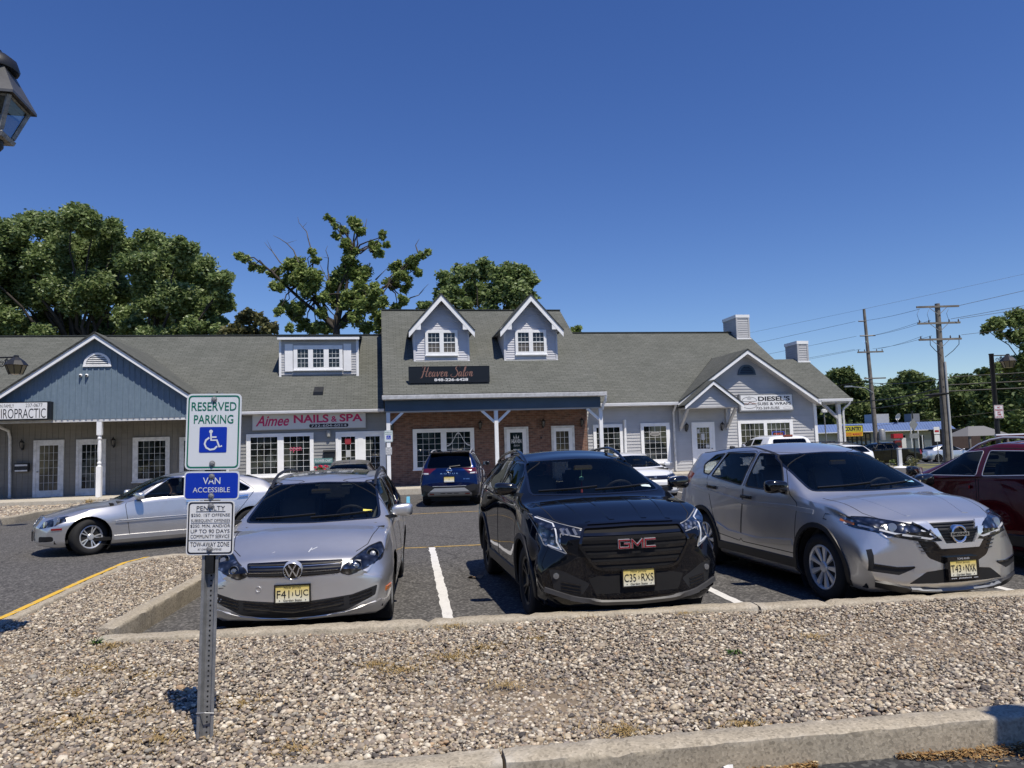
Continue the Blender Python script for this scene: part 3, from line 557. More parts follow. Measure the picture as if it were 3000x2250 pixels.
b.roof('dormer_roof', [(du0 - .10, dv - .32, 6.86), (du1 + .12, dv - .32, 6.86), (du1 + .12, 7.5, 7.32), (du0 - .10, 7.5, 7.32)], M['shingle'], .08)
b.part(MB().box(du0 - .06, du1 + .08, dv - .30, dv - .26, 6.66, 6.79).box(du0 - .05, du1 + .07, dv - .26, dv - .0, 6.70, 6.72), 'dormer_fascia', M['white_paint'])
b.window((-4.04, -1.92, 5.29, 6.42), [(-3.87, -3.41, 5.44, 6.25, 3, 4), (-3.20, -2.74, 5.44, 6.25, 3, 4), (-2.52, -2.06, 5.44, 6.25, 3, 4)], dv - .02, 'dormer_window', proud=.085)
fl = MB()
for a_ in (-3.87, -3.20, -2.52): fl.box(a_, a_ + .46, dv - .080, dv - .069, 5.83, 5.87)
b.part(fl, 'sash_rail', M['white_paint'])
for u in (-4.41, -1.88):
    sh = b.part(MB().box(u, u + .34, dv - .085, dv - .025, 5.27, 6.49), 'shutter', M['white_paint']); b.part(MB().box(u + .05, u + .29, dv - .082, dv - .0755, 5.96, 6.43), 'shutter_panel', M['siding'], parent=sh)
    q = b.part(MB().box(u + .05, u + .29, dv - .082, dv - .0755, 5.34, 5.86), 'shutter_panel', M['white_paint'], parent=sh); wv = [MB(), MB()]
    for k in range(7):
        z = 5.40 + k * .064; pts = [(u + .055 + .23 * i / 5, dv - .084, z + .016 * math.sin(i * 1.3 + k)) for i in range(6)]
        wv[k % 2].add([(x, y, zz - .014) for x, y, zz in pts] + [(x, y, zz + .012) for x, y, zz in pts], [(i, i+1, 7+i, 6+i) for i in range(5)])
    b.part(wv[0], 'wave_stripe', mat('orange_stripe', (.62, .36, .24), .7), parent=sh); b.part(wv[1], 'wave_stripe', mat('blue_stripe', (.30, .48, .62), .7), parent=sh)
vt = MB(); vt.prism([(2.55, 4.10), (2.55, 4.24), (2.9, 4.36), (3.2, 4.50), (3.2, 4.40)], .40, 'x', -3.08); vt.box(-3.16, -2.6, 2.60, 3.1, 4.09, 4.10); vo_ = b.part(vt, 'roof_vent', M['black_metal'])

# ---------- salon block
b = Bld(4.35, 'taller brick fronted shop block with two white gabled dormers above a blue fascia')
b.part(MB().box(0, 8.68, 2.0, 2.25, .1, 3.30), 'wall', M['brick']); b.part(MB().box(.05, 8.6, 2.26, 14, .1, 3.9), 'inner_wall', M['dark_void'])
SZ, SV, ss = 8.57, 7.0, (8.57 - 3.86) / 7.32
b.roof('roof', [(-.18, -.32, 3.86), (8.86, -.32, 3.86), (8.86, SV, SZ), (-.18, SV, SZ)], M['shingle']); b.roof('roof', [(-.18, SV, SZ), (8.86, SV, SZ), (8.86, 14.3, 3.86), (-.18, 14.3, 3.86)], M['shingle'])
b.part(MB().beam((-.18, SV, SZ), (8.86, SV, SZ), .26, .05), 'ridge_cap', M['shingle'])
for u in (-.08, 8.70): b.part(MB().prism([(0, 3.70), (14, 3.70), (SV, SZ - .10)], .05, 'x', u), 'end_wall', M['siding'])
b.part(MB().box(-.10, 8.72, -.07, .07, 3.21, 3.66).box(8.58, 8.72, .07, 1.98, 3.21, 3.66).box(-.10, .04, .07, 1.98, 3.21, 3.66), 'fascia', M['blue_fascia'])
fl = MB()
for z in (3.32, 3.43, 3.54): fl.box(-.10, 8.72, -.078, -.071, z, z + .012)
b.part(fl, 'fascia_lap', M['blue_fascia']); b.part(MB().box(.05, 8.57, .08, 1.98, 3.24, 3.27).box(-.06, 8.68, -.03, .05, 3.155, 3.205), 'porch_ceiling', M['soffit'])
g = gutter_mb(-.22, 8.90, -.44, 3.66, 3.82); b.part(g, 'gutter', M['white_worn']); b.part(MB().box(-.2, 8.86, -.33, -.08, 3.64, 3.655), 'soffit', M['soffit'])
b.part(MB().tube([(8.86, -.38, 3.66), (8.86, -.33, 3.45), (8.80, -.10, 3.28), (8.80, -.06, 3.1)], .055, 8), 'downspout', M['white_paint'], smooth=50)
for u in (0.01, 4.33, 8.73): b.part(MB().box(u - .075, u + .075, -.02, .13, .15, 3.155).box(u - .11, u + .11, -.055, .165, .15, .24), 'porch_post', M['white_paint'])
for u, d in ((.085, 1), (4.255, -1), (4.405, 1), (8.655, -1)): b.part(MB().beam((u, .055, 2.70), (u + d * .50, .055, 3.165), .10, .10, (0, 1, 0)), 'brace', M['white_paint'])
w_ = b.window((1.04, 3.65, .78, 2.53), [(1.21, 2.22, .92, 2.37, 4, 6), (2.46, 3.48, .92, 2.37, 4, 6)], 2.0, glass=M['pane_teal'])
sw = MB(); q = [(2.47 + 1.0 * t, 1.949, 1.78 + .55 * math.exp(-((t - .5) / .24) ** 2)) for t in np.linspace(0, 1, 20)]; sw.add([(x, y, z - .03) for x, y, z in q] + [(x, y, z + .03) for x, y, z in q], [(i, i+1, 21+i, 20+i) for i in range(19)]); b.part(sw, 'window_decal', M['white_worn'], parent=None)
b.door(4.96, 6.02, .17, 2.52, (5.21, 5.76, .45, 2.28), 1, 1, 2.0, M['pane_teal'], 'l', M['white_paint']); b.door(7.04, 8.08, .17, 2.52, (7.25, 7.82, .95, 2.28), 3, 5, 2.0, M['pane_blind'], 'r', M['white_paint'])
dc = MB(); text_mb('HEAVEN', 5.27, 5.70, 1.82, 1.99, origin=(0, 1.949, 0), off=0, mb=dc, bold=.03); text_mb('Salon', 5.36, 5.62, 1.68, 1.77, origin=(0, 1.949, 0), off=0, mb=dc, shear=.4)
for x in (-.08, 0, .08): dc.add([(5.48 + x - .035, 1.949, 2.02), (5.48 + x + .035, 1.949, 2.02), (5.48 + x * 1.5, 1.949, 2.16 + (.05 if x == 0 else 0))], [(0, 1, 2)])
for k in range(6): dc.box(5.34, 5.64 - .05 * (k % 2), 1.947, 1.950, 1.54 - k * .07, 1.56 - k * .07)
b.part(dc, 'door_lettering', M['white_worn'])
b.part(MB().box(6.55, 6.62, 1.95, 1.995, 1.98, 2.06), 'wall_box', M['black_metal'])
def dormer(b, c):
    hw, v, z0, ze, za = 1.19, 2.2, 5.42, 6.78, 8.36; sl = (za - 6.76) / 1.42
    top = lambda z: hw if z < za - .1 - sl * hw else max(0, (za - .1 - z) / sl)
    b.clap('dormer_siding', M['siding_lav'], v, z0 + .08, za - .25, lambda z: (c - min(hw, top(z)) + .02, c + min(hw, top(z)) - .02), .105)
    b.part(MB().prism([(c - hw, z0 - .1), (c + hw, z0 - .1), (c + hw, ze + .2), (c, za - .12), (c - hw, ze + .2)], .04, 'y', v + .003).prism([(v + .05, z0 - .15), (v + .05, ze + .15), (v + 2.4, ze + .15)], .03, 'x', c - hw).prism([(v + .05, z0 - .15), (v + .05, ze + .15), (v + 2.4, ze + .15)], .03, 'x', c + hw - .03), 'dormer_wall', M['siding_lav'])
    b.part(MB().box(c - hw - .02, c - hw + .07, v - .04, v + .002, z0, ze - .02).box(c + hw - .07, c + hw + .02, v - .04, v + .002, z0, ze - .02), 'corner_trim', M['siding_lav'])
    b.part(MB().box(c - hw - .02, c + hw + .02, v - .06, v + .002, z0 - .03, z0 + .045), 'dormer_flashing', M['white_paint'])
    vm = lambda z: -.32 + (z - 3.86) / ss
    for s_ in (-1, 1):
        ue = c + s_ * 1.44; zz = za - sl * 1.44; b.roof('dormer_roof', [(c, v - .46, za), (ue, v - .46, zz), (ue, vm(zz) + .1, zz), (c, vm(za) + .1, za)], M['shingle_x'], .05)
    rake(b, (c, za - .06), [(c - 1.41, za - .06 - sl * 1.41), (c + 1.41, za - .06 - sl * 1.41)], v - .43, v - .385, .28, M['white_paint'])
    rt = MB()
    for s_ in (-1, 1): rt.prism([(c + s_ * .90, ze - .02), (c + s_ * 1.40, ze - .02), (c + s_ * 1.40, ze + .02), (c + s_ * .90, ze + .52)], .04, 'y', v - .425 + .002)
    b.part(rt, 'eave_return', M['white_paint'])
    sf = MB()
    for s_ in (-1, 1): sf.box(*sorted((c + s_ * (hw + .0), c + s_ * 1.42)), v - .38, v + 2.0, ze - .02, ze + .0)
    b.part(sf, 'dormer_soffit', M['soffit'])
    w = b.window((c - .70, c + .70, 5.66, 6.79), [(c - .58, c - .09, 5.83, 6.67, 3, 4), (c + .09, c + .58, 5.83, 6.67, 3, 4)], v - .02, 'dormer_window', proud=.085)
    b.part(MB().box(c - .58, c - .09, v - .080, v - .069, 6.23, 6.275).box(c + .09, c + .58, v - .080, v - .069, 6.23, 6.275), 'sash_rail', M['white_paint'], parent=None)
    b.part(MB().box(c - .57, c - .10, v - .0525, v - .0515, 5.84, 6.22).box(c + .10, c + .57, v - .0525, v - .0515, 5.84, 6.22), 'window_screen', mat('insect_screen', (.10, .095, .09), .8))
dormer(b, 2.36); dormer(b, 6.30)

# ---------- sandwich shop end
b = Bld(14.5, 'grey clapboard shop wing with cross gable, chimneys and corner porch at the road end')
b.part(MB().box(8.69, 19.70, 2.001, 2.2, .2, 3.45).prism([(12.9, 3.44), (19.5, 3.44), (16.2, 5.62)], .15, 'y', 2.001).box(19.55, 19.70, 2.2, 13.5, .2, 3.45).prism([(2.2, 3.4), (13.5, 3.4), (7.9, 7.2)], .1, 'x', 19.35), 'wall', M['siding'])
gz = lambda u: 5.80 - .682 * abs(u - 16.2)
b.clap('siding', M['siding'], 2.0, .36, 5.66, lambda z: (8.70, 19.64) if z < 3.38 else (max(12.95, 16.2 - (5.68 - z) / .682), min(19.5, 16.2 + (5.68 - z) / .682)), .14)
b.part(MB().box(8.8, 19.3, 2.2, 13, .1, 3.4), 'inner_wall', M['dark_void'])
mz = lambda v: 3.47 + .636 * (v - 1.50)
b.roof('roof', [(8.86, 1.50, 3.47), (12.77, 1.50, 3.47), (16.2, 5.20, mz(5.20)), (19.5, 1.66, mz(1.66)), (19.5, 7.9, mz(7.9)), (8.86, 7.9, mz(7.9))], M['shingle']); b.roof('roof', [(8.86, 7.9, mz(7.9)), (19.5, 7.9, mz(7.9)), (19.5, 14.3, 3.47), (8.86, 14.3, 3.47)], M['shingle'])
b.part(MB().beam((8.86, 7.9, mz(7.9)), (19.5, 7.9, mz(7.9)), .26, .05), 'ridge_cap', M['shingle'])
b.roof('roof', [(19.5, 1.50, 3.47), (21.25, 1.50, 3.47), (21.25, 5.0, mz(5.0)), (19.5, 5.0, mz(5.0))], M['shingle']); b.roof('roof', [(19.5, 5.0, mz(5.0)), (21.25, 5.0, mz(5.0)), (21.25, 8.5, 3.47), (19.5, 8.5, 3.47)], M['shingle'])
b.part(gutter_mb(8.92, 12.75, 1.43, 3.31, 3.44), 'gutter', M['white_paint']); b.part(gutter_mb(19.55, 21.30, 1.43, 3.31, 3.44), 'gutter', M['white_paint']); b.part(MB().box(8.9, 12.8, 1.55, 1.98, 3.29, 3.305).box(19.72, 21.2, 1.55, 8.3, 3.24, 3.30), 'soffit', M['soffit'])
for s_, ue in ((-1, 12.68), (1, 19.75)):
    z = gz(ue); b.roof('roof', [(16.2, 1.42, 5.80), (ue, 1.42, z), (ue, max(1.5, 1.5 + (z - 3.47) / .636 + .05), z), (16.2, 1.5 + (5.80 - 3.47) / .636 + .05, 5.80)], M['shingle_x'])
rake(b, (16.2, 5.75), [(12.75, gz(12.75) - .05), (19.7, gz(19.7) - .05)], 1.44, 1.48, .19, M['white_paint'])
rk = MB()
for s_ in (-1, 1):
    ue = 16.2 + s_ * 3.45; rk.add([(16.2, 1.48, 5.60), (ue, 1.48, 5.60 - .682 * 3.45), (ue, 1.99, 5.60 - .682 * 3.45), (16.2, 1.99, 5.60)], [(0, 1, 2, 3)])
b.part(rk, 'rake_soffit', M['soffit']); hipvent(b, 16.36, 4.69, .38, 1.975, M['blue_fascia'], M['blue_fascia'])
# little entrance gable on brackets
pz = lambda u: 4.33 - .77 * abs(u - 14.13)
b.clap('porch_gable_siding', M['siding'], .95, 3.17, 4.14, lambda z: (14.13 - (4.17 - z) / .77, 14.13 + (4.17 - z) / .77), .12); b.part(MB().prism([(12.9, 3.17), (15.36, 3.17), (14.13, 4.14)], .08, 'y', .953).box(12.92, 15.34, .92, 2.0, 3.12, 3.165), 'porch_gable', M['siding'])
for s_ in (-1, 1): ue = 14.13 + s_ * 1.40; b.roof('porch_roof', [(14.13, .68, 4.34), (ue, .68, 4.34 - .77 * 1.40), (ue, 2.0, 4.34 - .77 * 1.40), (14.13, 2.0 if False else 2.6, 4.34)], M['shingle_x'], .05)
rake(b, (14.13, 4.285), [(12.76, 4.285 - .77 * 1.37), (15.50, 4.285 - .77 * 1.37)], .70, .74, .16, M['white_paint'])
for u in (13.0, 15.26): b.part(MB().beam((u, .98, 3.13), (u, 1.95, 2.25), .11, .11, (1, 0, 0)).box(u - .055, u + .055, 1.90, 1.975, 2.15, 3.12), 'bracket', M['siding'])
b.window((8.94, 10.28, .70, 2.53), [(9.08, 10.15, .92, 2.39, 4, 6)], 2.0); b.window((11.13, 12.49, .72, 2.54), [(11.27, 12.32, .92, 2.39, 4, 6)], 2.0)
b.window((15.78, 18.50, 1.10, 2.54), [(15.92, 17.05, 1.25, 2.40, 5, 4), (17.21, 18.34, 1.25, 2.40, 5, 4)], 2.0)
b.door(13.53, 14.63, .34, 2.52, (13.78, 14.38, 1.32, 2.28), 4, 4, 2.0, None, 'r', M['white_paint'], M['white_paint'])
b.part(MB().box(13.98, 14.14, 1.946, 1.952, 1.72, 2.0).box(14.18, 14.36, 1.946, 1.952, 1.36, 1.5).box(13.80, 13.9, 1.946, 1.952, 2.02, 2.2), 'door_notice', mat('paper_white', (.6, .6, .6), .6))
nb = MB().box(17.45, 18.05, 1.944, 1.951, 1.68, 1.70).box(17.45, 18.05, 1.944, 1.951, 1.98, 2.0).box(17.45, 17.47, 1.944, 1.951, 1.7, 1.98).box(18.03, 18.05, 1.944, 1.951, 1.7, 1.98); no = b.part(nb, 'neon_sign', M['neon_blue']); b.part(text_mb('OPEN', 17.53, 17.97, 1.75, 1.93, origin=(0, 1.948, 0), off=.002), 'neon_letters', M['neon_red'], parent=no)
ov = MB(); ov.add([(11.80 + .26 * math.cos(a), 1.948, 2.05 + .10 * math.sin(a)) for a in np.linspace(0, 6.1, 18)], [tuple(range(18))]); oo = b.part(ov, 'window_badge', mat('badge_cream', (.30, .29, .27), .5)); b.part(text_mb('Boar', 11.63, 11.97, 2.0, 2.10, origin=(0, 1.983, 0), off=.002, shear=.4) if False else MB().box(11.62, 11.98, 1.944, 1.947, 2.035, 2.06), 'badge_band', M['black_plastic'], parent=oo)
b.part(MB().tube([(12.66, 1.48, 3.33), (12.66, 1.6, 3.2), (12.68, 1.88, 3.0), (12.69, 1.9, 2.8), (12.69, 1.9, .40)], .05, 8), 'downspout', M['white_worn'], smooth=50); b.part(MB().tube([(10.40, 1.93, 2.72), (10.36, 1.93, .4)], .065, 8), 'vent_pipe', M['white_paint'], smooth=50)
b.part(MB().box(19.60, 19.74, 1.92, 1.976, .34, 3.30).box(19.705, 19.74, 1.976, 2.1, .34, 3.30), 'corner_board', M['white_paint'])
b.part(MB().box(20.68, 20.84, 1.70, 1.86, .25, 3.24), 'porch_post', M['white_worn']); b.part(MB().beam((20.70, 1.78, 2.55), (19.95, 1.78, 3.24), .12, .12, (0, 1, 0)), 'brace', M['siding']); b.part(MB().tube([(21.18, 1.46, 3.31), (21.16, 1.5, 3.18), (20.96, 1.66, 2.98), (20.92, 1.66, 2.8), (20.92, 1.66, .4)], .05, 8), 'downspout', M['white_worn'], smooth=50)
def chimney(b, u0, u1, v0, v1, zb, zt):
    for nm in ('chimney',):
        c = MB().box(u0 + .01, u1 - .01, v0 + .01, v1, zb - 1.2, zt - .16); ch = b.part(c, 'chimney', M['siding'])
        z = zb - .6; cl = MB()
        while z < zt - .17:
            cl.add([(u0, v0 - .018, z), (u1, v0 - .018, z), (u1, v0, z + .115), (u0, v0, z + .115), (u0, v0, z), (u1, v0, z)], [(0, 1, 2, 3), (4, 5, 1, 0)])
            cl.add([(u0 - .018, v0, z), (u0 - .018, v1, z), (u0, v1, z + .115), (u0, v0, z + .115), (u0, v0, z), (u0, v1, z)], [(1, 0, 3, 2), (5, 4, 0, 1)]); z += .12
        b.part(cl, 'siding', M['siding'], parent=ch)
        b.part(MB().box(u0 - .04, u1 + .04, v0 - .04, v1 + .04, zt - .16, zt), 'chimney_cap', M['white_paint'], parent=ch)
        b.part(MB().box(u0 - .03, u0 + .06, v0 - .03, v0 + .04, zb - .5, zt - .165).box(u1 - .06, u1 + .03, v0 - .03, v0 + .04, zb - .5, zt - .165), 'corner_trim', M['siding'], parent=ch)
        b.part(MB().box(u0 - .06, u1 + .06, v0 - .10, v0 - .031, zb - .03, zb + .03), 'flashing', M['white_paint'], parent=ch)
chimney(b, 18.62, 19.34, 7.15, 8.7, 7.06, 8.38); chimney(b, 20.66, 21.22, 4.75, 5.9, 5.52, 6.60)
# ------------------------------------------------------------------ things fixed to the shops
def on_wall(name, u, v, z, label, cat, group=None): return empty(name, Wp(u, v, z), TH, label, cat, group)
M['sign_white'] = mat('sign_white', (.74, .75, .76), .45, var=.04, vscale=4); M['sign_black'] = mat('sign_black', (.008, .009, .011), .35); M['ink'] = mat('black_ink', (.01, .011, .02), .6)
M['pink_ink'] = mat('crimson_ink', (.52, .02, .13), .5); M['copper'] = mat('copper_letters', (.50, .24, .16), .32, .7); M['sign_grey'] = mat('pale_grey_sign', (.48, .49, .50), .5, var=.05)
# chiropractic board
s = on_wall('shop_sign', -14.4, -.12, 3.16, 'white board with black serif letters and phone number under the blue gable', 'sign')
MB().box(-1.9, 2.28, -.26, .04, 0, .66).build('cabinet', M['sign_black'], s); MB().box(-1.86, 2.19, -.275, -.262, .04, .62).build('sign_face', M['sign_white'], s)
t = MB(); text_mb('CHIROPRACTIC', .30, 2.15, .06, .41, origin=(0, -.275, 0), mb=t, bold=.0); text_mb('YSON FAMILY', .45, 1.10, .45, .575, origin=(0, -.275, 0), mb=t); text_mb('237-0677', 1.48, 2.04, .46, .59, origin=(0, -.275, 0), mb=t)
t.build('lettering', M['ink'], s)
# nail studio board
s = on_wall('shop_sign', -3.17, 1.965, 2.64, 'long grey sign board with crimson letters above the nail studio window', 'sign')
MB().box(-2.28, 2.28, -.10, 0, 0, .66).build('cabinet', M['sign_grey'], s, bevel=.01); MB().box(-2.24, 2.24, -.108, -.101, .03, .63).build('sign_face', mat('sign_face_grey', (.60, .62, .63), .45), s)
t = MB(); text_mb('Aimee', -2.14, -.82, .16, .60, origin=(0, -.108, 0), mb=t, shear=.35, bold=.02); text_mb('NAILS', -.64, .76, .26, .60, origin=(0, -.108, 0), mb=t, bold=.03); text_mb('&', .86, 1.10, .28, .52, origin=(0, -.108, 0), mb=t, bold=.02); text_mb('SPA', 1.20, 2.14, .28, .60, origin=(0, -.108, 0), mb=t, bold=.03)
t.build('lettering', M['pink_ink'], s); q = rounded([(-.02, .06), (1.56, .06), (1.56, .21), (-.02, .21)], .07); MB().prism(q, .003, 'y', -.112).build('phone_panel', M['ink'], s)
text_mb('732-604-6014', .06, 1.48, .085, .185, origin=(0, -.112, 0), bold=.0).build('phone_letters', M['sign_white'], s)
# salon board standing on the roof
s = on_wall('shop_sign', 2.50, .34, 4.36, 'black board with copper script standing on brackets on the salon roof', 'sign')
MB().box(-1.63, 1.63, -.04, .04, 0, .64).build('board', M['sign_black'], s); fr = MB()
for x0, x1, z0, z1 in ((-1.65, 1.65, .64, .655), (-1.65, 1.65, -.015, 0), (-1.65, -1.63, 0, .64), (1.63, 1.65, 0, .64)): fr.box(x0, x1, -.05, .05, z0, z1)
fr.build('frame', M['black_metal'], s); lg = MB()
for x in (-.95, -.85, .67, .82): lg.beam((x, .0, 0), (x - .03, -.02, -.20), .04, .04); lg.beam((x, .02, .3), (x, .55, .10), .03, .03)
lg.build('bracket', M['black_metal'], s)
def script_word(strokes, x0, sc, z0, w_, mb, y):
    """brush strokes given as control polylines, smoothed; thick on the way down"""
    for st in strokes:
        P = [Vector((p[0], p[1])) for p in st]; sm = []
        for i in range(len(P) - 1):
            p0, p1, p2, p3 = P[max(i-1, 0)], P[i], P[i+1], P[min(i+2, len(P)-1)]
            for k in range(6):
                t_ = k / 6; sm.append(.5 * ((2*p1) + (p2 - p0) * t_ + (2*p0 - 5*p1 + 4*p2 - p3) * t_**2 + (3*p1 - p0 - 3*p2 + p3) * t_**3))
        sm.append(P[-1]); vs = []; n = len(sm)
        for i, p in enumerate(sm):
            d = (sm[min(i+1, n-1)] - sm[max(i-1, 0)]); d = d.normalized() if d.length > 1e-6 else Vector((1, 0)); ww = w_ * (.45 + .75 * max(0, -d.y if d.y < 0 else d.y * .35)) * min(1, .35 + 4 * min(i, n-1-i) / n)
            nn = Vector((-d.y, d.x)) * ww; vs += [(x0 + (p.x + .22 * p.y + nn.x) * sc, y, z0 + (p.y + nn.y) * sc), (x0 + (p.x + .22 * p.y - nn.x) * sc, y, z0 + (p.y - nn.y) * sc)]
        mb.add(vs, [(2*i, 2*i+1, 2*i+3, 2*i+2) for i in range(n - 1)])
S_H = [[(-.25, 1.75), (-.05, 2.05), (.25, 2.0), (.2, 1.2), (.12, .4), (0, -.15), (-.3, -.25)], [(.95, 2.15), (.85, 1.3), (.75, .4), (.9, .02), (1.15, .2)], [(-.15, .95), (.3, 1.08), (.8, 1.02), (1.1, 1.15)]]
S_e = [[(0, .45), (.3, .55), (.42, .85), (.22, .98), (.05, .6), (.15, .08), (.4, .05), (.7, .4)]]; S_a = [[(.5, .85), (.2, .95), (.0, .5), (.12, .05), (.35, .2), (.5, .9), (.48, .2), (.62, .03), (.85, .35)]]
S_v = [[(0, .8), (.12, .95), (.2, .3), (.3, .04), (.5, .4), (.6, .92), (.75, .85), (.95, .9)]]; S_n = [[(0, .75), (.12, .92), (.1, .03)], [(.12, .5), (.35, .92), (.5, .8), (.46, .15), (.58, .03), (.85, .35)]]
S_S = [[(1.15, 1.75), (.95, 2.1), (.5, 2.05), (.32, 1.6), (.65, 1.15), (.9, .7), (.7, .1), (.2, -.1), (-.3, .05), (-.42, .35), (-.15, .5)]]; S_l = [[(0, .4), (.28, 1.2), (.35, 2.05), (.2, 2.0), (.1, 1.0), (.15, .1), (.3, .03), (.55, .35)]]; S_o = [[(.35, .92), (.05, .75), (.0, .3), (.2, .03), (.45, .3), (.45, .75), (.3, .93), (.5, .8), (.8, .85)]]
t = MB(); x = -1.12; sc = .205
for L_, adv in ((S_H, 1.25), (S_e, .66), (S_a, .80), (S_v, .88), (S_e, .64), (S_n, 1.75), (S_S, 1.12), (S_a, .80), (S_l, .50), (S_o, .74), (S_n, .8)): script_word(L_, x, sc, .235, .085, t, -.044); x += adv * sc * 1.02
t.build('script_letters', M['copper'], s); text_mb('848-226-6428', -.62, .76, .05, .165, origin=(0, -.042, 0), bold=.03).build('phone_letters', M['sign_white'], s)
# sandwich shop board
s = on_wall('shop_sign', 17.18, 1.96, 2.94, 'white sign board with bold navy letters and a sandwich drawing under the grey gable', 'sign')
MB().box(-1.34, 1.34, -.16, 0, 0, .81).build('frame', M['galv'], s, bevel=.01); MB().box(-1.27, 1.27, -.17, -.161, .06, .75).build('sign_face', M['sign_white'], s); y = -.17
t = MB(); text_mb("DIESEL'S", -.42, 1.16, .47, .69, origin=(0, y, 0), mb=t, bold=.035); text_mb('SUBS & WRAPS', -.46, 1.20, .28, .415, origin=(0, y, 0), mb=t, bold=.018); text_mb('732-269-SUBS', -.54, .62, .09, .21, origin=(0, y, 0), mb=t, bold=.015); t.build('lettering', M['ink'], s)
ol = MB()
def outline(pts, w_, yy=y - .003):
    P = [Vector(p) for p in pts]; n = len(P); vs = []
    for i, p in enumerate(P):
        d = (P[(i+1) % n] - P[i-1]).normalized(); nn = Vector((-d.y, d.x)) * w_; vs += [(p.x + nn.x, yy, p.y + nn.y), (p.x - nn.x, yy, p.y - nn.y)]
    ol.add(vs, [(2*i, 2*i+1, (2*i+3) % (2*n), (2*i+2) % (2*n)) for i in range(n)])
outline([(-.85 + .36 * math.cos(a), .50 + .15 * math.sin(a) * (1.1 if math.sin(a) > 0 else .3)) for a in np.linspace(0, 6.28, 28)[:-1]], .009); outline([(-.85 + .34 * math.cos(a), .28 + .13 * math.sin(a) * (1 if math.sin(a) < 0 else .35)) for a in np.linspace(0, 6.28, 28)[:-1]], .009)
outline([(-.85 + .10 * math.cos(a), .585 + .025 * math.sin(a)) for a in np.linspace(0, 6.28, 12)[:-1]], .006); ol.box(-.86, -.85, y - .004, y - .001, .66, .72); ol.build('sandwich_drawing', M['ink'], s); f = MB(); rnd = random.Random(4)
for k in range(14): x = -1.15 + k * .045; zz = .36 + rnd.uniform(-.03, .05); f.box(x, x + .06, y - .005, y - .001, zz, zz + .03)
f.build('drawing_filling', mat('filling_brown', (.22, .10, .06), .6), s); outline_o = MB(); outline_o.add([(1.0 + .20 * math.cos(a), y - .002, .14 + .055 * math.sin(a)) for a in np.linspace(0, 6, 16)], [tuple(range(16))]); oo = outline_o.build('corner_badge', mat('badge_red_grey', (.30, .22, .22), .5), s)
MB().add([(1.0 + .185 * math.cos(a), y - .004, .14 + .045 * math.sin(a)) for a in np.linspace(0, 6, 16)], [tuple(range(16))]).build('badge_face', M['sign_white'], s)
# reserved parking plates on the salon post
def icon(mb, o, ex, ez, en, off, s_=1.0):
    """access symbol, about 1 high, as flat strokes"""
    O = Vector(o); ex, ez, en = Vector(ex), Vector(ez), Vector(en); q = lambda x, z: O + ex * x * s_ + ez * z * s_ + en * off
    def stroke(P, w_):
        P = [Vector(p) for p in P]; n = len(P); vs = []
        for i, p in enumerate(P):
            d = (P[min(i+1, n-1)] - P[max(i-1, 0)]).normalized(); nn = Vector((-d.y, d.x)) * w_; vs += [q(p.x + nn.x, p.y + nn.y), q(p.x - nn.x, p.y - nn.y)]
        mb.add(vs, [(2*i, 2*i+1, 2*i+3, 2*i+2) for i in range(n - 1)])
    mb.add([q(-.10 + .085 * math.cos(a), .38 + .085 * math.sin(a)) for a in np.linspace(0, 6, 14)], [tuple(range(14))])
    stroke([(-.10, .30), (-.085, -.02), (.18, -.02), (.30, -.33), (.42, -.28)], .042); stroke([(-.09, .12), (.16, .12)], .036)
    stroke([(-.17 + .0, .10), (-.32, -.02), (-.375, -.19), (-.30, -.36), (-.12, -.46), (.07, -.43), (.20, -.30)], .042)
M['reflective'] = mat('reflective_white', (.70, .74, .78), .4, bump=.03, bscale=150); M['sign_green'] = mat('sign_green', (.0, .16, .10), .45); M['sign_blue'] = mat('sign_blue', (.004, .035, .42), .4); M['alum'] = mat('aluminium', (.5, .51, .53), .4, .8)
def plate_sign(root, w_, h, z0, y, border, face, edge_in, r, name='sign_plate', bcol=None):
    P = lambda a, rr: rounded([(-w_/2 + a, z0 + a), (w_/2 - a, z0 + a), (w_/2 - a, z0 + h - a), (-w_/2 + a, z0 + h - a)], rr, 5)
    o = MB().prism(P(0, r), .003, 'y', y).build(name, face, root)
    if border:
        A, B_ = P(edge_in, r * .8), P(edge_in + border, r * .62); n = len(A)
        MB().add([(x, y - .0012, z) for x, z in A] + [(x, y - .0012, z) for x, z in B_], [(i, (i+1) % n, n+(i+1) % n, n+i) for i in range(n)]).build('sign_border', bcol or M['sign_green'], o)
    return o
def reserved(root, z0, w_, h, y, r=.04, name='sign_plate'):
    o = plate_sign(root, w_, h, z0, y, w_ * .026, M['reflective'], w_ * .03, r, name); t = MB(); k = dict(origin=(0, y, z0), mb=t, off=.0015)
    text_mb('RESERVED', -w_*.41, w_*.41, h * .775, h * .89, bold=.008, **k); text_mb('PARKING', -w_*.36, w_*.36, h * .605, h * .72, bold=.008, **k); t.build('lettering', M['sign_green'], o)
    c = rounded([(-w_*.25, h * .225), (w_*.25, h * .225), (w_*.25, h * .56), (-w_*.25, h * .56)], .008); MB().add([(x, y - .0016, z0 + z) for x, z in c], [tuple(range(len(c)))]).build('symbol_field', M['sign_blue'], o)
    ic = MB(); icon(ic, (0, y, z0 + h * .392), (1, 0, 0), (0, 0, 1), (0, -1, 0), .003, h * .285); ic.build('access_symbol', M['reflective'], o); return o
s = on_wall('parking_sign', .01, -.025, 2.0, 'small reserved parking sign with access symbol on the left salon post', 'sign'); reserved(s, 0, .33, .46, -.01)
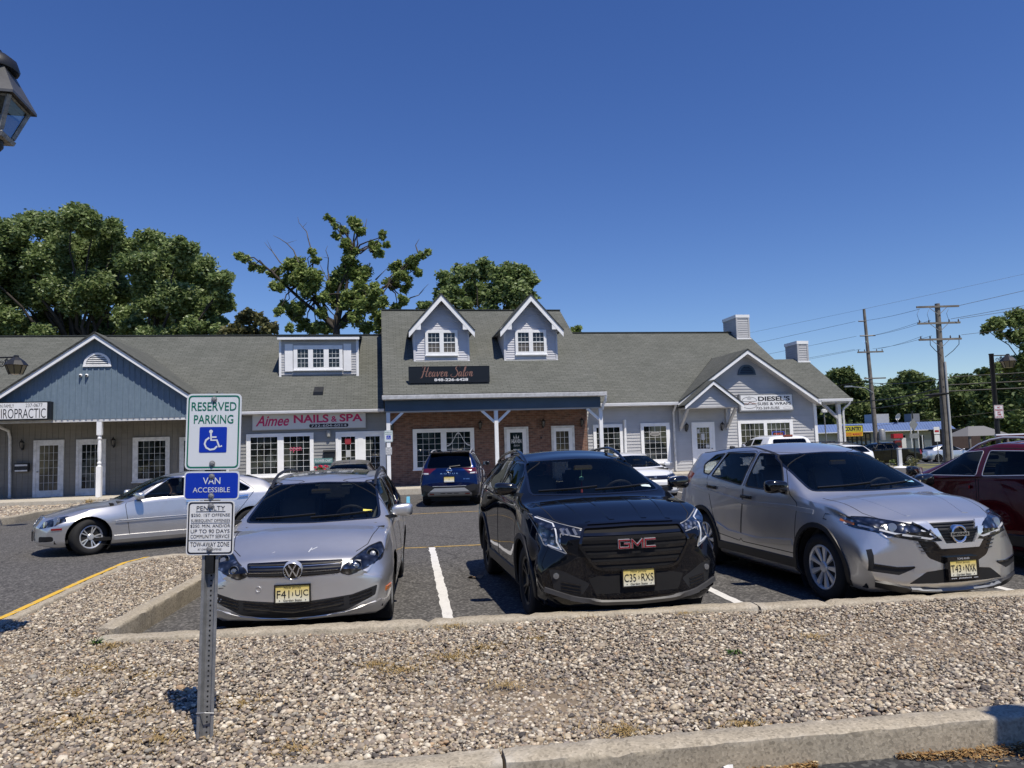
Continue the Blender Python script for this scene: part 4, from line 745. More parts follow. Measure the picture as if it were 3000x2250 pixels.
def penalty(root, z0, w_, h, y, name='sign_plate'):
    o = plate_sign(root, w_, h, z0, y, w_ * .03, M['sign_white'], w_ * .025, .025, name, M['ink']); t = MB(); k = dict(origin=(0, y, z0), mb=t, off=.0015)
    text_mb('PENALTY', -w_*.30, w_*.30, h*.825, h*.905, bold=.0, **k); t.box(-w_*.31, w_*.31, y - .002, y - .0012, z0 + h*.80, z0 + h*.808)
    for a, xx, z, hh in (('$250. 1ST OFFENSE', .41, .70, .065), ('SUBSEQUENT OFFENSES', .41, .60, .062), ('$250. MIN. AND/OR', .42, .50, .065), ('UP TO 90 DAYS', .41, .405, .068), ('COMMUNITY SERVICE', .41, .31, .066), ('TOW-AWAY ZONE', .41, .155, .085), ('AT OWNERS EXPENSE', .25, .085, .038)): text_mb(a, -w_*xx, w_*xx, h*z, h*(z + hh), bold=.0, **k)
    t.box(-w_*.41, w_*.41, y - .002, y - .0012, z0 + h*.588, z0 + h*.594); t.box(-w_*.46, w_*.46, y - .002, y - .0012, z0 + h*.268, z0 + h*.278); t.build('lettering', M['ink'], o); return o
s = on_wall('penalty_sign', .01, -.025, 1.50, 'small black and white penalty plate low on the left salon post', 'sign'); penalty(s, 0, .25, .30, -.01)
# wall lanterns, boxes, cameras
def lantern(root, sc=1.0):
    MB().box(-.04, .04, -.02, 0, -.10, .10).build('back_plate', M['black_metal'], root, bevel=.008)
    MB().tube([(0, -.01, -.06), (0, -.08, -.12), (0, -.13, -.10), (0, -.13, -.05)], .011, 6).lathe([(.02, -.06), (.05, -.04), (.05, -.03), (0, -.03)], (0, -.13, 0), 6).lathe([(.095, .17), (.10, .18), (.05, .24), (.02, .27), (.012, .31), (0, .32)], (0, -.13, 0), 6).build('lamp_frame', M['black_metal'], root)
    bars = MB()
    for k in range(6): a = math.pi / 3 * k; bars.beam((.048 * math.cos(a), -.13 + .048 * math.sin(a), -.035), (.088 * math.cos(a), -.13 + .088 * math.sin(a), .175), .010, .010)
    bars.build('lamp_bar', M['black_metal'], root); MB().lathe([(.042, -.03), (.08, .165)], (0, -.13, 0), 6).build('lamp_glass', mat('smoked_glass', (.12, .115, .10), .1, coat=.5) if 'lg' not in M else M['lg'], root)
lan = [(-13.98, 2.22, 'black carriage lamp on the boards above the white barred mailbox'), (-10.69, 2.22, 'black carriage lamp between the porch post and the square window'), (.17, 2.55, 'black carriage lamp on the brick behind the left salon post'), (3.91, 2.55, 'black carriage lamp on brick right of the salon window'),
       (6.68, 2.55, 'black carriage lamp on brick between the two salon doors'), (8.41, 2.56, 'black carriage lamp at the right end of the brick'), (13.27, 2.22, 'black carriage lamp left of the sandwich shop door'), (14.98, 2.22, 'black carriage lamp right of the sandwich shop door')]
first = None
for u, z, lab in lan:
    if first is None: first = on_wall('wall_lantern', u, 1.965, z, lab, 'lantern', 'carriage lamps on the shop fronts'); lantern(first); o = first
    else: o = copy_tree(first); o.location = Wp(u, 1.965, z); o['label'] = lab
s = on_wall('porch_lamp', -2.42, 1.975, 2.32, 'grey box shaped lamp between the nail studio window and doors', 'lamp'); MB().box(-.08, .08, -.14, 0, .20, .26).box(-.03, .03, -.06, 0, .1, .2).build('lamp_cap', M['galv'], s, bevel=.01); MB().lathe([(.075, .0), (.085, .20)], (0, -.075, 0), 8).build('lamp_shade', mat('frosted', (.35, .36, .35), .5), s)
def mailbox(s, flag=True):
    MB().box(-.25, .25, -.16, -.005, 0, .30).build('box', M['black_metal'], s, bevel=.015); MB().box(-.22, .22, -.168, -.161, .22, .285).box(-.22, .22, -.168, -.161, .015, .07).build('label_strip', M['white_worn'], s)
    MB().box(-.26, .26, -.18, -.0, .305, .33).build('lid', M['black_metal'], s, bevel=.01)
s = on_wall('mailbox', -13.97, 1.975, 1.27, 'black mailbox with two white strips beside the curtained door', 'mailbox'); mailbox(s)
s = on_wall('mailbox', -2.40, 1.975, 1.42, 'plain black mailbox under the box lamp by the nail studio doors', 'mailbox'); MB().box(-.23, .23, -.17, 0, 0, .26).build('box', M['black_metal'], s, bevel=.02); MB().prism([(-.20, .262), (0, .262), (0, .34)], .50, 'x', -.25).build('lid', M['black_metal'], s)
for u, lab in ((-11.21, 'white dome camera, nearer the gable left slope'), (-11.0, 'white dome camera, nearer the gable centre line')):
    s = on_wall('security_camera', u, -.085, 4.78, lab + ' below the half round vent', 'camera', 'dome cameras on the blue gable'); MB().lathe([(.06, 0), (.06, -.03), (.05, -.06), (.02, -.08)], (0, 0, 0), 12, 'y').build('camera_body', M['white_paint'], s, smooth=50); MB().lathe([(.035, -.05), (.04, -.08), (.025, -.11), (0, -.118)], (0, 0, -.015), 12, 'y').build('camera_lens', M['gloss_black'], s, smooth=50)
# ------------------------------------------------------------------ the reserved-parking sign in front
root = empty('parking_sign', (-1.755, 4.29, .10), R_(2), 'tall galvanised post carrying reserved parking, van accessible and penalty plates', 'sign'); root.rotation_euler = (R_(-1.0), R_(1.25), R_(2))
mb = MB(); H_ = 1.94; prof = [(-.046, .0), (-.046, -.004), (-.030, -.004), (-.020, .024), (.020, .024), (.030, -.004), (.046, -.004), (.046, 0), (.033, .001), (.023, .029), (-.023, .029), (-.033, .001)]
prof = prof[::-1]; post = MB().prism(prof, H_, 'z', 0).build('post', M['galv'], root); mb = MB()
for k in range(70): z = .05 + k * .0275; mb.lathe([(.0052, 0), (.0052, -.001)], (0, .0235, z), 8, 'y')
mb.build('punched_hole', M['dark_void'], post); yb = -.016
MB().box(-.022, .022, -.013, .02, .92, 1.06).build('post_splice', M['black_metal'], post)
MB().tube([(-.048, -.006, .16), (0, -.014, .165), (.048, -.006, .16)], .004, 5).build('wire_tie', M['galv'], post)
o1 = reserved(root, 1.50, .311, .434, yb, .032); van = plate_sign(root, .311, .160, 1.330, yb, 0, M['reflective'], 0, .026); c = rounded([(-.148, 1.338), (.148, 1.338), (.148, 1.482), (-.148, 1.482)], .02, 5)
MB().add([(x, yb - .0012, z) for x, z in c], [tuple(range(len(c)))]).build('symbol_field', M['sign_blue'], van); t = MB(); text_mb('VAN', -.049, .049, 1.418, 1.456, origin=(0, yb - .001, 0), mb=t, bold=.005); text_mb('ACCESSIBLE', -.104, .104, 1.372, 1.400, origin=(0, yb - .001, 0), mb=t); t.build('lettering', M['reflective'], van)
for ch in list(o1.children) + [o1]: pass
po = penalty(root, 1.022, .265, .302, yb)
bo = MB()
for z in (1.902, 1.534, 1.462, 1.352, 1.296, 1.055): bo.lathe([(.013, -.004), (.013, -.006), (.009, -.011), (0, -.012)], (0, yb, z), 6, 'y').lathe([(.017, -.003), (.017, -.0045), (.0, -.0046)], (0, yb, z), 12, 'y')
bo.build('bolt', M['galv'], root); br = MB()
for z in (1.495, 1.325): br.box(-.04, .04, -.012, .002, z - .006, z + .006)
br.build('bracket', M['black_metal'], root)
# ------------------------------------------------------------------ lamp posts
M['lamp_black'] = mat('lamp_black', (.014, .015, .018), .45, var=.4, vscale=8, bump=.1); M['lamp_clear'] = glass_mat('lantern_glass', (.62, .68, .72)); M['lamp_amber'] = mat('aged_lamp_plastic', (.28, .20, .09), .3, var=.2, coat=.4); M['chipped'] = mat('chipped_paint', (.30, .30, .28), .7, var=.5, vscale=20)
def post_top(x, y, base, lab):
    """four-sided lantern on a straight post"""
    r = empty('lamp_post', (x, y, base), R_(12), lab, 'street lamp', 'lantern topped posts by the stone bed'); zb = 4.08 - .12; sq = .5
    MB().lathe([(.12, 0), (.12, .12), (.09, .2), (.07, .5), (.05, 3.0), (.04, zb - .10), (.075, zb - .05), (.075, zb)], n=16).build('pole', M['lamp_black'], r, smooth=50)
    h = MB().lathe([(.15, 0), (.165, .03), (.14, .05)], (0, 0, zb), 4, sq=sq); R0, R1 = .14, .27; z0, z1 = zb + .05, zb + .29
    for k in range(4): a = math.pi / 2 * (k + sq); h.beam((R0 * math.cos(a), R0 * math.sin(a), z0), (R1 * .90 * math.cos(a), R1 * .90 * math.sin(a), z1), .028, .028)
    h.build('lamp_cage', M['chipped'], r); MB().lathe([(R1 * .9, z1 - .012), (R1 * .93, z1), (R1 * .9, z1 + .01)], (0, 0, 0), 4, sq=sq).build('cage_rim', M['chipped'], r)
    MB().lathe([(R1 * 1.08, z1 + .01), (R1 * 1.12, z1 + .0), (R1 * 1.12, z1 + .02), (.14, z1 + .25), (.135, z1 + .26)], n=4, sq=sq).build('lamp_roof', mat('weathered_tin', (.10, .102, .105), .5, .3, var=.3), r)
    MB().lathe([(.155, z1 + .25), (.16, z1 + .27), (.14, z1 + .33), (.08, z1 + .375), (.02, z1 + .39), (.035, z1 + .40), (.035, z1 + .41), (.012, z1 + .425), (.022, z1 + .44), (.006, z1 + .53), (0, z1 + .55)], n=16).build('finial', M['lamp_black'], r, smooth=40)
    MB().lathe([(R0 * .95, z0), (R1 * .86, z1 - .01)], n=4, sq=sq).build('lamp_glass', M['lamp_clear'], r); MB().lathe([(.0, z0), (.03, z0 + .01), (.03, z0 + .06), (.045, z0 + .10), (.05, z0 + .15), (.03, z0 + .20), (0, z0 + .21)], n=12).build('bulb', M['white_lens'], r, smooth=60); return r
p_ = post_top(-3.885, 5.42, .12, 'black post-top lantern whose head is cut off by the upper edge of the sky')
p_.rotation_euler = (0, R_(1.0), R_(12)); p_.location.x = -3.90; p_['label'] = 'black four sided lantern on a tall post, head high against open sky'
p_ = post_top(3.80, 2.38, 0.0, 'post-top lantern outside the view whose head shades the near kerb at the lower right')
def arm_lamp(x, y, base, zt, side, lab, flood=False):
    r = empty('lamp_post', (x, y, base), 0, lab, 'street lamp', 'arm lamps around the lot'); H_ = zt - base
    MB().lathe([(.20, 0), (.20, .3), (.12, .45), (.085, .7), (.075, H_ - .05), (.085, H_ - .04), (.085, H_)], n=14).build('pole', M['lamp_black'], r, smooth=50); s = side
    a = MB().tube([(0, 0, H_ - .07), (s * .62, 0, H_ - .07)], .022, 6); sc = [(s * (.10 + .30 * t - .0), 0, H_ - .42 + .34 * t + .05 * math.sin(t * 9)) for t in np.linspace(0, 1, 14)]; a.tube(sc, .012, 5)
    for cx, cz, rr in ((.20, -.22, .07), (.33, -.16, .05)): a.tube([(s * (cx + rr * (1 - t * .07) * math.cos(t)), 0, H_ + cz + rr * (1 - t * .07) * math.sin(t)) for t in np.linspace(0, 9, 22)], .009, 5)
    a.build('lamp_arm', M['lamp_black'], r, smooth=50); hz = H_ - .07; x0 = s * .58
    MB().lathe([(.03, .05), (.06, .04), (.06, .0), (.10, -.03), (.19, -.10), (.27, -.20), (.28, -.215), (.255, -.215)], (x0, 0, hz), 8, sq=.5).build('lamp_shade', M['lamp_black'], r); MB().lathe([(.245, -.21), (.15, -.44), (.0, -.46)], (x0, 0, hz), 8, sq=.5).build('lamp_glass', M['lamp_amber'], r)
    cg = MB()
    for k in range(8): an = math.pi / 4 * (k + .5); cg.beam((x0 + .247 * math.cos(an), .247 * math.sin(an), hz - .21), (x0 + .153 * math.cos(an), .153 * math.sin(an), hz - .45), .014, .014)
    cg.build('lamp_cage', M['lamp_black'], r); return r
arm_lamp(-13.20, 19.0, .1, 4.40, 1, 'dark arm lamp with amber lantern hanging before the blue gable')
r = arm_lamp(17.02, 26.5, .0, 4.45, 1, 'dark arm lamp with amber lantern above the no parking sign')
s = empty('no_parking_sign', (17.05, 26.40, 2.16), R_(-2), 'white no parking any time sign with red arrow fixed to the lamp pole', 'sign'); M['sign_red'] = mat('sign_red', (.42, .02, .03), .5)
o = plate_sign(s, .31, .46, 0, -.02, .010, M['sign_white'], .012, .03, 'sign_plate', M['sign_red']); t = MB()
for a, z in (('NO', .345), ('PARKING', .255), ('ANY', .175), ('TIME', .095)): w_ = {'NO': .05, 'PARKING': .12, 'ANY': .06, 'TIME': .07}[a]; text_mb(a, -w_, w_, z, z + .062, origin=(0, -.022, 0), mb=t, bold=.02)
t.box(-.08, .08, -.0235, -.022, .045, .057).add([(-.11, -.0235, .051), (-.07, -.0235, .03), (-.07, -.0235, .072)], [(0, 1, 2)]).add([(.11, -.0235, .051), (.07, -.0235, .072), (.07, -.0235, .03)], [(0, 1, 2)]); t.build('lettering', M['sign_red'], o)
# ------------------------------------------------------------------ utility poles and wires
M['wood_pole'] = mat('weathered_pole', (.17, .155, .14), .9, var=.35, vscale=2, bump=.2, bscale=20); M['wire'] = mat('wire', (.012, .012, .013), .6); M['insul'] = mat('insulator', (.06, .05, .05), .4)
r = empty('utility_pole', (27.5, 48.0, -.35), 0, 'stout wooden pole with three crossarms and a pale conduit rising behind the crossover roofs', 'utility pole')
MB().tube([(0, 0, 0), (.05, 0, 5), (.12, 0, 10.4)], [.24, .20, .15], 12).build('pole', M['wood_pole'], r, smooth=50)
for z in (10.12, 9.05, 8.0): MB().box(-1.33, 1.40, -.22, -.13, z, z + .12).build('crossarm', M['wood_pole'], r); MB().beam((-.55, -.2, z + .02), (.02, -.2, z - .45), .03, .03).beam((.62, -.2, z + .02), (.10, -.2, z - .45), .03, .03).build('arm_brace', M['galv'], r)
ins = MB()
for z in (9.05, 8.0):
    for x in (-1.2, -.6, .7, 1.3): ins.lathe([(.03, .12), (.05, .18), (.03, .26), (.02, .3)], (x, -.17, z), 8)
ins.build('insulator', M['insul'], r); MB().tube([(.17, -.26, .2), (.19, -.25, 3.0), (.20, -.22, 6.6)], .075, 8).build('conduit', mat('conduit', (.45, .46, .47), .5), r)
j = MB(); j.tube([(-.62, -.2, 8.3), (-.64, -.2, 7.7), (-.35, -.2, 7.35), (0, -.2, 7.0)], .022, 5).tube([(1.25, -.2, 8.3), (1.20, -.2, 7.7), (.8, -.2, 7.3), (.25, -.2, 6.9)], .022, 5).tube([(-.2, -.22, 6.0), (-.14, -.24, 3.0), (-.2, -.25, .5)], .03, 5)
for x in (-1.2, -.55, .7): j.tube([(x, -.2, 10.0), (x - .2, -.3, 9.7), (x - .05, -.25, 9.2)], .012, 4)
j.build('jumper_cable', M['wire'], r)
r = empty('utility_pole', (32.72, 68.0, -.75), 0, 'leaning wooden pole with one wide crossarm nearer the shops', 'utility pole')
MB().tube([(0, 0, 0), (-.15, 0, 7), (-.32, 0, 14.0)], [.22, .18, .12], 10).build('pole', M['wood_pole'], r, smooth=50); MB().box(-1.25, 1.1, -.2, -.1, 9.95, 10.08).build('crossarm', M['wood_pole'], r); MB().box(-.8, 1.15, -.2, -.1, 7.55, 7.66).build('crossarm', M['wood_pole'], r)
ins = MB()
for x, z in ((-.95, 12.85), (.5, 11.5), (-.9, 11.5)): ins.tube([(-.26, -.1, z), (x, -.1, z + .02)], .06, 6)
for x in (-1.15, -.6, .5, 1.0): ins.lathe([(.03, 0), (.05, .1), (.02, .2)], (x, -.15, 10.08), 6)
ins.build('insulator', M['insul'], r); MB().tube([(-.1, -.2, 6.3), (-1.0, -.6, 6.75), (-2.55, -1.2, 6.85)], .035, 5).build('lamp_arm', M['alum'], r, smooth=50); MB().box(-3.1, -2.4, -1.35, -1.05, 6.80, 6.92).build('lamp_head', M['alum'], r, bevel=.04)
MB().lathe([(.28, 0), (.28, .9), (.2, 1.0), (0, 1.02)], (.35, -.35, 2.0), 12).build('transformer', M['galv'], r, smooth=50)
def wire(a, b, sag, rad, lab):
    a = Vector(a); b = Vector(b); n = 18; pts = [a.lerp(b, t) + Vector((0, 0, -sag * 1.3 * t * (1 - t))) - a for t in np.linspace(0, 1, n)]
    o = MB().tube(pts, rad * (.62 if rad < .03 else .85), 5).build('power_line', M['wire']); o.location = a; tag(o, lab, 'wire', 'overhead wires at the road')
P1, P2 = Vector((27.6, 47.8, -.35)), Vector((32.4, 67.9, -.75)); q1 = lambda x, z: (P1.x + x, P1.y, P1.z + z); q2 = lambda x, z: (P2.x + x, P2.y, P2.z + z)
W_ = [(q2(-.25, 13.95), (70, 60, 20), .4, .016, 'thin top wire from the leaning pole top to the upper right'), (q2(-.25, 13.95), (-30, 100, 5.5), .6, .014, 'thin top wire sloping down behind the chimneys'),
      (q2(-.9, 12.86), (-25, 105, 4.5), .5, .02, 'wire from the upper left bracket of the leaning pole'), (q2(-.1, 12.9), q1(-1.25, 10.05), .25, .02, 'wire between the leaning pole bracket and the top crossarm'),
      (q2(-.9, 11.5), (-25, 105, 3.6), .5, .02, 'wire from the lower left bracket of the leaning pole'), (q2(.5, 11.5), q1(-1.2, 9.25), .2, .018, 'wire from the leaning pole to the middle crossarm'), (q2(.5, 11.5), q1(-.6, 9.3), .3, .018, 'second wire from the leaning pole to the middle crossarm'),
      (q2(-1.15, 10.3), (-28, 104, 2.6), .6, .018, 'outermost wire leaving the leaning pole crossarm leftward'), (q2(-.6, 10.3), (-27, 106, 2.2), .6, .018, 'inner wire leaving the leaning pole crossarm leftward'), (q2(1.0, 10.3), q1(-1.2, 8.3), .3, .018, 'wire between the wide crossarm and the lowest arm'), (q2(.5, 10.3), q1(-.6, 8.3), .35, .018, 'lower wire between the wide crossarm and the lowest arm'),
      (q1(1.3, 10.2), (62, 38, 16.5), .5, .022, 'wire running from the top crossarm to the upper right'), (q1(.7, 9.35), (60, 36, 13.6), .5, .022, 'wire running right from the middle crossarm, upper'), (q1(1.3, 9.35), (60, 38, 12.6), .5, .022, 'wire running right from the middle crossarm, lower'), (q1(1.3, 8.3), (60, 38, 10.4), .4, .02, 'wire running right from the lowest crossarm'),
      (q1(.05, 5.6), (55, 34, 5.6), .3, .035, 'thick cable to the right at the lamp arm height, upper'), (q1(.05, 5.1), (55, 34, 5.0), .35, .045, 'thick cable to the right at the lamp arm height, middle'), (q1(.05, 4.7), (55, 34, 4.3), .2, .05, 'thick cable to the right at the lamp arm height, lower'),
      (q1(-.1, 5.5), q2(.1, 7.2), .5, .035, 'thick cable between the two poles, upper'), (q1(-.1, 5.0), q2(.1, 5.6), .5, .05, 'thick cable between the two poles, middle'), (q1(-.1, 4.6), q2(.1, 4.9), .5, .05, 'thick cable between the two poles, lower'),
      (q2(-.1, 7.4), (8, 95, 4.4), .6, .04, 'thick cable passing behind the sandwich shop roof, upper'), (q2(-.1, 5.6), (8, 95, 2.5), .6, .05, 'thick cable passing behind the sandwich shop roof, lower'), (q2(0, 3.3), (60, 60, 5.3), .3, .02, 'low thin wire crossing in front of the wood')]
for a_ in W_: wire(*a_)
o = MB().tube([(0, 0, 0), (.5, -.4, .02), (1.05, -.9, .06)], [.05, .12, .05], 8).build('cable_splice', M['wire'], smooth=50); o.location = (26.3, 47.9, 4.12); tag(o, 'fat black splice case hanging on the lowest thick cable', 'splice case')
# ------------------------------------------------------------------ food market across the road
M['blue_roof'] = mat('blue_metal_roof', (.055, .12, .31), .4, var=.12, vscale=.4); M['store_wall'] = mat('store_wall', (.42, .43, .43), .8, var=.1); M['store_white'] = mat('store_white', (.62, .62, .60), .8, var=.1, bump=.1)
r = empty('food_market', (52.2, 107, -.72), R_(-1), 'low food market with blue metal mansard roof across the road', 'building')
MB().box(-9.7, 9.3, 0, 9, 1.55, 3.15).build('wall', M['store_wall'], r); MB().box(-1.6, 9.0, -.05, 8.9, 0, 1.55).box(-9.7, -6.0, -.04, 8.9, 0, 1.55).build('wall', M['store_white'], r); mb = MB()
mb.add([(-9.9, -1.3, 3.0), (9.8, -1.3, 3.0), (9.2, -.1, 4.15), (-9.9, -.1, 4.15), (9.2, 9, 4.15), (-9.9, 9, 4.15), (9.8, 10, 3.0), (-9.9, -.9, 2.98), (9.7, -.9, 2.98)], [(0, 1, 2, 3), (3, 2, 4, 5), (1, 6, 4, 2), (0, 1, 8, 7)]); rf = mb.build('roof', M['blue_roof'], r); sm = MB()
for k in range(50): x = -9.8 + k * .39; sm.beam((x, -1.29, 3.02), (x - .0, -.10, 4.16), .03, .05)
sm.build('standing_seam', M['blue_roof'], rf); MB().box(-9.9, 9.8, -1.36, -1.30, 2.92, 3.02).build('gutter', M['sign_white'], rf)
MB().box(-6.0, -1.6, -.02, .0, .1, 2.7).build('shop_front', M['pane'], r); fr = MB(); rr = random.Random(3)
for k in range(8): x = -6.0 + k * .63; fr.box(x - .05, x + .05, -.12, -.02, 0, 2.75)
fr.box(-6.0, -1.6, -.1, -.021, 1.9, 2.0).box(-6.0, -1.6, -.1, -.021, 2.65, 2.78).build('shop_front_frame', M['black_metal'], r); ps = MB()
for k in range(14): x = -5.9 + (k % 7) * .63; z = .5 + (k // 7) * .75; ps.box(x, x + rr.uniform(.3, .5), -.04, -.025, z, z + rr.uniform(.35, .6))
ps.build('window_poster', mat('poster', (.30, .36, .42), .6, var=.5, vscale=1.5), r); MB().box(5.2, 5.9, -.07, -.04, 0, 2.2).build('door', M['black_metal'], r); MB().box(1.9, 3.3, -.08, -.05, .6, 2.3).build('window', M['pane'], r)
MB().box(-.2, 2.2, 2, 4.5, 4.15, 5.5).build('roof_unit', M['store_wall'], r); MB().box(5.4, 6.6, 2, 4, 4.15, 5.4).build('roof_unit', M['galv'], r)
s = empty('market_sign', (47.6, 105.55, 1.70), R_(-1), 'yellow and black market sign on the front edge of the blue roof', 'sign'); MB().box(-1.38, 1.38, 0, .35, -.1, 1.50).build('cabinet', M['sign_black'], s); MB().box(-1.30, 1.30, -.02, -.001, .60, 1.42).build('sign_face', mat('sign_yellow', (.62, .55, .05), .5), s); MB().box(-1.30, 1.30, -.02, -.001, -.02, .56).build('sign_face', mat('sign_orange', (.75, .45, .02), .5), s)
text_mb('COUNTRY', -1.2, 1.2, .72, 1.32, origin=(0, -.03, 0), bold=.05).build('lettering', M['ink'], s); text_mb('FOOD MARKET', -1.22, 1.22, .06, .46, origin=(0, -.03, 0), bold=.03).build('lettering', M['sign_red'], s)
s = empty('satellite_dish', (54.4, 106.5, 3.43), 0, 'white satellite dish on the blue roofed market', 'satellite dish'); MB().lathe([(.06, 0), (.06, .5)], n=8).build('mast', M['galv'], s); o = MB().lathe([(0, .12), (.25, .09), (.42, .03), (.5, -.05), (.48, -.06), (.4, .0), (0, .08)], (0, 0, 0), 18, 'y').build('dish', M['sign_white'], s, smooth=50); o.location = (0, -.1, .8); o.rotation_euler = (R_(20), 0, R_(25))
s = empty('fuel_pump', (49.3, 97, -.72), 0, 'red topped fuel dispenser before the white market wall', 'fuel pump'); MB().box(-.4, .4, -.3, .3, 0, 1.7).build('cabinet', mat('pump_red', (.20, .02, .02), .5), s, bevel=.03); MB().box(-.62, .62, -.4, .4, 1.95, 2.55).build('pump_head', M['sign_red'], s, bevel=.05); MB().box(.45, 1.0, -.3, .3, 0, 2.0).box(-.35, .35, -.2, .2, 1.7, 1.96).build('pump_side', M['store_white'], s); MB().box(-.3, .3, -.32, -.301, 1.0, 1.45).build('pump_screen', M['black_plastic'], s)
for x, y, h_, lab in ((51.7, 98, 4.1, 'tallest thin white pipe before the market wall'), (52.6, 98, 3.0, 'middle thin white pipe before the market wall'), (53.1, 98, 2.3, 'shortest thin white pipe before the market wall')): o = MB().tube([(0, 0, 0), (0, 0, h_)], .06, 6).build('vent_pipe', M['sign_white']); o.location = (x, y, -.72); tag(o, lab, 'pipe', 'pipes before the market')
s = empty('trash_can', (44.0, 98, -.72), 0, 'dark square litter bin before the market wall', 'bin'); MB().prism([(-.45, 0), (.45, 0), (.52, 1.1), (-.52, 1.1)], .9, 'y', -.45).build('bin_body', M['black_plastic'], s, bevel=.03); MB().box(-.55, .55, -.5, .5, 1.1, 1.2).build('lid', M['black_metal'], s, bevel=.03)
s = empty('traffic_cone', (43.6, 92, -.72), 0, 'orange cone at the edge of the market forecourt', 'cone'); MB().box(-.2, .2, -.2, .2, 0, .05).build('base', M['black_plastic'], s); MB().lathe([(.15, .05), (.03, .75), (0, .76)], n=12).build('cone_body', mat('cone_orange', (.8, .2, .03), .5), s)
s = empty('road_sign', (32.0, 57, -.6), 0, 'white roadside sign on a thin post before the market', 'sign'); MB().box(-.025, .025, -.02, .02, 0, 2.6).build('post', M['galv'], s); MB().box(-.22, .22, -.03, -.021, 2.25, 2.8).box(-.2, .2, -.03, -.021, 1.7, 2.2).build('sign_plate', M['sign_white'], s); MB().box(-.16, .16, -.034, -.031, 2.4, 2.55).build('sign_band', M['sign_red'], s)
s = empty('road_sign', (29.2, 55, -.6), R_(25), 'dark backed road sign on a dark post before the leaning pole', 'sign'); MB().box(-.05, .05, -.03, .03, 0, 4.0).build('post', M['black_metal'], s); MB().prism([(-.45, 3.0), (0, 2.55), (.45, 3.0), (0, 3.45)], .02, 'y', -.05).box(-.5, .5, -.05, -.03, 2.0, 2.35).build('sign_plate', M['galv'], s)
s = empty('gazebo', (43.0, 70, -.72), R_(8), 'small pavilion with dark hipped roof at the edge of the wood', 'building'); MB().add([(-2.2, -1.6, 2.1), (2.2, -1.6, 2.1), (2.2, 1.6, 2.1), (-2.2, 1.6, 2.1), (-.8, 0, 3.0), (.8, 0, 3.0)], [(0, 1, 5, 4), (1, 2, 5), (2, 3, 4, 5), (3, 0, 4), (3, 2, 1, 0)]).build('roof', mat('grey_roof', (.16, .16, .165), .8), s)
for x in (-1.9, 1.9):
    for y in (-1.4, 1.4): MB().box(x - .08, x + .08, y - .08, y + .08, 0, 2.1).build('post', M['wood_pole'], s)
MB().box(-1.8, 1.8, -1.3, 1.3, 0, .95).build('side_wall', mat('brown_boards', (.06, .04, .032), .8, var=.3), s)
s = empty('brick_shed', (49.8, 84, -.72), 0, 'red brown shed partly hidden between market and pavilion', 'building'); MB().box(-1.6, 2.2, 0, 3, 0, 2.7).build('wall', mat('shed_brown', (.06, .038, .03), .8, var=.2), s); MB().box(-1.8, 2.4, -.2, 3.2, 2.7, 2.9).build('roof', M['black_metal'], s)
s = empty('pedestal_post', (20.4, 40, -.11), 0, 'white square post on a round white base behind the silver crossover', 'post'); MB().box(-.09, .09, -.09, .09, .12, 1.05).box(-.11, .11, -.11, .11, 1.05, 1.1).build('post', M['sign_white'], s, bevel=.01); MB().lathe([(.34, 0), (.36, .06), (.28, .12), (.12, .15), (0, .15)], n=18).build('base', M['sign_white'], s, smooth=40)
s = empty('flood_light', (15.8, 38.0, -.1), 0, 'white floodlight on a thin pole seen through the corner porch', 'light'); MB().tube([(0, 0, 0), (-.08, 0, 3.0)], .03, 6).build('pole', M['galv'], s); MB().box(-.22, .06, -.12, .05, 3.0, 3.2).build('lamp_head', M['sign_white'], s, bevel=.03)
# flower cart by the nail studio
c = Wp(-2.55, .55, .262); s = empty('flower_cart', c, TH, 'small grey green planter cart with name board by the nail studio', 'planter'); MB().box(-.34, .34, -.2, .2, .12, .55).build('planter_box', mat('planter_green', (.10, .13, .11), .7), s, bevel=.02); MB().box(-.34, .34, .14, .18, .55, 1.02).box(-.36, .36, .10, .16, .98, 1.18).build('name_board', mat('teal_board', (.13, .25, .24), .6), s); text_mb('FLOWER CART', -.32, .32, 1.03, 1.13, origin=(0, .10, 0), bold=.01).build('lettering', M['sign_white'], s); MB().tube([(-.3, -.22, .12), (.3, -.22, .12)], .02, 5).build('axle', M['black_metal'], s)
for x in (-.3, .3): MB().lathe([(.12, -.015), (.12, .015), (.1, .015), (.1, -.015)], (x, 0, .12), 14, 'x').build('wheel', M['black_metal'], s)
s = empty('flowering_plant', Wp(-2.62, .35, .262 + .5), TH, 'red geraniums blooming over the planter cart', 'plant'); vs = []; fs = []
def disk(n, c, r, szr, out):
    for _ in range(n):
        d = rng.normal(0, 1, 3); d /= np.linalg.norm(d); p = np.array(c) + d * r * rng.uniform(.4, 1) ** .5 * np.array([1.2, .8, .8]); a = rng.normal(0, 1, 3); a /= np.linalg.norm(a); b_ = np.cross(a, d); b_ /= np.linalg.norm(b_) + 1e-6; sz = rng.uniform(*szr); i = len(out[0]); out[0].extend([tuple(p - a*sz), tuple(p + b_*sz*.7), tuple(p + a*sz), tuple(p - b_*sz*.7)]); out[1].append((i, i+1, i+2, i+3))
o1 = ([], []); disk(420, (0, 0, .16), .22, (.025, .05), o1); me = bpy.data.meshes.new('leaves'); me.from_pydata(*[o1[0], [], o1[1]]); link_mesh('leaves', me, M['green_blade'], s); o2 = ([], [])
for _ in range(16): disk(26, (rng.uniform(-.26, .26), rng.uniform(-.2, .1), rng.uniform(.12, .42)), .06, (.018, .034), o2)
me = bpy.data.meshes.new('petals'); me.from_pydata(o2[0], [], o2[1]); link_mesh('petals', me, island_mat('petal_red', [(0, (.55, .01, .05)), (1, (.75, .05, .12))]), s)
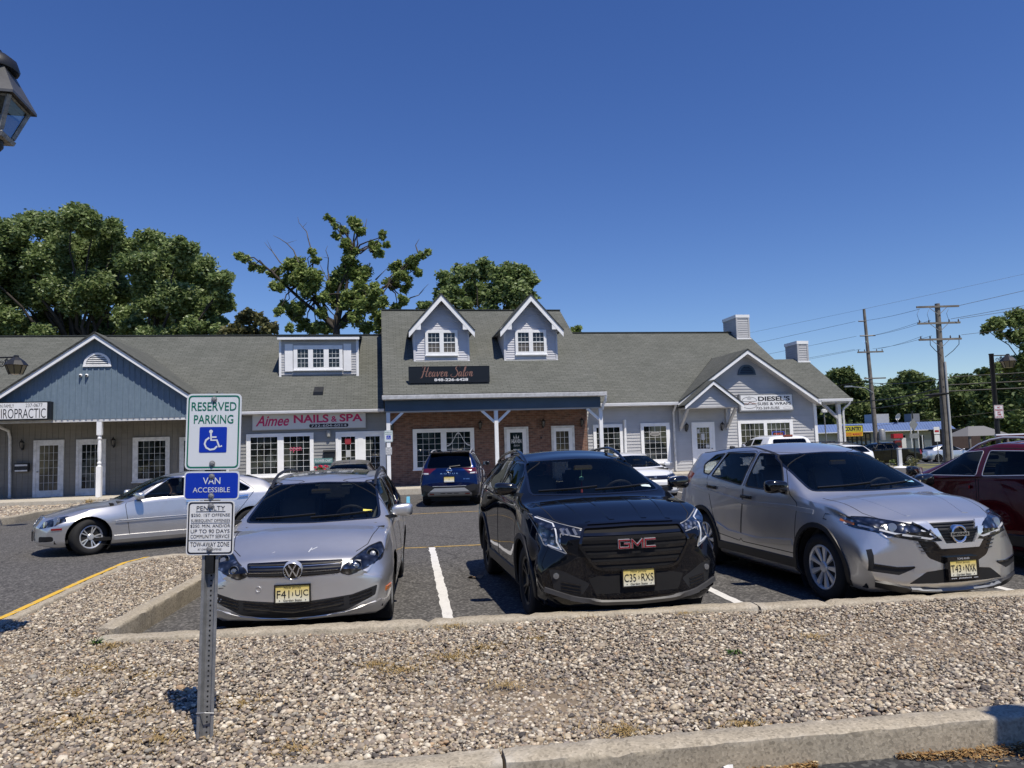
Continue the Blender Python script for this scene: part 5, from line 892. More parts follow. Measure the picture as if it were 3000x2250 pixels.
# ------------------------------------------------------------------ cars
def paint(name, c, metal=0.0, rough=0.35, flake=0.0):
    m = NT(name); v = m.coord()
    f = m.noise(v, 2.2, 3); m.col(m.ramp(f, [(0.3, tuple(x * 0.94 for x in c)), (0.7, tuple(min(1, x * 1.04) for x in c))]))
    m.set(rough, metal, 1.0, spec=.0 if max(c) < .1 else .5, coat_rough=0.03)
    if flake: m.bump(m.noise(v, 900, 1), flake, 0.002)
    return m.m
M['p_silver'] = paint('silver_paint', (0.745, 0.735, 0.72), 0.88, 0.40, 0.03)
M['p_silver2'] = paint('silver_paint_light', (0.70, 0.692, 0.68), 0.85, 0.38, 0.03)
M['p_grey'] = paint('pewter_paint', (0.70, 0.692, 0.68), 0.88, 0.38, 0.03)
M['p_black'] = paint('black_paint', (0.004, 0.005, 0.008), 0.0, 0.3)
M['p_blue'] = paint('blue_paint', (0.002, 0.009, 0.055), 0.3, 0.28)
M['p_red'] = paint('red_paint', (0.085, 0.005, 0.009), 0.2, 0.3)
M['p_white'] = paint('white_car_paint', (0.78, 0.79, 0.80), 0.0, 0.35)
M['p_taupe'] = paint('taupe_paint', (0.20, 0.19, 0.165), 0.5, 0.32)
M['glass_ws'] = glass_mat('windscreen_glass', (0.80, 0.84, 0.82), (.50, .56, .54))
M['glass_side'] = glass_mat('side_glass', (0.50, 0.54, 0.54), (.6, .65, .65))
M['bright_trim'] = mat('bright_trim', (.74, .76, .79), .2, .65); M['glass_clear'] = glass_mat('clear_side_glass', (0.72, 0.76, 0.75), (.6, .65, .65)); M['glass_dark'] = glass_mat('privacy_glass', (0.10, 0.11, 0.115))
M['seat'] = mat('seat_fabric', (0.15, 0.15, 0.15), 0.85, var=0.2)
M['seat_dark'] = mat('dash_plastic', (0.045, 0.045, 0.047), 0.6)
M['headliner'] = mat('headliner', (0.28, 0.27, 0.25), 0.9)
M['red_lens'] = mat('red_lens', (0.22, 0.006, 0.01), 0.12, coat=1.0)
M['red_dark'] = mat('dark_red_lens', (0.08, 0.004, 0.008), 0.12, coat=1.0)
M['amber'] = mat('amber_lens', (0.65, 0.17, 0.01), 0.2, coat=1.0)
M['red_badge'] = mat('red_badge', (0.22, 0.004, 0.01), 0.25, coat=1.0)
M['plate_letters'] = mat('plate_letters', (0.012, 0.012, 0.014), 0.5)
def _plate():
    m = NT('plate_buff'); tc = m.n('ShaderNodeTexCoord'); sp = m.n('ShaderNodeSeparateXYZ'); m.l(tc.outputs['Generated'], sp.inputs[0])
    m.col(m.ramp(sp.outputs[2], [(0.1, (0.78, 0.76, 0.62)), (0.9, (0.72, 0.56, 0.14))])); m.set(0.35); return m.m
M['plate'] = _plate()
def _headlight():
    m = NT('headlight_reflector'); v = m.coord('Object', (1, 1, 1.0))
    vo = m.n('ShaderNodeTexVoronoi'); vo.inputs['Scale'].default_value = 14; m.l(v, vo.inputs['Vector'])
    m.col(m.ramp(vo.outputs['Distance'], [(0.12, (0.45, 0.46, 0.48)), (0.32, (0.10, 0.105, 0.11)), (0.7, (0.025, 0.025, 0.028))]))
    m.set(0.15, 0.85, 1.0); m.bump(vo.outputs['Distance'], 0.5, 0.02); return m.m
M['headlight'] = _headlight()

def pchip(tab):
    xs = np.array([t[0] for t in tab], float); ys = np.array([t[1] for t in tab], float)
    if len(xs) == 1: return lambda x: np.full(np.shape(x), ys[0])
    h = np.diff(xs); d = np.diff(ys) / h; n = len(xs); mm = np.zeros(n)
    for i in range(1, n - 1):
        if d[i-1] * d[i] > 0:
            w1 = 2 * h[i] + h[i-1]; w2 = h[i] + 2 * h[i-1]; mm[i] = (w1 + w2) / (w1 / d[i-1] + w2 / d[i])
    mm[0] = d[0]; mm[-1] = d[-1]
    def f(x):
        x = np.clip(np.asarray(x, float), xs[0], xs[-1]); k = np.clip(np.searchsorted(xs, x) - 1, 0, n - 2)
        t = (x - xs[k]) / h[k]
        return ((1 + 2*t) * (1-t)**2 * ys[k] + t * (1-t)**2 * h[k] * mm[k] + t*t * (3 - 2*t) * ys[k+1] + t*t * (t-1) * h[k] * mm[k+1])
    return f

def pip(p, poly):
    x, y = p; c = False; j = len(poly) - 1
    for i in range(len(poly)):
        xi, yi = poly[i]; xj, yj = poly[j]
        if (yi > y) != (yj > y) and x < (xj - xi) * (y - yi) / (yj - yi) + xi: c = not c
        j = i
    return c
AX = {'side': (1, 2), 'front': (0, 2), 'top': (0, 1)}
AXN = {'side': 0, 'front': 1, 'top': 2}
def cut(bm, poly, axis, tagval, layer, filt):
    a, b = AX[axis]; pts = [Vector(p) for p in poly]
    los = (min(p[0] for p in poly), min(p[1] for p in poly)); his = (max(p[0] for p in poly), max(p[1] for p in poly))
    n = len(poly)
    for i in range(n):
        p, q = poly[i], poly[(i + 1) % n]
        if abs(p[0]-q[0]) + abs(p[1]-q[1]) < 1e-6: continue
        elo = (min(p[0], q[0]) - .004, min(p[1], q[1]) - .004); ehi = (max(p[0], q[0]) + .004, max(p[1], q[1]) + .004)
        fs = []
        for f in bm.faces:
            us = [v.co[a] for v in f.verts]; ws = [v.co[b] for v in f.verts]
            if max(us) < elo[0] or min(us) > ehi[0] or max(ws) < elo[1] or min(ws) > ehi[1]: continue
            c = f.calc_center_median()
            if filt(c, f.normal): fs.append(f)
        if not fs: continue
        co = [0, 0, 0]; co[a], co[b] = p
        no = [0, 0, 0]; no[a], no[b] = -(q[1] - p[1]), q[0] - p[0]
        geom = fs + list({e for f in fs for e in f.edges}) + list({v for f in fs for v in f.verts})
        bmesh.ops.bisect_plane(bm, geom=geom, dist=1e-5, plane_co=co, plane_no=no)
    bm.normal_update()
    for f in bm.faces:
        c = f.calc_center_median()
        if los[0] <= c[a] <= his[0] and los[1] <= c[b] <= his[1] and filt(c, f.normal) and pip((c[a], c[b]), poly): f[layer] = tagval

def mirror(poly): return [(-x, z) for x, z in poly][::-1]

class CarBody:
    def __init__(s, T, L, W, kf=0.16, kr=0.10, kw=0.10, nexp=2.4, dense=0.085):
        s.L, s.W = L, W; s.kf, s.kr, s.kw, s.nexp = kf, kr, kw, nexp
        F = {k: pchip(v) for k, v in T.items()}; s.F = F
        st = [0, .012, .03, .05, .075, .105, .14, .185, .235, .29, .35]
        mid = list(np.arange(.42, L - .40, dense)); st = st + mid + [L - x for x in reversed(st)]
        s.st = np.array(st); rings = []
        for x in st:
            g = {k: float(f(x)) for k, f in F.items()}
            rings.append(s.ring(g))
        K = len(rings[0]); bm = bmesh.new(); full = []
        def bend(y, x, z): return s.bend(y, x, z)
        V = []
        for x, half in zip(st, rings):
            pts = half + [(-y, z) for y, z in half[-2:0:-1]]
            V.append([bm.verts.new(bend(y, x, z)) for y, z in pts])
        N = len(V[0])
        for i in range(len(V) - 1):
            for k in range(N):
                bm.faces.new((V[i][k], V[i][(k+1) % N], V[i+1][(k+1) % N], V[i+1][k]))
        for idx, flip in ((0, False), (len(V) - 1, True)):
            x = st[idx]; half = rings[idx]; pts = half + [(-y, z) for y, z in half[-2:0:-1]]
            zc = (half[0][1] + half[-1][1]) / 2; prev = V[idx]
            for sc in (.85, .7, .5, .3, .12):
                cur = [bm.verts.new(bend(y * sc, x, zc + (z - zc) * sc)) for y, z in pts]
                for k in range(N):
                    q = (prev[k], prev[(k+1) % N], cur[(k+1) % N], cur[k]); bm.faces.new(q if flip else q[::-1])
                prev = cur
            bm.faces.new(prev[::-1] if not flip else prev)
        bmesh.ops.recalc_face_normals(bm, faces=bm.faces)
        bm.normal_update(); s.bm = bm; s.lay = bm.faces.layers.int.new('tag'); s.tags = {}
        bm.faces.ensure_lookup_table(); s.bvh = BVHTree.FromBMesh(bm)
    def bend(s, y, x, z):
        L, W = s.L, s.W; u = min(1.0, abs(y) / W) ** s.nexp
        f = s.kf * max(0, 1 - x / 0.9) ** 1.3 + s.kw * max(0, 1 - abs(x - s.L * 0.32) / 1.1)
        r = s.kr * max(0, 1 - (L - x) / 0.8) ** 1.3
        return (y, x + f * u - r * u, z)
    def ring(s, g):
        zt, wt, cr, zb, wb, zm, wm, zl, wl, z0, w0 = (g[k] for k in ('zt','wt','cr','zb','wb','zm','wm','zl','wl','z0','w0'))
        ze = zt - cr; zb = min(zb, ze - .012); zm = min(zm, zb - .03); z0 = min(z0, zm - .08); zl = min(max(zl, z0 + .03), zm - .03)
        P = []
        for t in (0, .2, .4, .58, .74, .87, .95): P.append((wt * t, zt - cr * t ** 2.2))
        r = min(.05, (ze - zb) * .45); top = Vector((wt, ze)); tb = Vector((wb, zb)); d = (tb - top).normalized()
        a = Vector(P[-1]); b = top + d * r
        for t in (.33, .66, 1.0): q = a * (1-t)**2 + top * 2*t*(1-t) + b * t*t; P.append((q.x, q.y))
        for t in (.3, .6, .85):
            q = b.lerp(tb, t); P.append((q.x + .012 * math.sin(math.pi * t) * min(1, (ze - zb) / .3), q.y))
        fy = pchip([(zl, wl), (zm, wm), (zb, wb)])
        for t in (0, .08, .2, .35, .5, .65, .8, .92, 1.0): z = zb + (zl - zb) * t; P.append((float(fy(z)), z))
        P += [((wl + w0) / 2 + .01, zl + (z0 - zl) * .7), (w0, z0), (w0 * .5, z0), (0, z0)]
        return P
    # --- cutting
    def cut(s, name, poly, axis='side', sym=True, lo=-9, hi=9, ymin=.25, zlo=-9):
        t = s.tags.setdefault(name, len(s.tags) + 1)
        if axis == 'side': cut(s.bm, poly, axis, t, s.lay, lambda c, n: abs(c.x) > ymin and lo < c.y < hi and abs(n.x) > .18)
        else:
            for pl in ([poly, mirror(poly)] if sym else [poly]):
                if axis == 'front': cut(s.bm, pl, axis, t, s.lay, lambda c, n: lo < c.y < hi and c.z > zlo)
                else: cut(s.bm, pl, axis, t, s.lay, lambda c, n: n.z > .2 and lo < c.z < hi)
    def remove(s, name):
        t = s.tags[name]; fs = [f for f in s.bm.faces if f[s.lay] == t]
        bmesh.ops.delete(s.bm, geom=fs, context='FACES')
    def extract(s, name, obj_name, material, parent, side=0, smooth=42, inset=0.0):
        t = 0 if name is None else s.tags.get(name, -1)
        vm = {}; vs = []; fs = []
        for f in s.bm.faces:
            if f[s.lay] != t: continue
            if side and f.calc_center_median().x * side < 0: continue
            idx = []
            for v in f.verts:
                if v not in vm: vm[v] = len(vs); vs.append((v.co - v.normal * inset)[:])
                idx.append(vm[v])
            fs.append(idx)
        if not fs: return None
        if inset < 0:                                           # raised part: close its rim down to the skin
            cnt = {}
            for f in fs:
                for a, b in zip(f, f[1:] + f[:1]): cnt[(min(a, b), max(a, b))] = cnt.get((min(a, b), max(a, b)), []) + [(a, b)]
            low = {i: v for v, i in vm.items()}
            for k, e in cnt.items():
                if len(e) == 1:
                    a, b = e[0]; n = len(vs); vs += [(low[a].co)[:], (low[b].co)[:]]; fs.append([b, a, n, n + 1])
        me = bpy.data.meshes.new(obj_name); me.from_pydata(vs, [], fs); me.update()
        return link_mesh(obj_name, me, material, parent, smooth)
    # --- things laid on the surface
    def hit(s, u, v, axis, sgn=1):
        if axis == 'front': o, d = Vector((u, -3, v)), Vector((0, 1, 0))
        elif axis == 'rear': o, d = Vector((u, s.L + 3, v)), Vector((0, -1, 0))
        elif axis == 'side': o, d = Vector((sgn * 3, u, v)), Vector((-sgn, 0, 0))
        else: o, d = Vector((u, v, 4)), Vector((0, 0, -1))
        p, n, _, _ = s.bvh.ray_cast(o, d)
        if p is None: return None
        return p, (n if n.dot(d) < 0 else -n)
    def strip(s, pts, axis, width=.02, h=.006, sgn=1, closed=False, mb=None, step=.05, back=.01):
        mb = mb or MB(); pl = list(pts) + ([pts[0]] if closed else []); smp = []
        for a, b in zip(pl[:-1], pl[1:]):
            a = Vector(a); b = Vector(b); k = max(1, int((b - a).length / step))
            for i in range(k): smp.append(a.lerp(b, i / k))
        smp.append(Vector(pl[-1])); hs = [s.hit(p.x, p.y, axis, sgn) for p in smp]; hs = [q for q in hs if q]
        if len(hs) < 2: return mb
        ws = width if callable(width) else (lambda t: width)
        vs = []; fs = []
        for i, (p, n) in enumerate(hs):
            tv = (hs[min(i+1, len(hs)-1)][0] - hs[max(i-1, 0)][0]).normalized(); sd = n.cross(tv)
            sd = sd.normalized() if sd.length > 1e-6 else Vector((0, 0, 1)); wd = ws(i / (len(hs) - 1)) / 2
            vs += [p - sd * wd - n * back, p - sd * wd * .8 + n * h, p + sd * wd * .8 + n * h, p + sd * wd - n * back]
        for i in range(len(hs) - 1):
            for k in range(3): fs.append((4*i+k, 4*i+k+1, 4*i+4+k+1, 4*i+4+k))
        fs += [(3, 2, 1, 0), tuple(4 * (len(hs) - 1) + k for k in range(4))]
        mb.add(vs, fs); return mb
    def text(s, txt, x0, x1, z0, z1, axis='front', off=.006, bold=.0, shear=0, sgn=1, flip=False, spacing=1.0):
        """letters laid on the front or rear skin"""
        tm = text_mb(txt, x0, x1, z0, z1, bold=bold, shear=shear, off=0, spacing=spacing); mb = MB(); vs = []
        for x, _, z in tm.v:
            if flip: x = x0 + x1 - x
            q = s.hit(x, z, axis, sgn); vs.append(q[0] + q[1] * off if q else Vector((x, 0, z)))
        mb.add(vs, tm.f); return mb

def make_wheel(root, side, lon, r, width, W, rim_r, style='split5', rim_mat=None, steer=0.0, zc=None, drop=0.0):
    """side: +1/-1 (lateral sign)"""
    e = bpy.data.objects.new('wheel', None); COL.objects.link(e); e.parent = root
    e.location = (side * (W - width / 2 - .015), lon, r - drop if zc is None else zc); e.rotation_euler = (0, 0, steer if side > 0 else math.pi + steer)
    h = width / 2; t = MB()
    prof = [(rim_r - .01, -h + .02), (rim_r + .012, -h + .005), (r - .045, -h), (r - .012, -h + .02), (r, -h + .05), (r, h - .05), (r - .012, h - .02), (r - .045, h), (rim_r + .012, h - .005), (rim_r - .005, h - .02), (rim_r - .02, h - .05)]
    t.lathe(prof[:], axis='x', n=36); t.build('tyre', M['rubber'], e, smooth=50)
    rm = MB(); o = h - .022                                 # outer face plane
    rm.lathe([(rim_r, o - .03), (rim_r, o), (rim_r - .012, o + .006), (rim_r - .03, o - .004), (rim_r - .035, o - .05), (.05, o - .075)], axis='x', n=36)
    n, tw, wd = {'split5': (5, 2, .028), 'ten': (10, 1, .036), 'five': (5, 1, .075), 'y5': (5, 2, .034), 'cover': (9, 1, .075), 'six': (6, 1, .07)}[style]
    for i in range(n):
        for j in range(tw):
            a = 2 * math.pi * i / n; da = 0 if tw == 1 else (.17 if j else -.17)
            d0 = Vector((0, math.cos(a + da * .45), math.sin(a + da * .45))); d1 = Vector((0, math.cos(a + da), math.sin(a + da)))
            p, q = d0 * .05 + Vector((o - .02, 0, 0)), d1 * (rim_r - .02) + Vector((o - .002, 0, 0))
            sd = Vector((1, 0, 0)).cross(d1).normalized(); w0, w1 = (wd * .55, wd) if style in ('cover', 'five', 'six') else (wd, wd * .9)
            X = Vector((1, 0, 0)); dp = .03
            vs = [p - sd*w0/2 - X*dp, p - sd*w0/2*.6, p + sd*w0/2*.6, p + sd*w0/2 - X*dp, q - sd*w1/2 - X*dp, q - sd*w1/2*.7, q + sd*w1/2*.7, q + sd*w1/2 - X*dp]
            rm.add(vs, [(0,1,5,4),(1,2,6,5),(2,3,7,6),(3,0,4,7),(0,3,2,1),(4,5,6,7)])
    rm.lathe([(.062, o - .06), (.062, o - .016), (.05, o - .006), (0.0, o - .004)], axis='x', n=16)
    rm.build('rim', rim_mat or M['alloy'], e, smooth=35)
    br = MB().lathe([(rim_r - .03, o - .09), (rim_r - .03, o - .085), (0, o - .085)], axis='x', n=24); br.build('brake_disc', M['alloy_dark'], e)
    return e

def seat_mb(x, y, zf, hz):
    b = MB()
    def rb(c, sz, rx=0.0):
        bb = MB().box(-sz[0]/2, sz[0]/2, -sz[1]/2, sz[1]/2, -sz[2]/2, sz[2]/2); me = bb.mesh('t', .045, 2)
        R = Matrix.Rotation(rx, 3, 'X'); b.add([R @ v.co + Vector(c) for v in me.vertices], [tuple(p.vertices) for p in me.polygons]); bpy.data.meshes.remove(me)
    rb((x, y, zf + .22), (.5, .52, .16)); rb((x, y + .30, zf + .52), (.47, .14, .64), -.28); rb((x, y + .42, zf + hz), (.27, .10, .18), -.2)
    return b
def interior(root, spec):
    W, cowl, dz, zf = spec['W'], spec['cowl'], spec['dash_z'], spec.get('zf', .42); fx = spec.get('seat_lon', cowl + 1.0); hz = spec.get('head', .92)
    for sx in (-.37, .37): seat_mb(sx, fx, zf, hz).build('seat', M['seat'], root, smooth=50)
    b = MB()
    for sx in (-.42, .42):
        sm = seat_mb(sx, fx + .88, zf + .03, hz - .03); b.add(sm.v, sm.f)
    b.build('rear_seat', M['seat'], root, smooth=50)
    d = MB().box(-W + .16, W - .16, cowl - .05, cowl + .34, zf, dz); d.build('dashboard', M['seat_dark'], root, bevel=.05)
    sw = MB(); c = Vector((.37, cowl + .48, dz - .0)); nrm = Vector((0, .85, .5)).normalized(); ax = Vector((1, 0, 0)); ay = nrm.cross(ax)
    sw.tube([c + (ax * math.cos(t) + ay * math.sin(t)) * .18 for t in np.linspace(0, 2 * math.pi, 21)], .016, 6)
    for t in (0, math.pi, -math.pi / 2): sw.beam(c, c + (ax * math.cos(t) + ay * math.sin(t)) * .18, .03, .02)
    sw.lathe([(.055, -.01), (.05, .02), (0, .025)], c=c, n=10)
    sw.build('steering_wheel', M['black_plastic'], root, smooth=50)
    f = MB().box(-W + .1, W - .1, .3, spec['L'] - .3, .24, .30).box(-W + .12, W - .12, cowl - .12, cowl - .06, .24, dz - .03); f.build('floor_pan', M['dark_void'], root)
    mr = MB().box(-.11, .11, 0, .03, -.03, .03); o = mr.build('rear_view_mirror', M['black_plastic'], root, bevel=.01); o.location = (0, spec['mirror_at'][0], spec['mirror_at'][1])

def plate(root, txt, c, w=.305, h=.152, frame=True, en=(0, -1, 0), tilt=0.0, bottom='Garden State', fmat=None, name=None, top='New Jersey'):
    """New Jersey style buff plate standing at c (centre), facing en"""
    en = Vector(en); ex = Vector((1, 0, 0)) if en.y < 0 else Vector((-1, 0, 0)); ez = Vector((0, 0, 1)); c = Vector(c)
    p = MB(); q = lambda x, y, z: c + ex * x + ez * z + en * y
    p.add([q(x, y, z) for y in (-.004, .002) for x, z in ((-w/2, -h/2), (w/2, -h/2), (w/2, h/2), (-w/2, h/2))], [(0,3,2,1),(4,5,6,7),(0,1,5,4),(1,2,6,5),(2,3,7,6),(3,0,4,7)])
    po = p.build('license_plate', M['plate'], root)
    t = MB(); kw = dict(origin=c, ex=ex, ez=ez, en=en, off=.0045, mb=t); a, b = txt
    text_mb(a, -w*.46, -w*.09, -h*.24, h*.22, bold=.0, **kw); text_mb(b, w*.08, w*.46, -h*.24, h*.22, **kw)
    t.add([q(x * w, .0045, z * h) for x, z in ((-.02, -.1), (.012, -.12), (.02, .0), (.005, .1), (-.015, .08), (0, 0))], [(0,1,2,3,4,5)])
    if top: text_mb(top, -w*.25, w*.25, h*.28, h*.43, **kw)
    if bottom: text_mb(bottom, -w*.27, w*.27, -h*.44, -h*.31, bold=.01, **kw)
    for x in (-.38, .38): t.add([q(x * w + .005 * math.cos(k), .0045, -.38 * h + .005 * math.sin(k)) for k in np.linspace(0, 5.2, 6)], [tuple(range(6))])
    t.build('lettering', M['plate_letters'], po)
    if frame:
        f = MB(); fw = .011
        for x0, x1, z0, z1 in ((-w/2-fw, w/2+fw, h/2-.002, h/2+fw), (-w/2-fw, w/2+fw, -h/2-fw, -h/2+.002), (-w/2-fw, -w/2+.002, -h/2, h/2), (w/2-.002, w/2+fw, -h/2, h/2)):
            f.add([q(x, y, z) for y in (-.012, .009) for x, z in ((x0, z0), (x1, z0), (x1, z1), (x0, z1))], [(0,3,2,1),(4,5,6,7),(0,1,5,4),(1,2,6,5),(2,3,7,6),(3,0,4,7)])
        f.build('plate_frame', fmat or M['black_plastic'], po)
    return po

def side_mirror(root, side, c, size, material, W, stem_mat=None):
    b = MB(); sx, sy, sz = size; vs = []; nu, nv = 14, 9; pw = lambda q, e: math.copysign(abs(q) ** e, q)
    for i in range(nv + 1):
        ph = -math.pi / 2 + math.pi * i / nv
        for j in range(nu):
            th = 2 * math.pi * j / nu
            p = Vector((pw(math.cos(ph), .55) * pw(math.cos(th), .6) * sx / 2, pw(math.cos(ph), .55) * pw(math.sin(th), .6) * sy / 2, pw(math.sin(ph), .6) * sz / 2))
            t = (p.x * side + sx / 2) / sx; p.z *= (.72 + .3 * t); p.y += .05 * t
            if p.y < 0: p.y *= .9
            vs.append(p + Vector((side * c[0], c[1], c[2])))
    b.add(vs, [(i*nu+j, i*nu+(j+1) % nu, (i+1)*nu+(j+1) % nu, (i+1)*nu+j) for i in range(nv) for j in range(nu)])
    o = b.build('side_mirror', material, root, smooth=50)
    st = MB().beam((side * (c[0] - sx * .3), c[1] + .01, c[2] - sz * .38), (side * (c[0] - sx * .5 - .06), c[1] + .05, c[2] - sz * .5), .06, .04)
    st.build('mirror_stem', stem_mat or M['black_plastic'], o)
    gl = MB(); y = c[1] + sy / 2 - .004 + .02; hw, hz = sx * .40, sz * .36
    gl.add([(side * c[0] - hw, y, c[2] - hz), (side * c[0] + hw, y, c[2] - hz), (side * c[0] + hw, y, c[2] + hz), (side * c[0] - hw, y, c[2] + hz)], [(0, 1, 2, 3)])
    gl.build('mirror_glass', M['chrome'], o)
    return o

def arch_poly(lon, z, r, n=22, flat=None):
    p = [(lon + r * math.cos(a), z + r * math.sin(a)) for a in np.linspace(-.62, math.pi + .62, n)]
    return p
def wheel_well(root, lons, r, W, z, depth=.34):
    b = MB()
    for lon in lons:
        for s_ in (-1, 1):
            arc = [(lon + r * math.cos(a), z + r * math.sin(a)) for a in np.linspace(-.7, math.pi + .7, 20)]
            x0, x1 = s_ * (W - .03), s_ * (W - depth); n = len(arc)
            b.add([(x0, y, zz) for y, zz in arc] + [(x1, y, zz) for y, zz in arc], [(i, i+1, n+i+1, n+i) for i in range(n - 1)] + [tuple(range(n, 2 * n))])
    b.build('wheel_well', M['dark_void'], root)

def suv_tables(L, W, H, hz0, nz, cowl, zc, ws, zw, peak, re_, ze, rb, zbk, belt, tail_z, cl=.2, wtop=.62, hoodw=.76, wbelt=.86, low=.30, nose_w=.78, mid=.62):
    k = W / .92
    return dict(
        zt=[(0, nz), (.03, hz0 - .13), (.07, hz0 - .05), (.13, hz0 - .005), (.22, hz0 + .02), (cowl * .6, hz0 + (zc - hz0) * .72), (cowl - .04, zc - .012), (cowl + .04, zc + .025),
            (ws - .1, zw - .05), (ws + .05, zw + .012), (ws + .45, H - .03), (peak, H), (re_ - .4, ze + .03), (re_, ze), (re_ + .06, ze - .05), (rb, zbk), (L - .06, zbk - .06), (L - .02, tail_z + .06), (L, tail_z)],
        wt=[(0, .64 * k), (.05, .72 * k), (.13, .79 * k), (.4, hoodw * k + .01), (cowl, hoodw * k), (ws, wtop * k), (peak, wtop * k), (re_, (wtop - .04) * k), (rb, (wtop + .07) * k), (L - .05, .70 * k), (L, .66 * k)],
        cr=[(0, .03), (.1, .04), (cowl * .6, .045), (cowl, .05), (ws, .06), (peak, .05), (re_, .05), (rb, .03), (L, .03)],
        zb=[(0, belt - .4), (.1, hz0 - .07), (.5, hz0 + .02), (cowl, belt - .02), (cowl + 1.2, belt + .02), (L - .7, belt + .09), (L - .2, belt + .05), (L, tail_z - .05)],
        wb=[(0, .64 * k), (.1, .74 * k), (.35, .83 * k), (cowl, wbelt * k), (L * .6, (wbelt + .005) * k), (L - .6, (wbelt - .03) * k), (L - .15, .78 * k), (L, .70 * k)],
        zm=[(0, .52), (.3, mid + .08), (1.0, mid + .12), (L * .5, mid), (L - .8, mid + .14), (L, mid)],
        wm=[(0, nose_w * k), (.06, (nose_w + .05) * k), (.2, .885 * k), (.5, .915 * k), (1.0, .92 * k), (1.5, .905 * k), (L * .55, .905 * k), (L - .9, .92 * k), (L - .3, .90 * k), (L - .06, .84 * k), (L, .78 * k)],
        zl=[(0, low + .04), (.3, low), (L - .3, low + .02), (L, low + .12)],
        wl=[(0, (nose_w - .03) * k), (.2, .85 * k), (.6, .89 * k), (L * .5, .885 * k), (L - .4, .88 * k), (L, .76 * k)],
        z0=[(0, cl + .10), (.05, cl + .04), (.3, cl), (L - .5, cl + .02), (L - .1, cl + .10), (L, cl + .2)],
        w0=[(0, .6 * k), (.2, .74 * k), (1, .8 * k), (L - .5, .8 * k), (L, .66 * k)])
def base_car(spec, T, label, cat='car', group=None, name='parked_car'):
    """body shell, doors, glass, wheels, cabin; spec keeps the per-car numbers"""
    root = empty(name, label=label, cat=cat, group=group); L, W = spec['L'], spec['W']
    B = CarBody(T, L, W, spec.get('kf', .2), spec.get('kr', .12), spec.get('kw', .1), spec.get('nexp', 2.4))
    ax0, ax1, r = spec['ax0'], spec['ax1'], spec['r']; ra = spec.get('ra', r + .065); P = spec['paint']
    for d in spec.get('doors', []): B.cut('door%d' % spec['doors'].index(d), rounded(d, .05), 'side')
    for i, wdw in enumerate(spec['wins']): B.cut('win%d' % i, rounded(wdw[0], wdw[2] if len(wdw) > 2 else .035), 'side', ymin=.3)
    ws = spec['ws']; B.cut('ws', rounded(mirror([(x, z) for x, z in ws if x > 0])[::1] + [(x, z) for x, z in ws if x > 0], .05), 'front', sym=False, lo=ws[0][2] if len(ws[0]) > 2 else .6, hi=spec.get('ws_hi', 2.6)) if False else \
        B.cut('ws', rounded([(-ws[0][0], ws[0][1]), (0, ws[0][1] - .012), (ws[0][0], ws[0][1]), (ws[1][0], ws[1][1]), (0, ws[1][1] + .02), (-ws[1][0], ws[1][1])], .05), 'front', sym=False, lo=.5, hi=spec.get('ws_hi', 2.7))
    if 'rw' in spec:
        rw = spec['rw']; B.cut('rw', rounded([(-rw[0][0], rw[0][1]), (rw[0][0], rw[0][1]), (rw[1][0], rw[1][1]), (-rw[1][0], rw[1][1])], .06), 'front', sym=False, lo=L * .6, hi=L + 1)
    for nm, poly, kw in spec.get('front', []): B.cut(nm, poly, 'front', lo=-1, hi=spec.get('hl_hi', .62), **kw)
    for nm, poly, kw in spec.get('rear', []): B.cut(nm, poly, 'front', lo=L - spec.get('tl_lo', .30), hi=L + 1, **kw)
    for nm, poly, ax, lo, hi in spec.get('extra', []): B.cut(nm, poly, ax, lo=lo, hi=hi)
    for a in (ax0, ax1):
        B.cut('hole', arch_poly(a, r + .0, ra), 'side', ymin=.4)
    B.remove('hole')
    body = B.extract(None, 'body', P, root)
    for i in range(len(spec.get('doors', []))):
        for s_ in (-1, 1):
            d = B.extract('door%d' % i, 'door', P, root, s_)
            if d is None: continue
            sm = B.strip(rounded(spec['doors'][i], .05), 'side', .011, .0015, s_, closed=True); sm.build('door_seam', M['dark_void'], d)
            if i < len(spec.get('handles', [])):
                hx, hz = spec['handles'][i]; hb = B.strip([(hx - .11, hz), (hx + .11, hz + .008)], 'side', .046, .035, s_, step=.03)
                hb.build('handle', spec.get('handle_mat', P), d, smooth=60)
    for i, wdw in enumerate(spec['wins']):
        for s_ in (-1, 1):
            o = B.extract('win%d' % i, 'side_window', M[wdw[1]], root, s_)
            if o: B.strip(rounded(wdw[0], .035), 'side', spec.get('wtrim', .022), .005, s_, closed=True).build('window_trim', spec.get('wtrim_mat', M['black_plastic']), o, smooth=40)
    o = B.extract('ws', 'windscreen', M['glass_ws'], root)
    pw = [(-ws[0][0], ws[0][1]), (0, ws[0][1] - .012), (ws[0][0], ws[0][1]), (ws[1][0], ws[1][1]), (0, ws[1][1] + .02), (-ws[1][0], ws[1][1])]
    B.strip(rounded(pw, .05), 'front', .034, .003, closed=True).build('windscreen_seal', M['gloss_black'], o, smooth=40)
    wp = MB()
    for x0, x1 in ((-.60, .02), (-.02, .62)):
        z = ws[0][1] + .03; B.strip([(x0 * ws[0][0] / .7, z), ((x0 + x1) / 2, z + .012), (x1 * ws[0][0] / .7, z + .03)], 'front', .013, .012, mb=wp)
    wp.build('wiper', M['black_plastic'], root)
    if 'rw' in spec:
        o = B.extract('rw', 'rear_window', M[spec.get('rw_mat', 'glass_dark')], root)
        if o: B.strip(rounded([(-rw[0][0], rw[0][1]), (rw[0][0], rw[0][1]), (rw[1][0], rw[1][1]), (-rw[1][0], rw[1][1])], .06), 'rear', .03, .003, closed=True).build('rear_window_seal', M['gloss_black'], o, smooth=40)
    z = r
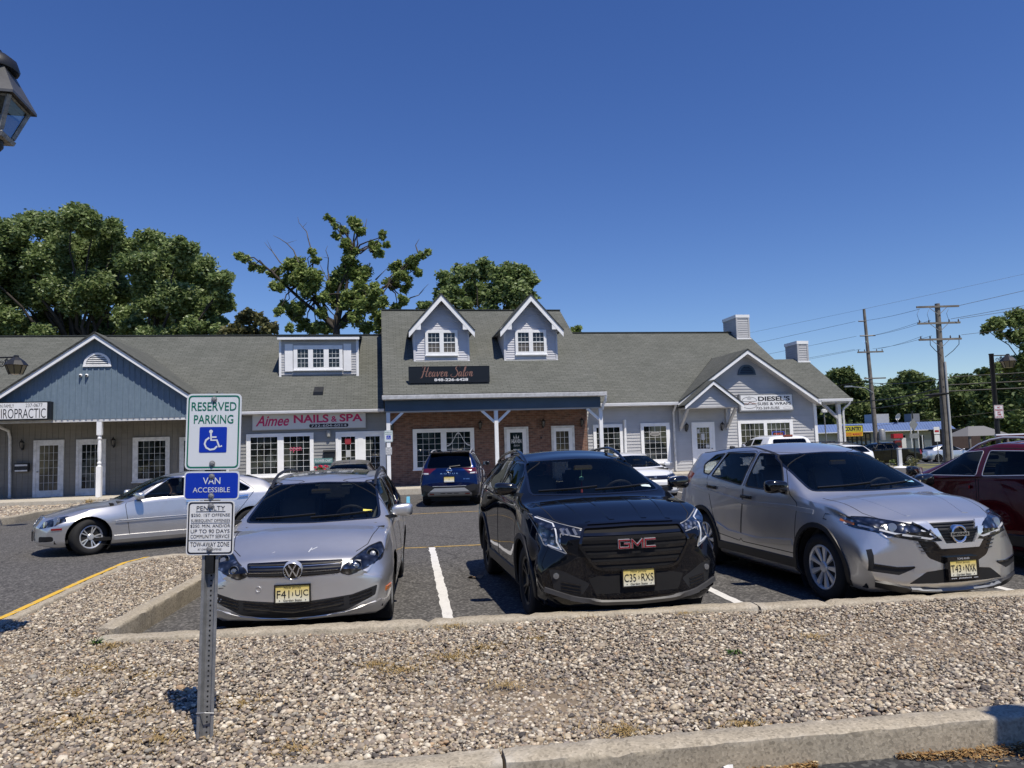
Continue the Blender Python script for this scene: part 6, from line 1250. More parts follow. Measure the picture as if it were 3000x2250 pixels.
    wheel_well(root, (ax0, ax1), ra + .01, W - .02, r)
    for lon in (ax0, ax1):
        for s_ in (-1, 1):
            make_wheel(root, s_, lon, r, spec.get('tw', .22), W - spec.get('win_set', .02), spec['rim'], spec.get('rim_style', 'split5'), spec.get('rim_mat'), steer=spec.get('steer', 0) if lon == ax0 else 0)
    ub = MB().box(-W + .34, W - .34, .25, L - .25, .17, .30).box(-W + .12, W - .12, ax0 + ra + .02, ax1 - ra - .02, .18, .30); ub.build('underbody', M['dark_void'], root)
    interior(root, dict(spec, cowl=spec['cowl'], dash_z=spec.get('dash_z', ws[0][1] - .01), mirror_at=spec.get('mirror_at', (spec['cowl'] + .62, ws[1][1] - .12))))
    if 'mirror' in spec:
        c, sz, mm = spec['mirror']
        for s_ in (-1, 1): side_mirror(root, s_, c, sz, mm, W)
    if spec.get('flare'):
        fb = MB()
        for lon in (ax0, ax1):
            for s_ in (-1, 1):
                arc = [(lon + (ra + .028) * math.cos(a), r + (ra + .028) * math.sin(a)) for a in np.linspace(-.35, math.pi + .35, 22)]
                B.strip(arc, 'side', .062, .014, s_, mb=fb)
        fb.build('arch_flare', spec['flare'], root, smooth=50)
    if 'sill' in spec:
        sb = MB()
        for s_ in (-1, 1): B.strip([(ax0 + ra, spec['sill'][0]), (ax1 - ra, spec['sill'][0])], 'side', spec['sill'][1], .014, s_, mb=sb)
        sb.build('sill_trim', M['black_plastic'], root)
    for nm, on, mt in spec.get('parts', []):
        B.extract(nm, on, mt, root)
    return root, B, body
def place(root, x, y, rz, z=-.05): root.location = (x, y, z); root.rotation_euler = (0, 0, R_(rz))
def rails(root, B, lon0, lon1, y, z0, mt, h=.05, bars=()):
    for s_ in (-1, 1):
        pts = []
        for t in np.linspace(0, 1, 11):
            lon = lon0 + (lon1 - lon0) * t; q = B.hit(s_ * y, lon, 'top'); zz = q[0].z if q else z0
            pts.append((s_ * y, lon, zz + h * min(1, 5 * t, 5 * (1 - t)) ** .6 + .0))
        MB().tube(pts, .018, 6).build('roof_rail', mt, root, smooth=60)
    for lon in bars:
        q = B.hit(0, lon, 'top'); zz = (q[0].z if q else z0) + h
        MB().tube([(-y, lon, zz), (y, lon, zz)], .02, 6).build('cross_bar', mt, root, smooth=60)
def antenna(root, B, lon, mt):
    q = B.hit(0, lon, 'top')
    if q: MB().prism([(lon - .10, q[0].z - .02), (lon + .06, q[0].z - .02), (lon + .05, q[0].z + .055), (lon + .02, q[0].z + .06)], .03, 'x', -.015).build('antenna', mt, root)
def hoodline(B, root, pts, mt=None, w=.009):
    mb = MB()
    for s_ in (-1, 1): B.strip([(s_ * x, y) for x, y in pts], 'top', w, .0012, mb=mb)
    mb.build('bonnet_seam', mt or M['dark_void'], root)
def disc_on(B, x, z, r, axis='front', h=.012, n=24, ring=None):
    q = B.hit(x, z, axis); p, nn = q; mb = MB()
    nn = (nn + Vector((0, -1.0 if axis == 'front' else 1.0, 0))).normalized(); ax = Vector((0, 0, 1)).cross(nn).normalized(); ay = nn.cross(ax)
    prof = [(r, -.03), (r, h), (r * .97, h + .004), (0, h + .006)] if ring is None else [(r, -.03), (r, h), ((r + ring) / 2, h + .006), (ring, h), (ring, -.03)]
    vs = []; fs = []
    for rr, hh in prof:
        for k in range(n):
            a = 2 * math.pi * k / n; vs.append(p + (ax * math.cos(a) + ay * math.sin(a)) * rr + nn * hh)
    for i in range(len(prof) - 1):
        for k in range(n): fs.append((i*n+k, i*n+(k+1) % n, (i+1)*n+(k+1) % n, (i+1)*n+k))
    mb.add(vs, fs); mb.frame = (p, nn, ax, ay); return mb
def bars_in(frame, lines, w, h, base):
    """raised strokes in a badge's own plane; lines: list of polylines"""
    p, nn, ax, ay = frame; mb = MB()
    for pl in lines:
        for a, b in zip(pl[:-1], pl[1:]):
            A = p + ax * a[0] + ay * a[1] + nn * base; Bb = p + ax * b[0] + ay * b[1] + nn * base; d = (Bb - A).normalized(); sd = nn.cross(d) * w / 2
            A -= d * w * .3; Bb += d * w * .3
            mb.add([A - sd, A + sd, Bb + sd, Bb - sd, A - sd + nn*h, A + sd + nn*h, Bb + sd + nn*h, Bb - sd + nn*h], [(4,5,6,7),(0,1,5,4),(1,2,6,5),(2,3,7,6),(3,0,4,7)])
    return mb
def scratches(B, name, root, spots, mt, axis='front'):
    mb = MB()
    for x, z, dx, dz, w in spots: B.strip([(x, z), (x + dx, z + dz)], axis, w, .0015, mb=mb, step=.02)
    mb.build(name, mt, root)

# ---- silver station wagon behind the reserved-parking sign
def car_wagon():
    L, W = 4.556, .89
    T = suv_tables(L, W, 1.50, .755, .66, 1.08, 1.0, 1.98, 1.40, 3.0, 4.15, 1.43, 4.45, .98, .97, .62, cl=.17, wtop=.66, hoodw=.83, low=.27, nose_w=.80, mid=.50)
    hl = [(.42, .612), (.50, .585), (.64, .625), (.785, .690), (.80, .765), (.765, .828), (.66, .800), (.53, .725), (.44, .665)]
    fr = [('grille', rounded([(-.415, .607), (-.05, .598), (.05, .598), (.415, .607), (.44, .722), (0, .733), (-.44, .722)], .02), dict(sym=False)),
          ('hl', rounded(hl, .02), {}),
          ('intake', rounded([(-.75, .465), (-.73, .375), (-.46, .262), (-.19, .228), (.19, .228), (.46, .262), (.73, .375), (.75, .465), (.52, .405), (.16, .378), (-.16, .378), (-.52, .405)], .015), dict(sym=False))]
    spec = dict(L=L, W=W, ax0=.875, ax1=3.453, r=.316, rim=.215, paint=M['p_silver'], kf=.28, nexp=2.6, front=fr, cowl=1.08,
        doors=[[(1.30, .36), (1.22, .95), (1.36, 1.0), (2.0, 1.40), (2.38, 1.42), (2.42, .9), (2.42, .36)], [(2.44, .36), (2.44, 1.42), (3.2, 1.42), (3.42, 1.0), (3.2, .72), (3.04, .40)]],
        handles=[(2.22, .90), (3.16, .93)],
        wins=[([(1.42, 1.0), (2.02, 1.375), (2.34, 1.39), (2.38, 1.0)], 'glass_side'), ([(2.47, 1.0), (2.45, 1.39), (3.15, 1.39), (3.36, 1.03)], 'glass_side'), ([(3.47, 1.04), (3.28, 1.38), (3.9, 1.37), (4.18, 1.09)], 'glass_dark')],
        ws=[(.71, 1.005), (.60, 1.355)], rw=[(.58, 1.02), (.52, 1.36)], mirror=((.95, 1.22, 1.075), (.23, .13, .15), M['p_silver']), dash_z=.965, zf=.36, head=.86, seat_lon=2.15, mirror_at=(1.74, 1.28),
        parts=[('grille', 'grille', M['gloss_black']), ('intake', 'lower_intake', M['black_plastic'])], rim_style='five')
    root, B, body = base_car(spec, T, 'silver station wagon with scuffed bumper parked nose-out behind the reserved parking sign')
    for s_ in (-1, 1):
        o = B.extract('hl', 'headlight', M['headlight'], root, s_)
        B.strip(mirror(rounded(hl, .02)) if s_ < 0 else rounded(hl, .02), 'front', .012, .003, closed=True).build('headlight_rim', M['black_plastic'], o, smooth=40)
        ln = MB()
        for x, z, r in ((.70, .735, .062), (.56, .655, .050)):
            d = disc_on(B, s_ * x, z, r, h=.004, ring=r * .86); ln.add(d.v, d.f); d = disc_on(B, s_ * x, z, r * .45, h=.006); ln.add(d.v, d.f)
        ln.build('lamp_lens', M['lens_dim'], o, smooth=50)
        rs = MB(); B.strip([(.30, .405), (.45, .412)], 'side', .05, .010, s_, mb=rs); rs.build('side_marker', M['amber'], root)
    g = MB()
    for z in (.640, .685):
        for s_ in (-1, 1): B.strip([(s_ * .08, z), (s_ * .40, z + .005)], 'front', .005, .004, mb=g)
    B.strip([(-.40, .603), (0, .596), (.40, .603)], 'front', .005, .003, mb=g)
    g.build('chrome_strip', M['chrome'], root, smooth=50)
    gb = MB()
    for z in (.622, .662, .703): B.strip([(-.42, z), (0, z), (.42, z)], 'front', .018, .004, mb=gb)
    gb.build('grille_slat', M['black_plastic'], root)
    it = MB()
    for z in (.30, .33, .355): B.strip([(-.45, z + .03), (0, z - .02), (.45, z + .03)], 'front', .012, .006, mb=it)
    for s_ in (-1, 1):
        for z in (.37, .40, .43): B.strip([(s_ * .50, z - .045), (s_ * .70, z)], 'front', .012, .006, mb=it)
    it.build('intake_slat', M['gloss_black'], root)
    e = disc_on(B, 0, .660, .082, h=.018); eo = e.build('badge', M['gloss_black'], root, smooth=45)
    e2 = disc_on(B, 0, .660, .086, h=.02, ring=.075); e2.build('badge_ring', M['bright_trim'], eo, smooth=50)
    bars_in(e.frame, [[(-.030, .058), (0, .006), (.030, .058)], [(-.062, .030), (-.032, -.054), (-.001, .010)], [(.062, .030), (.032, -.054), (.001, .010)]], .010, .006, .024).build('badge_letters', M['bright_trim'], eo)
    lip = MB(); B.strip([(-.78, .31), (-.45, .235), (0, .205), (.45, .235), (.78, .31)], 'front', .04, .004, mb=lip); lip.build('chin_spoiler', M['p_silver'], root, smooth=60)
    q = B.hit(0, .45, 'front'); plate(root, ('F41', 'UJC'), (0, q[0].y - .02, .452), fmat=M['gloss_black'])
    for s_, o in ((-1, None),): 
        scratches(B, 'bumper_scuff', root, [(-.80, .52, .05, .01, .018), (-.77, .49, .03, -.02, .01), (-.70, .50, .05, .008, .008), (-.83, .45, .04, .03, .012), (-.79, .42, .03, -.03, .02), (-.74, .44, .02, -.05, .008), (-.84, .55, .03, .01, .01), (-.66, .53, .03, -.006, .006)], M['black_plastic'])
        scratches(B, 'paint_chip', root, [(-.73, .37, .02, .05, .02), (-.69, .38, .02, .03, .012), (-.78, .57, .02, .008, .008), (.12, .80, .05, .018, .01), (.10, .785, .02, .03, .012), (-.24, .79, .02, .005, .006)], M['white_lens'])
    tow = disc_on(B, -.31, .50, .026, h=.0015, ring=.022); tow.build('tow_cover', M['alloy'], root)
    hoodline(B, root, [(.72, .98), (.70, .75), (.64, .45), (.54, .30)])
    rails(root, B, 1.95, 4.0, .60, 1.46, M['black_plastic'], .055)
    q = [(-.46, 2.22), (.46, 2.22), (.46, 3.2), (-.46, 3.2)]
    sr = MB(); n = 8; vs = [];
    for j in range(9):
        for i in range(9):
            h = B.hit(-.47 + .94 * i / 8, 2.32 + 1.1 * j / 8, 'top'); vs.append(h[0] + h[1] * .004)
    sr.add(vs, [(j*9+i, j*9+i+1, j*9+i+10, j*9+i+9) for j in range(8) for i in range(8)]); sr.build('sunroof', M['gloss_black'], root, smooth=60)
    st = MB(); 
    h = B.hit(.565, 1.075, 'front'); p, nn = h; ax = Vector((1, 0, 0)); ay = nn.cross(ax).normalized()
    ax = ay.cross(nn)
    st.add([p + nn * .003 + ax * a * .048 + ay * b * .022 for a, b in ((-1, -1), (1, -1), (1, 1), (-1, 1))], [(0, 1, 2, 3)]); st.build('inspection_sticker', mat('sticker_yellow', (.75, .68, .12), .5), root)
    return root
# ---- black SUV facing the camera
def car_black_suv():
    L, W = 4.63, .92
    T = suv_tables(L, W, 1.66, .99, .88, 1.12, 1.19, 1.95, 1.56, 2.6, 4.15, 1.57, 4.50, 1.12, 1.12, .74, cl=.2, wtop=.64, hoodw=.86, wbelt=.885, low=.30, nose_w=.86, mid=.62)
    grille = [(-.40, .60), (-.30, .575), (.30, .575), (.40, .60), (.53, .80), (.47, .945), (0, .955), (-.47, .945), (-.53, .80)]
    hl = [(.49, .868), (.47, .94), (.66, .985), (.79, 1.03), (.87, 1.06), (.845, .93), (.82, .80), (.64, .725), (.69, .80), (.68, .905)]
    fog = [(.45, .455), (.52, .355), (.76, .40), (.80, .585), (.68, .57)]
    fr = [('grille', rounded(grille, .03), dict(sym=False)), ('hl', rounded(hl, .012), {}), ('fog', rounded(fog, .02), {}),
          ('intake', rounded([(-.40, .36), (.40, .36), (.46, .50), (.30, .535), (-.30, .535), (-.46, .50)], .02), dict(sym=False))]
    spec = dict(L=L, W=W, ax0=.93, ax1=3.655, r=.362, ra=.425, rim=.25, paint=M['p_black'], kf=.26, nexp=2.6, front=fr, cowl=1.12,
        doors=[[(1.36, .42), (1.26, 1.08), (1.42, 1.14), (1.98, 1.54), (2.42, 1.56), (2.46, 1.0), (2.46, .42)], [(2.48, .42), (2.48, 1.56), (3.26, 1.55), (3.52, 1.16), (3.34, .86), (3.2, .46)]],
        handles=[(2.26, 1.04), (3.22, 1.07)],
        wins=[([(1.50, 1.15), (2.02, 1.52), (2.38, 1.535), (2.42, 1.17)], 'glass_side'), ([(2.52, 1.17), (2.50, 1.535), (3.20, 1.525), (3.44, 1.21)], 'glass_dark'), ([(3.54, 1.23), (3.34, 1.52), (3.82, 1.50), (4.05, 1.30)], 'glass_dark')],
        ws=[(.735, 1.205), (.615, 1.545)], rw=[(.60, 1.16), (.52, 1.50)], mirror=((.99, 1.30, 1.275), (.25, .16, .15), M['gloss_black']), dash_z=1.15, zf=.52, head=.93, seat_lon=2.2, mirror_at=(1.72, 1.46),
        rim_style='split5', rim_mat=M['alloy_dark'], wtrim_mat=M['gloss_black'], flare=M['black_plastic'], sill=(.36, .14), tw=.235,
        parts=[('intake', 'lower_intake', M['dark_void']), ('grille', 'grille', M['dark_void'])])
    root, B, body = base_car(spec, T, 'black sport utility vehicle with red badge letters parked nose-out beside the silver wagon')
    for s_ in (-1, 1):
        o = B.extract('hl', 'headlight', M['headlight'], root, s_); mi = (lambda p: [(s_ * x, z) for x, z in p])
        B.strip(mi(rounded(hl, .012)), 'front', .012, .003, closed=True).build('headlight_rim', M['galv'], o, smooth=40)
        dr = MB(); B.strip(mi([(.845, 1.035), (.715, .985), (.715, .83), (.685, .76), (.79, .80)]), 'front', .017, .006, mb=dr); dr.build('light_guide', M['white_lens'], o, smooth=40)
        ce = MB()
        for z in (.83, .885, .94): B.strip(mi([(.735, z), (.815, z + .012)]), 'front', .03, .006, mb=ce)
        for x in (.54, .60, .65): B.strip(mi([(x, .89), (x + .02, .945)]), 'front', .03, .006, mb=ce)
        ce.build('lamp_cell', M['lens_dim'], o, smooth=40)
        f = B.extract('fog', 'fog_lamp_bezel', M['black_plastic'], root, s_)
        d = disc_on(B, s_ * .74, .525, .028, h=.008); d.build('fog_lamp', M['lens_dim'], f, smooth=50)
        fs = MB()
        for z in (.40, .43, .46): B.strip(mi([(.53, z - .02), (.70, z + .01)]), 'front', .012, .008, mb=fs)
        fs.build('bezel_rib', M['gloss_black'], f)
        B.strip(mi([(.50, .30), (.62, .33), (.84, .40)]), 'front', .05, .02).build('bumper_trim', M['galv'] if False else mat('grey_trim', (.05, .05, .053), .45), root, smooth=40)
    g = MB()
    for z in (.635, .70, .765, .83, .89):
        w_ = .40 + min(.12, max(0, (z - .6) * .65)) if z < .8 else .52 - (z - .8) * .45
        B.strip([(-w_, z), (0, z), (w_, z)], 'front', .036, .008, mb=g)
    g.build('grille_slat', M['gloss_black'], root, smooth=35)
    B.strip(rounded(grille, .03), 'front', .03, .02, closed=True).build('grille_surround', M['gloss_black'], root, smooth=40)
    bt = MB(); B.strip([(-.42, .975), (0, .985), (.42, .975)], 'front', .02, .012, mb=bt); bt.build('bonnet_lip', M['gloss_black'], root, smooth=50)
    G_ = {-.125: [(.048, .034), (-.048, .034), (-.048, -.034), (.048, -.034), (.048, .002), (.004, .002)], 0: [(-.052, -.036), (-.050, .034), (0, -.016), (.050, .034), (.052, -.036)], .125: [(.048, .034), (-.048, .034), (-.048, -.034), (.048, -.034)]}
    bk, rd = MB(), MB()
    for cx, pl in G_.items():
        for a_, b_ in zip(pl[:-1], pl[1:]):
            e_ = (Vector(b_) - Vector(a_)).normalized() * .006; q = [(cx + a_[0] - e_.x, .803 + a_[1] - e_.y), (cx + b_[0] + e_.x, .803 + b_[1] + e_.y)]
            B.strip(q, 'front', .024, .020, mb=bk, step=.02); B.strip(q, 'front', .014, .025, mb=rd, step=.02)
    bo = bk.build('badge_edge', M['bright_trim'], root); rd.build('badge_letters', M['red_badge'], bo)
    lip = MB(); B.strip([(-.62, .325), (-.35, .285), (0, .275), (.35, .285), (.62, .325)], 'front', .05, .022, mb=lip); lip.build('chin_trim', mat('grey_trim2', (.06, .06, .063), .45), root, smooth=50)
    q = B.hit(0, .5, 'front'); plate(root, ('C35', 'RXS'), (0, q[0].y - .02, .497), fmat=M['gloss_black'])
    hl_ = MB()
    for x0, x1 in ((.50, .40), (.22, .16)):
        for s_ in (-1, 1): B.strip([(s_ * x0, 1.02), (s_ * (x0 + x1) / 2, .6), (s_ * x1, .22)], 'top', .06, .004, mb=hl_)
    hl_.build('bonnet_crease', M['p_black'], root, smooth=60)
    hoodline(B, root, [(.735, 1.0), (.73, .7), (.69, .4), (.60, .24)])
    rails(root, B, 2.0, 4.1, .60, 1.6, M['gloss_black'], .06); antenna(root, B, 3.9, M['gloss_black'])
    # cabin trinkets seen through the windscreen
    b = MB(); c = (0, 1.82, 1.33); b.tube([(0, 1.80, 1.44), (0, 1.82, 1.36)], .003, 4).lathe([(0, -.03), (.028, -.01), (.028, .015), (0, .03)], c=c, n=10); b.build('hanging_charm', mat('jade', (.25, .55, .42), .4), root)
    b = MB().tube([(0, 1.82, 1.30), (0, 1.825, 1.17)], [.006, .012], 5); b.build('tassel', mat('tassel', (.35, .05, .05), .8), root)
    st = MB(); p, nn = B.hit(.60, 1.25, 'front'); ax = Vector((1, 0, 0)); ay = nn.cross(ax).normalized(); ax = ay.cross(nn)
    st.add([p + nn * .003 + ax * a * .055 + ay * b_ * .03 for a, b_ in ((-1, -1), (1, -1), (1, 1), (-1, 1))], [(0, 1, 2, 3)]); st.build('inspection_sticker', mat('sticker_white', (.6, .72, .72), .5), root)
    return root

# ---- silver crossover
def car_silver_suv():
    L, W = 4.69, .92
    T = suv_tables(L, W, 1.67, .905, .80, 1.12, 1.125, 2.02, 1.55, 2.75, 4.25, 1.58, 4.58, 1.12, 1.09, .72, cl=.19, wtop=.645, hoodw=.845, wbelt=.875, low=.30, nose_w=.83, mid=.60)
    hl = [(.19, .70), (.33, .69), (.62, .75), (.84, .82), (.95, .93), (.70, .92), (.36, .845)]
    V = [(-.41, .865), (-.27, .865), (-.155, .672), (.155, .672), (.27, .865), (.41, .865), (.21, .625), (-.21, .625)]
    dark = [(-.50, .865), (.50, .865), (.42, .70), (.33, .54), (.16, .47), (-.16, .47), (-.33, .54), (-.42, .70)]
    inner = [(-.27, .865), (.27, .865), (.155, .672), (-.155, .672)]
    fog = [(.84, .62), (.84, .42), (.61, .385), (.45, .455), (.62, .45), (.80, .48), (.80, .63)]
    fr = [('dark', rounded(dark, .03), dict(sym=False)), ('mesh', rounded(inner, .01), dict(sym=False)), ('V', V, dict(sym=False)), ('hl', rounded(hl, .015), {}), ('fog', fog, {}),
          ('intake', rounded([(-.53, .30), (.53, .30), (.36, .41), (.16, .43), (-.16, .43), (-.36, .41)], .02), dict(sym=False))]
    spec = dict(L=L, W=W, ax0=.94, ax1=3.645, r=.352, ra=.42, rim=.24, paint=M['p_grey'], kf=.27, nexp=2.6, front=fr, hl_hi=.50, cowl=1.12,
        doors=[[(1.38, .44), (1.30, 1.0), (1.44, 1.08), (2.02, 1.54), (2.46, 1.58), (2.50, 1.0), (2.58, .44)], [(2.60, .44), (2.52, 1.0), (2.48, 1.58), (3.3, 1.56), (3.56, 1.24), (3.36, .86), (3.2, .48)]],
        handles=[(2.40, 1.005), (3.34, 1.085)], handle_mat=M['gloss_black'],
        wins=[([(1.56, 1.10), (1.96, 1.44), (2.14, 1.535), (2.42, 1.55), (2.46, 1.14)], 'glass_clear', .03), ([(2.56, 1.15), (2.50, 1.55), (3.24, 1.55), (3.44, 1.24)], 'glass_clear', .03), ([(3.52, 1.255), (3.32, 1.545), (3.62, 1.52), (3.84, 1.39), (3.72, 1.27)], 'glass_clear', .03)],
        ws=[(.735, 1.135), (.63, 1.525)], rw=[(.60, 1.18), (.52, 1.50)], mirror=((.985, 1.52, 1.18), (.25, .17, .165), M['gloss_black']), dash_z=1.07, zf=.50, head=.92, seat_lon=2.25, mirror_at=(1.78, 1.42), rw_mat='glass_clear',
        rim_style='cover', rim_mat=M['alloy'], flare=M['black_plastic'], sill=(.335, .12), tw=.225,
        rear=[('tl', [(.60, 1.14), (.92, 1.04), (.93, 1.25), (.80, 1.27)], {})],
        extra=[('tl2', [(4.02, 1.25), (4.14, 1.08), (4.60, 1.04), (4.62, 1.26), (4.2, 1.29)], 'side', -9, 9)],
        parts=[('intake', 'lower_intake', M['dark_void']), ('dark', 'grille_surround', M['gloss_black']), ('mesh', 'grille', M['black_plastic'])])
    root, B, body = base_car(spec, T, 'silver crossover parked nose-out over the kerb with a dealer plate frame')
    o = B.extract('V', 'chrome_grille_bar', M['bright_trim'], root, inset=-.028)
    g = MB()
    for z in np.linspace(.69, .85, 7):
        w_ = .155 + (z - .672) * .59; B.strip([(-w_, z), (0, z), (w_, z)], 'front', .010, .012, mb=g)
    for k in range(6):
        for s_ in (-1, 1):
            x = .30 + k * .018; B.strip([(s_ * (x + .02), .60 + k * .035), (s_ * (x + .10), .60 + k * .035 + .01)], 'front', .009, .010, mb=g)
    g.build('grille_slat', M['black_metal'], root, smooth=35)
    for s_ in (-1, 1):
        mi = (lambda p: [(s_ * x, z) for x, z in p])
        o = B.extract('hl', 'headlight', M['headlight'], root, s_)
        B.strip(mi(rounded(hl, .015)), 'front', .012, .003, closed=True).build('headlight_rim', M['gloss_black'], o, smooth=40)
        d = MB(); B.strip(mi([(.86, .86), (.60, .775), (.30, .722), (.24, .735), (.35, .80)]), 'front', .022, .004, mb=d); d.build('light_guide', M['white_lens'], o, smooth=40)
        am = MB(); B.strip(mi([(.86, .885), (.83, .855)]), 'front', .03, .005, mb=am); am.build('turn_signal', M['amber'], o, smooth=40)
        d = disc_on(B, s_ * .60, .83, .045, h=.004); d.build('lamp_lens', M['lens_dim'], o, smooth=50)
        f = B.extract('fog', 'fog_lamp_bezel', M['black_plastic'], root, s_)
        d = MB(); B.strip(mi([(.80, .485), (.62, .455), (.47, .46)]), 'front', .02, .012, mb=d); d.build('bezel_edge', M['gloss_black'], f, smooth=40)
        t = B.extract('tl2', 'tail_light', M['red_lens'], root, s_); t2 = B.extract('tl', 'tail_light', M['red_lens'], root, s_)
    p_ = disc_on(B, 0, .757, .088, h=.020, ring=.066); bo = p_.build('badge', M['chrome'], root, smooth=50)
    p, nn, ax, ay = p_.frame; bb = MB()
    bb.add([p + ax * a + ay * b + nn * c for c in (.0, .028) for a, b in ((-.105, -.02), (.105, -.02), (.105, .02), (-.105, .02))], [(4,5,6,7),(0,1,5,4),(1,2,6,5),(2,3,7,6),(3,0,4,7)]); bb.build('badge_bar', M['chrome'], bo)
    t = text_mb('NISSAN', -.088, .088, -.012, .012, origin=p + nn * .029, ex=-ax if ax.x < 0 else ax, ez=ay if ay.z > 0 else -ay, en=nn, bold=.02); t.build('badge_letters', M['gloss_black'], bo)
    lip = MB(); B.strip([(-.78, .30), (-.5, .235), (0, .215), (.5, .235), (.78, .30)], 'front', .085, .022, mb=lip); lip.build('chin_spoiler', M['black_plastic'], root, smooth=60)
    lip = MB(); B.strip([(-.5, .255), (-.25, .236), (0, .23), (.25, .236), (.5, .255)], 'front', .03, .032, mb=lip); lip.build('skid_trim', mat('skid_grey', (.25, .26, .27), .4, .4), root, smooth=60)
    q = B.hit(0, .45, 'front'); po = plate(root, ('T43', 'NXK'), (0, q[0].y - .035, .435), frame=False)
    f = MB(); y = q[0].y - .03
    for x0, x1, z0, z1 in ((-.175, .175, .508, .545), (-.175, .175, .325, .362), (-.175, -.148, .362, .508), (.148, .175, .362, .508)): f.box(x0, x1, y - .012, y + .03, z0, z1)
    fo = f.build('plate_frame', M['gloss_black'], po)
    t = MB(); text_mb('www.pineb-motor.com' if False else 'TOMS RIVER', -.07, .07, .518, .535, origin=(0, y - .013, 0), mb=t); text_mb('www   pinebeltauto   com', -.15, .15, .334, .352, origin=(0, y - .013, 0), mb=t, bold=.02); t.build('frame_lettering', M['white_lens'], fo)
    hoodline(B, root, [(.73, 1.05), (.725, .75), (.70, .45), (.62, .28)])
    ri = MB()
    for s_ in (-1, 1): B.strip([(s_ * .47, .98), (s_ * .42, .6), (s_ * .33, .25)], 'top', .07, .003, mb=ri)
    ri.build('bonnet_crease', M['p_grey'], root, smooth=60)
    for s_ in (-1, 1):
        cr_ = MB(); B.strip([(1.42, .56), (2.2, .50), (2.9, .52), (3.2, .60)], 'side', .075, .010, s_, mb=cr_); B.strip([(1.0, .93), (1.5, .95), (2.4, .93), (3.2, 1.0), (4.0, 1.07)], 'side', .06, .007, s_, mb=cr_); cr_.build('body_crease', M['p_grey'], root, smooth=60)
    rr = MB()
    for s_ in (-1, 1): B.strip([(s_ * .585, 2.1), (s_ * .595, 3.0), (s_ * .57, 4.1)], 'top', .05, .004, mb=rr)
    rr.build('roof_channel', M['black_plastic'], root); antenna(root, B, 4.0, M['p_grey'])
    st = MB(); p, nn = B.hit(.60, 1.19, 'front'); ax = Vector((1, 0, 0)); ay = nn.cross(ax).normalized(); ax = ay.cross(nn)
    st.add([p + nn * .003 + ax * a * .05 + ay * b_ * .022 for a, b_ in ((-1, -1), (1, -1), (1, 1), (-1, 1))], [(0, 1, 2, 3)]); st.build('inspection_sticker', mat('sticker_blue', (.25, .50, .68), .5), root)
    return root

# ---- silver saloon crossing the lot, seen from its side, with a driver
def sedan_tables(L, W, H, hz0, cowl, zc, ws, zw, peak, re_, ze, rb, zbk, belt, nose_w=.74, cl=.16, wtop=.62, hoodw=.74, tail=.60, mid=.5, hump=0.0):
    T = suv_tables(L, W, H, hz0, .54, cowl, zc, ws, zw, peak, re_, ze, rb, zbk, belt, tail, cl=cl, wtop=wtop, hoodw=hoodw, low=.26, nose_w=nose_w, mid=mid)
    k = W / .92
    T['zt'] = [(0, .54), (.03, hz0 - .12), (.07, hz0 - .05), (.13, hz0 - .005), (.22, hz0 + .02), (cowl * .6, hz0 + (zc - hz0) * .7), (cowl - .04, zc - .01), (cowl + .04, zc + .02),
               (ws - .15, zw - .05), (ws + .05, zw + .01), (ws + .4, H - .025), (peak, H), (re_ - .5, ze + .055), (re_, ze), ((re_ + rb) / 2, (ze + zbk) / 2 + .05), (rb, zbk), (rb + .12, zbk - .012), (L - .1, zbk - .035), (L - .03, zbk - .10), (L, tail)]
    T['wt'] = [(0, .58 * k), (.05, .64 * k), (.13, .70 * k), (.4, (hoodw + .02) * k), (cowl, hoodw * k), (ws, wtop * k), (peak, wtop * k), (re_, (wtop - .03) * k), (rb, (hoodw - .03) * k), (L - .15, .72 * k), (L, .64 * k)]
    T['zb'] = [(0, .5), (.1, hz0 - .07), (.5, hz0 + .02), (cowl, belt - .02), (L * .55, belt + .03), (rb, zbk - .05), (L - .1, zbk - .08), (L, tail - .04)]
    return T
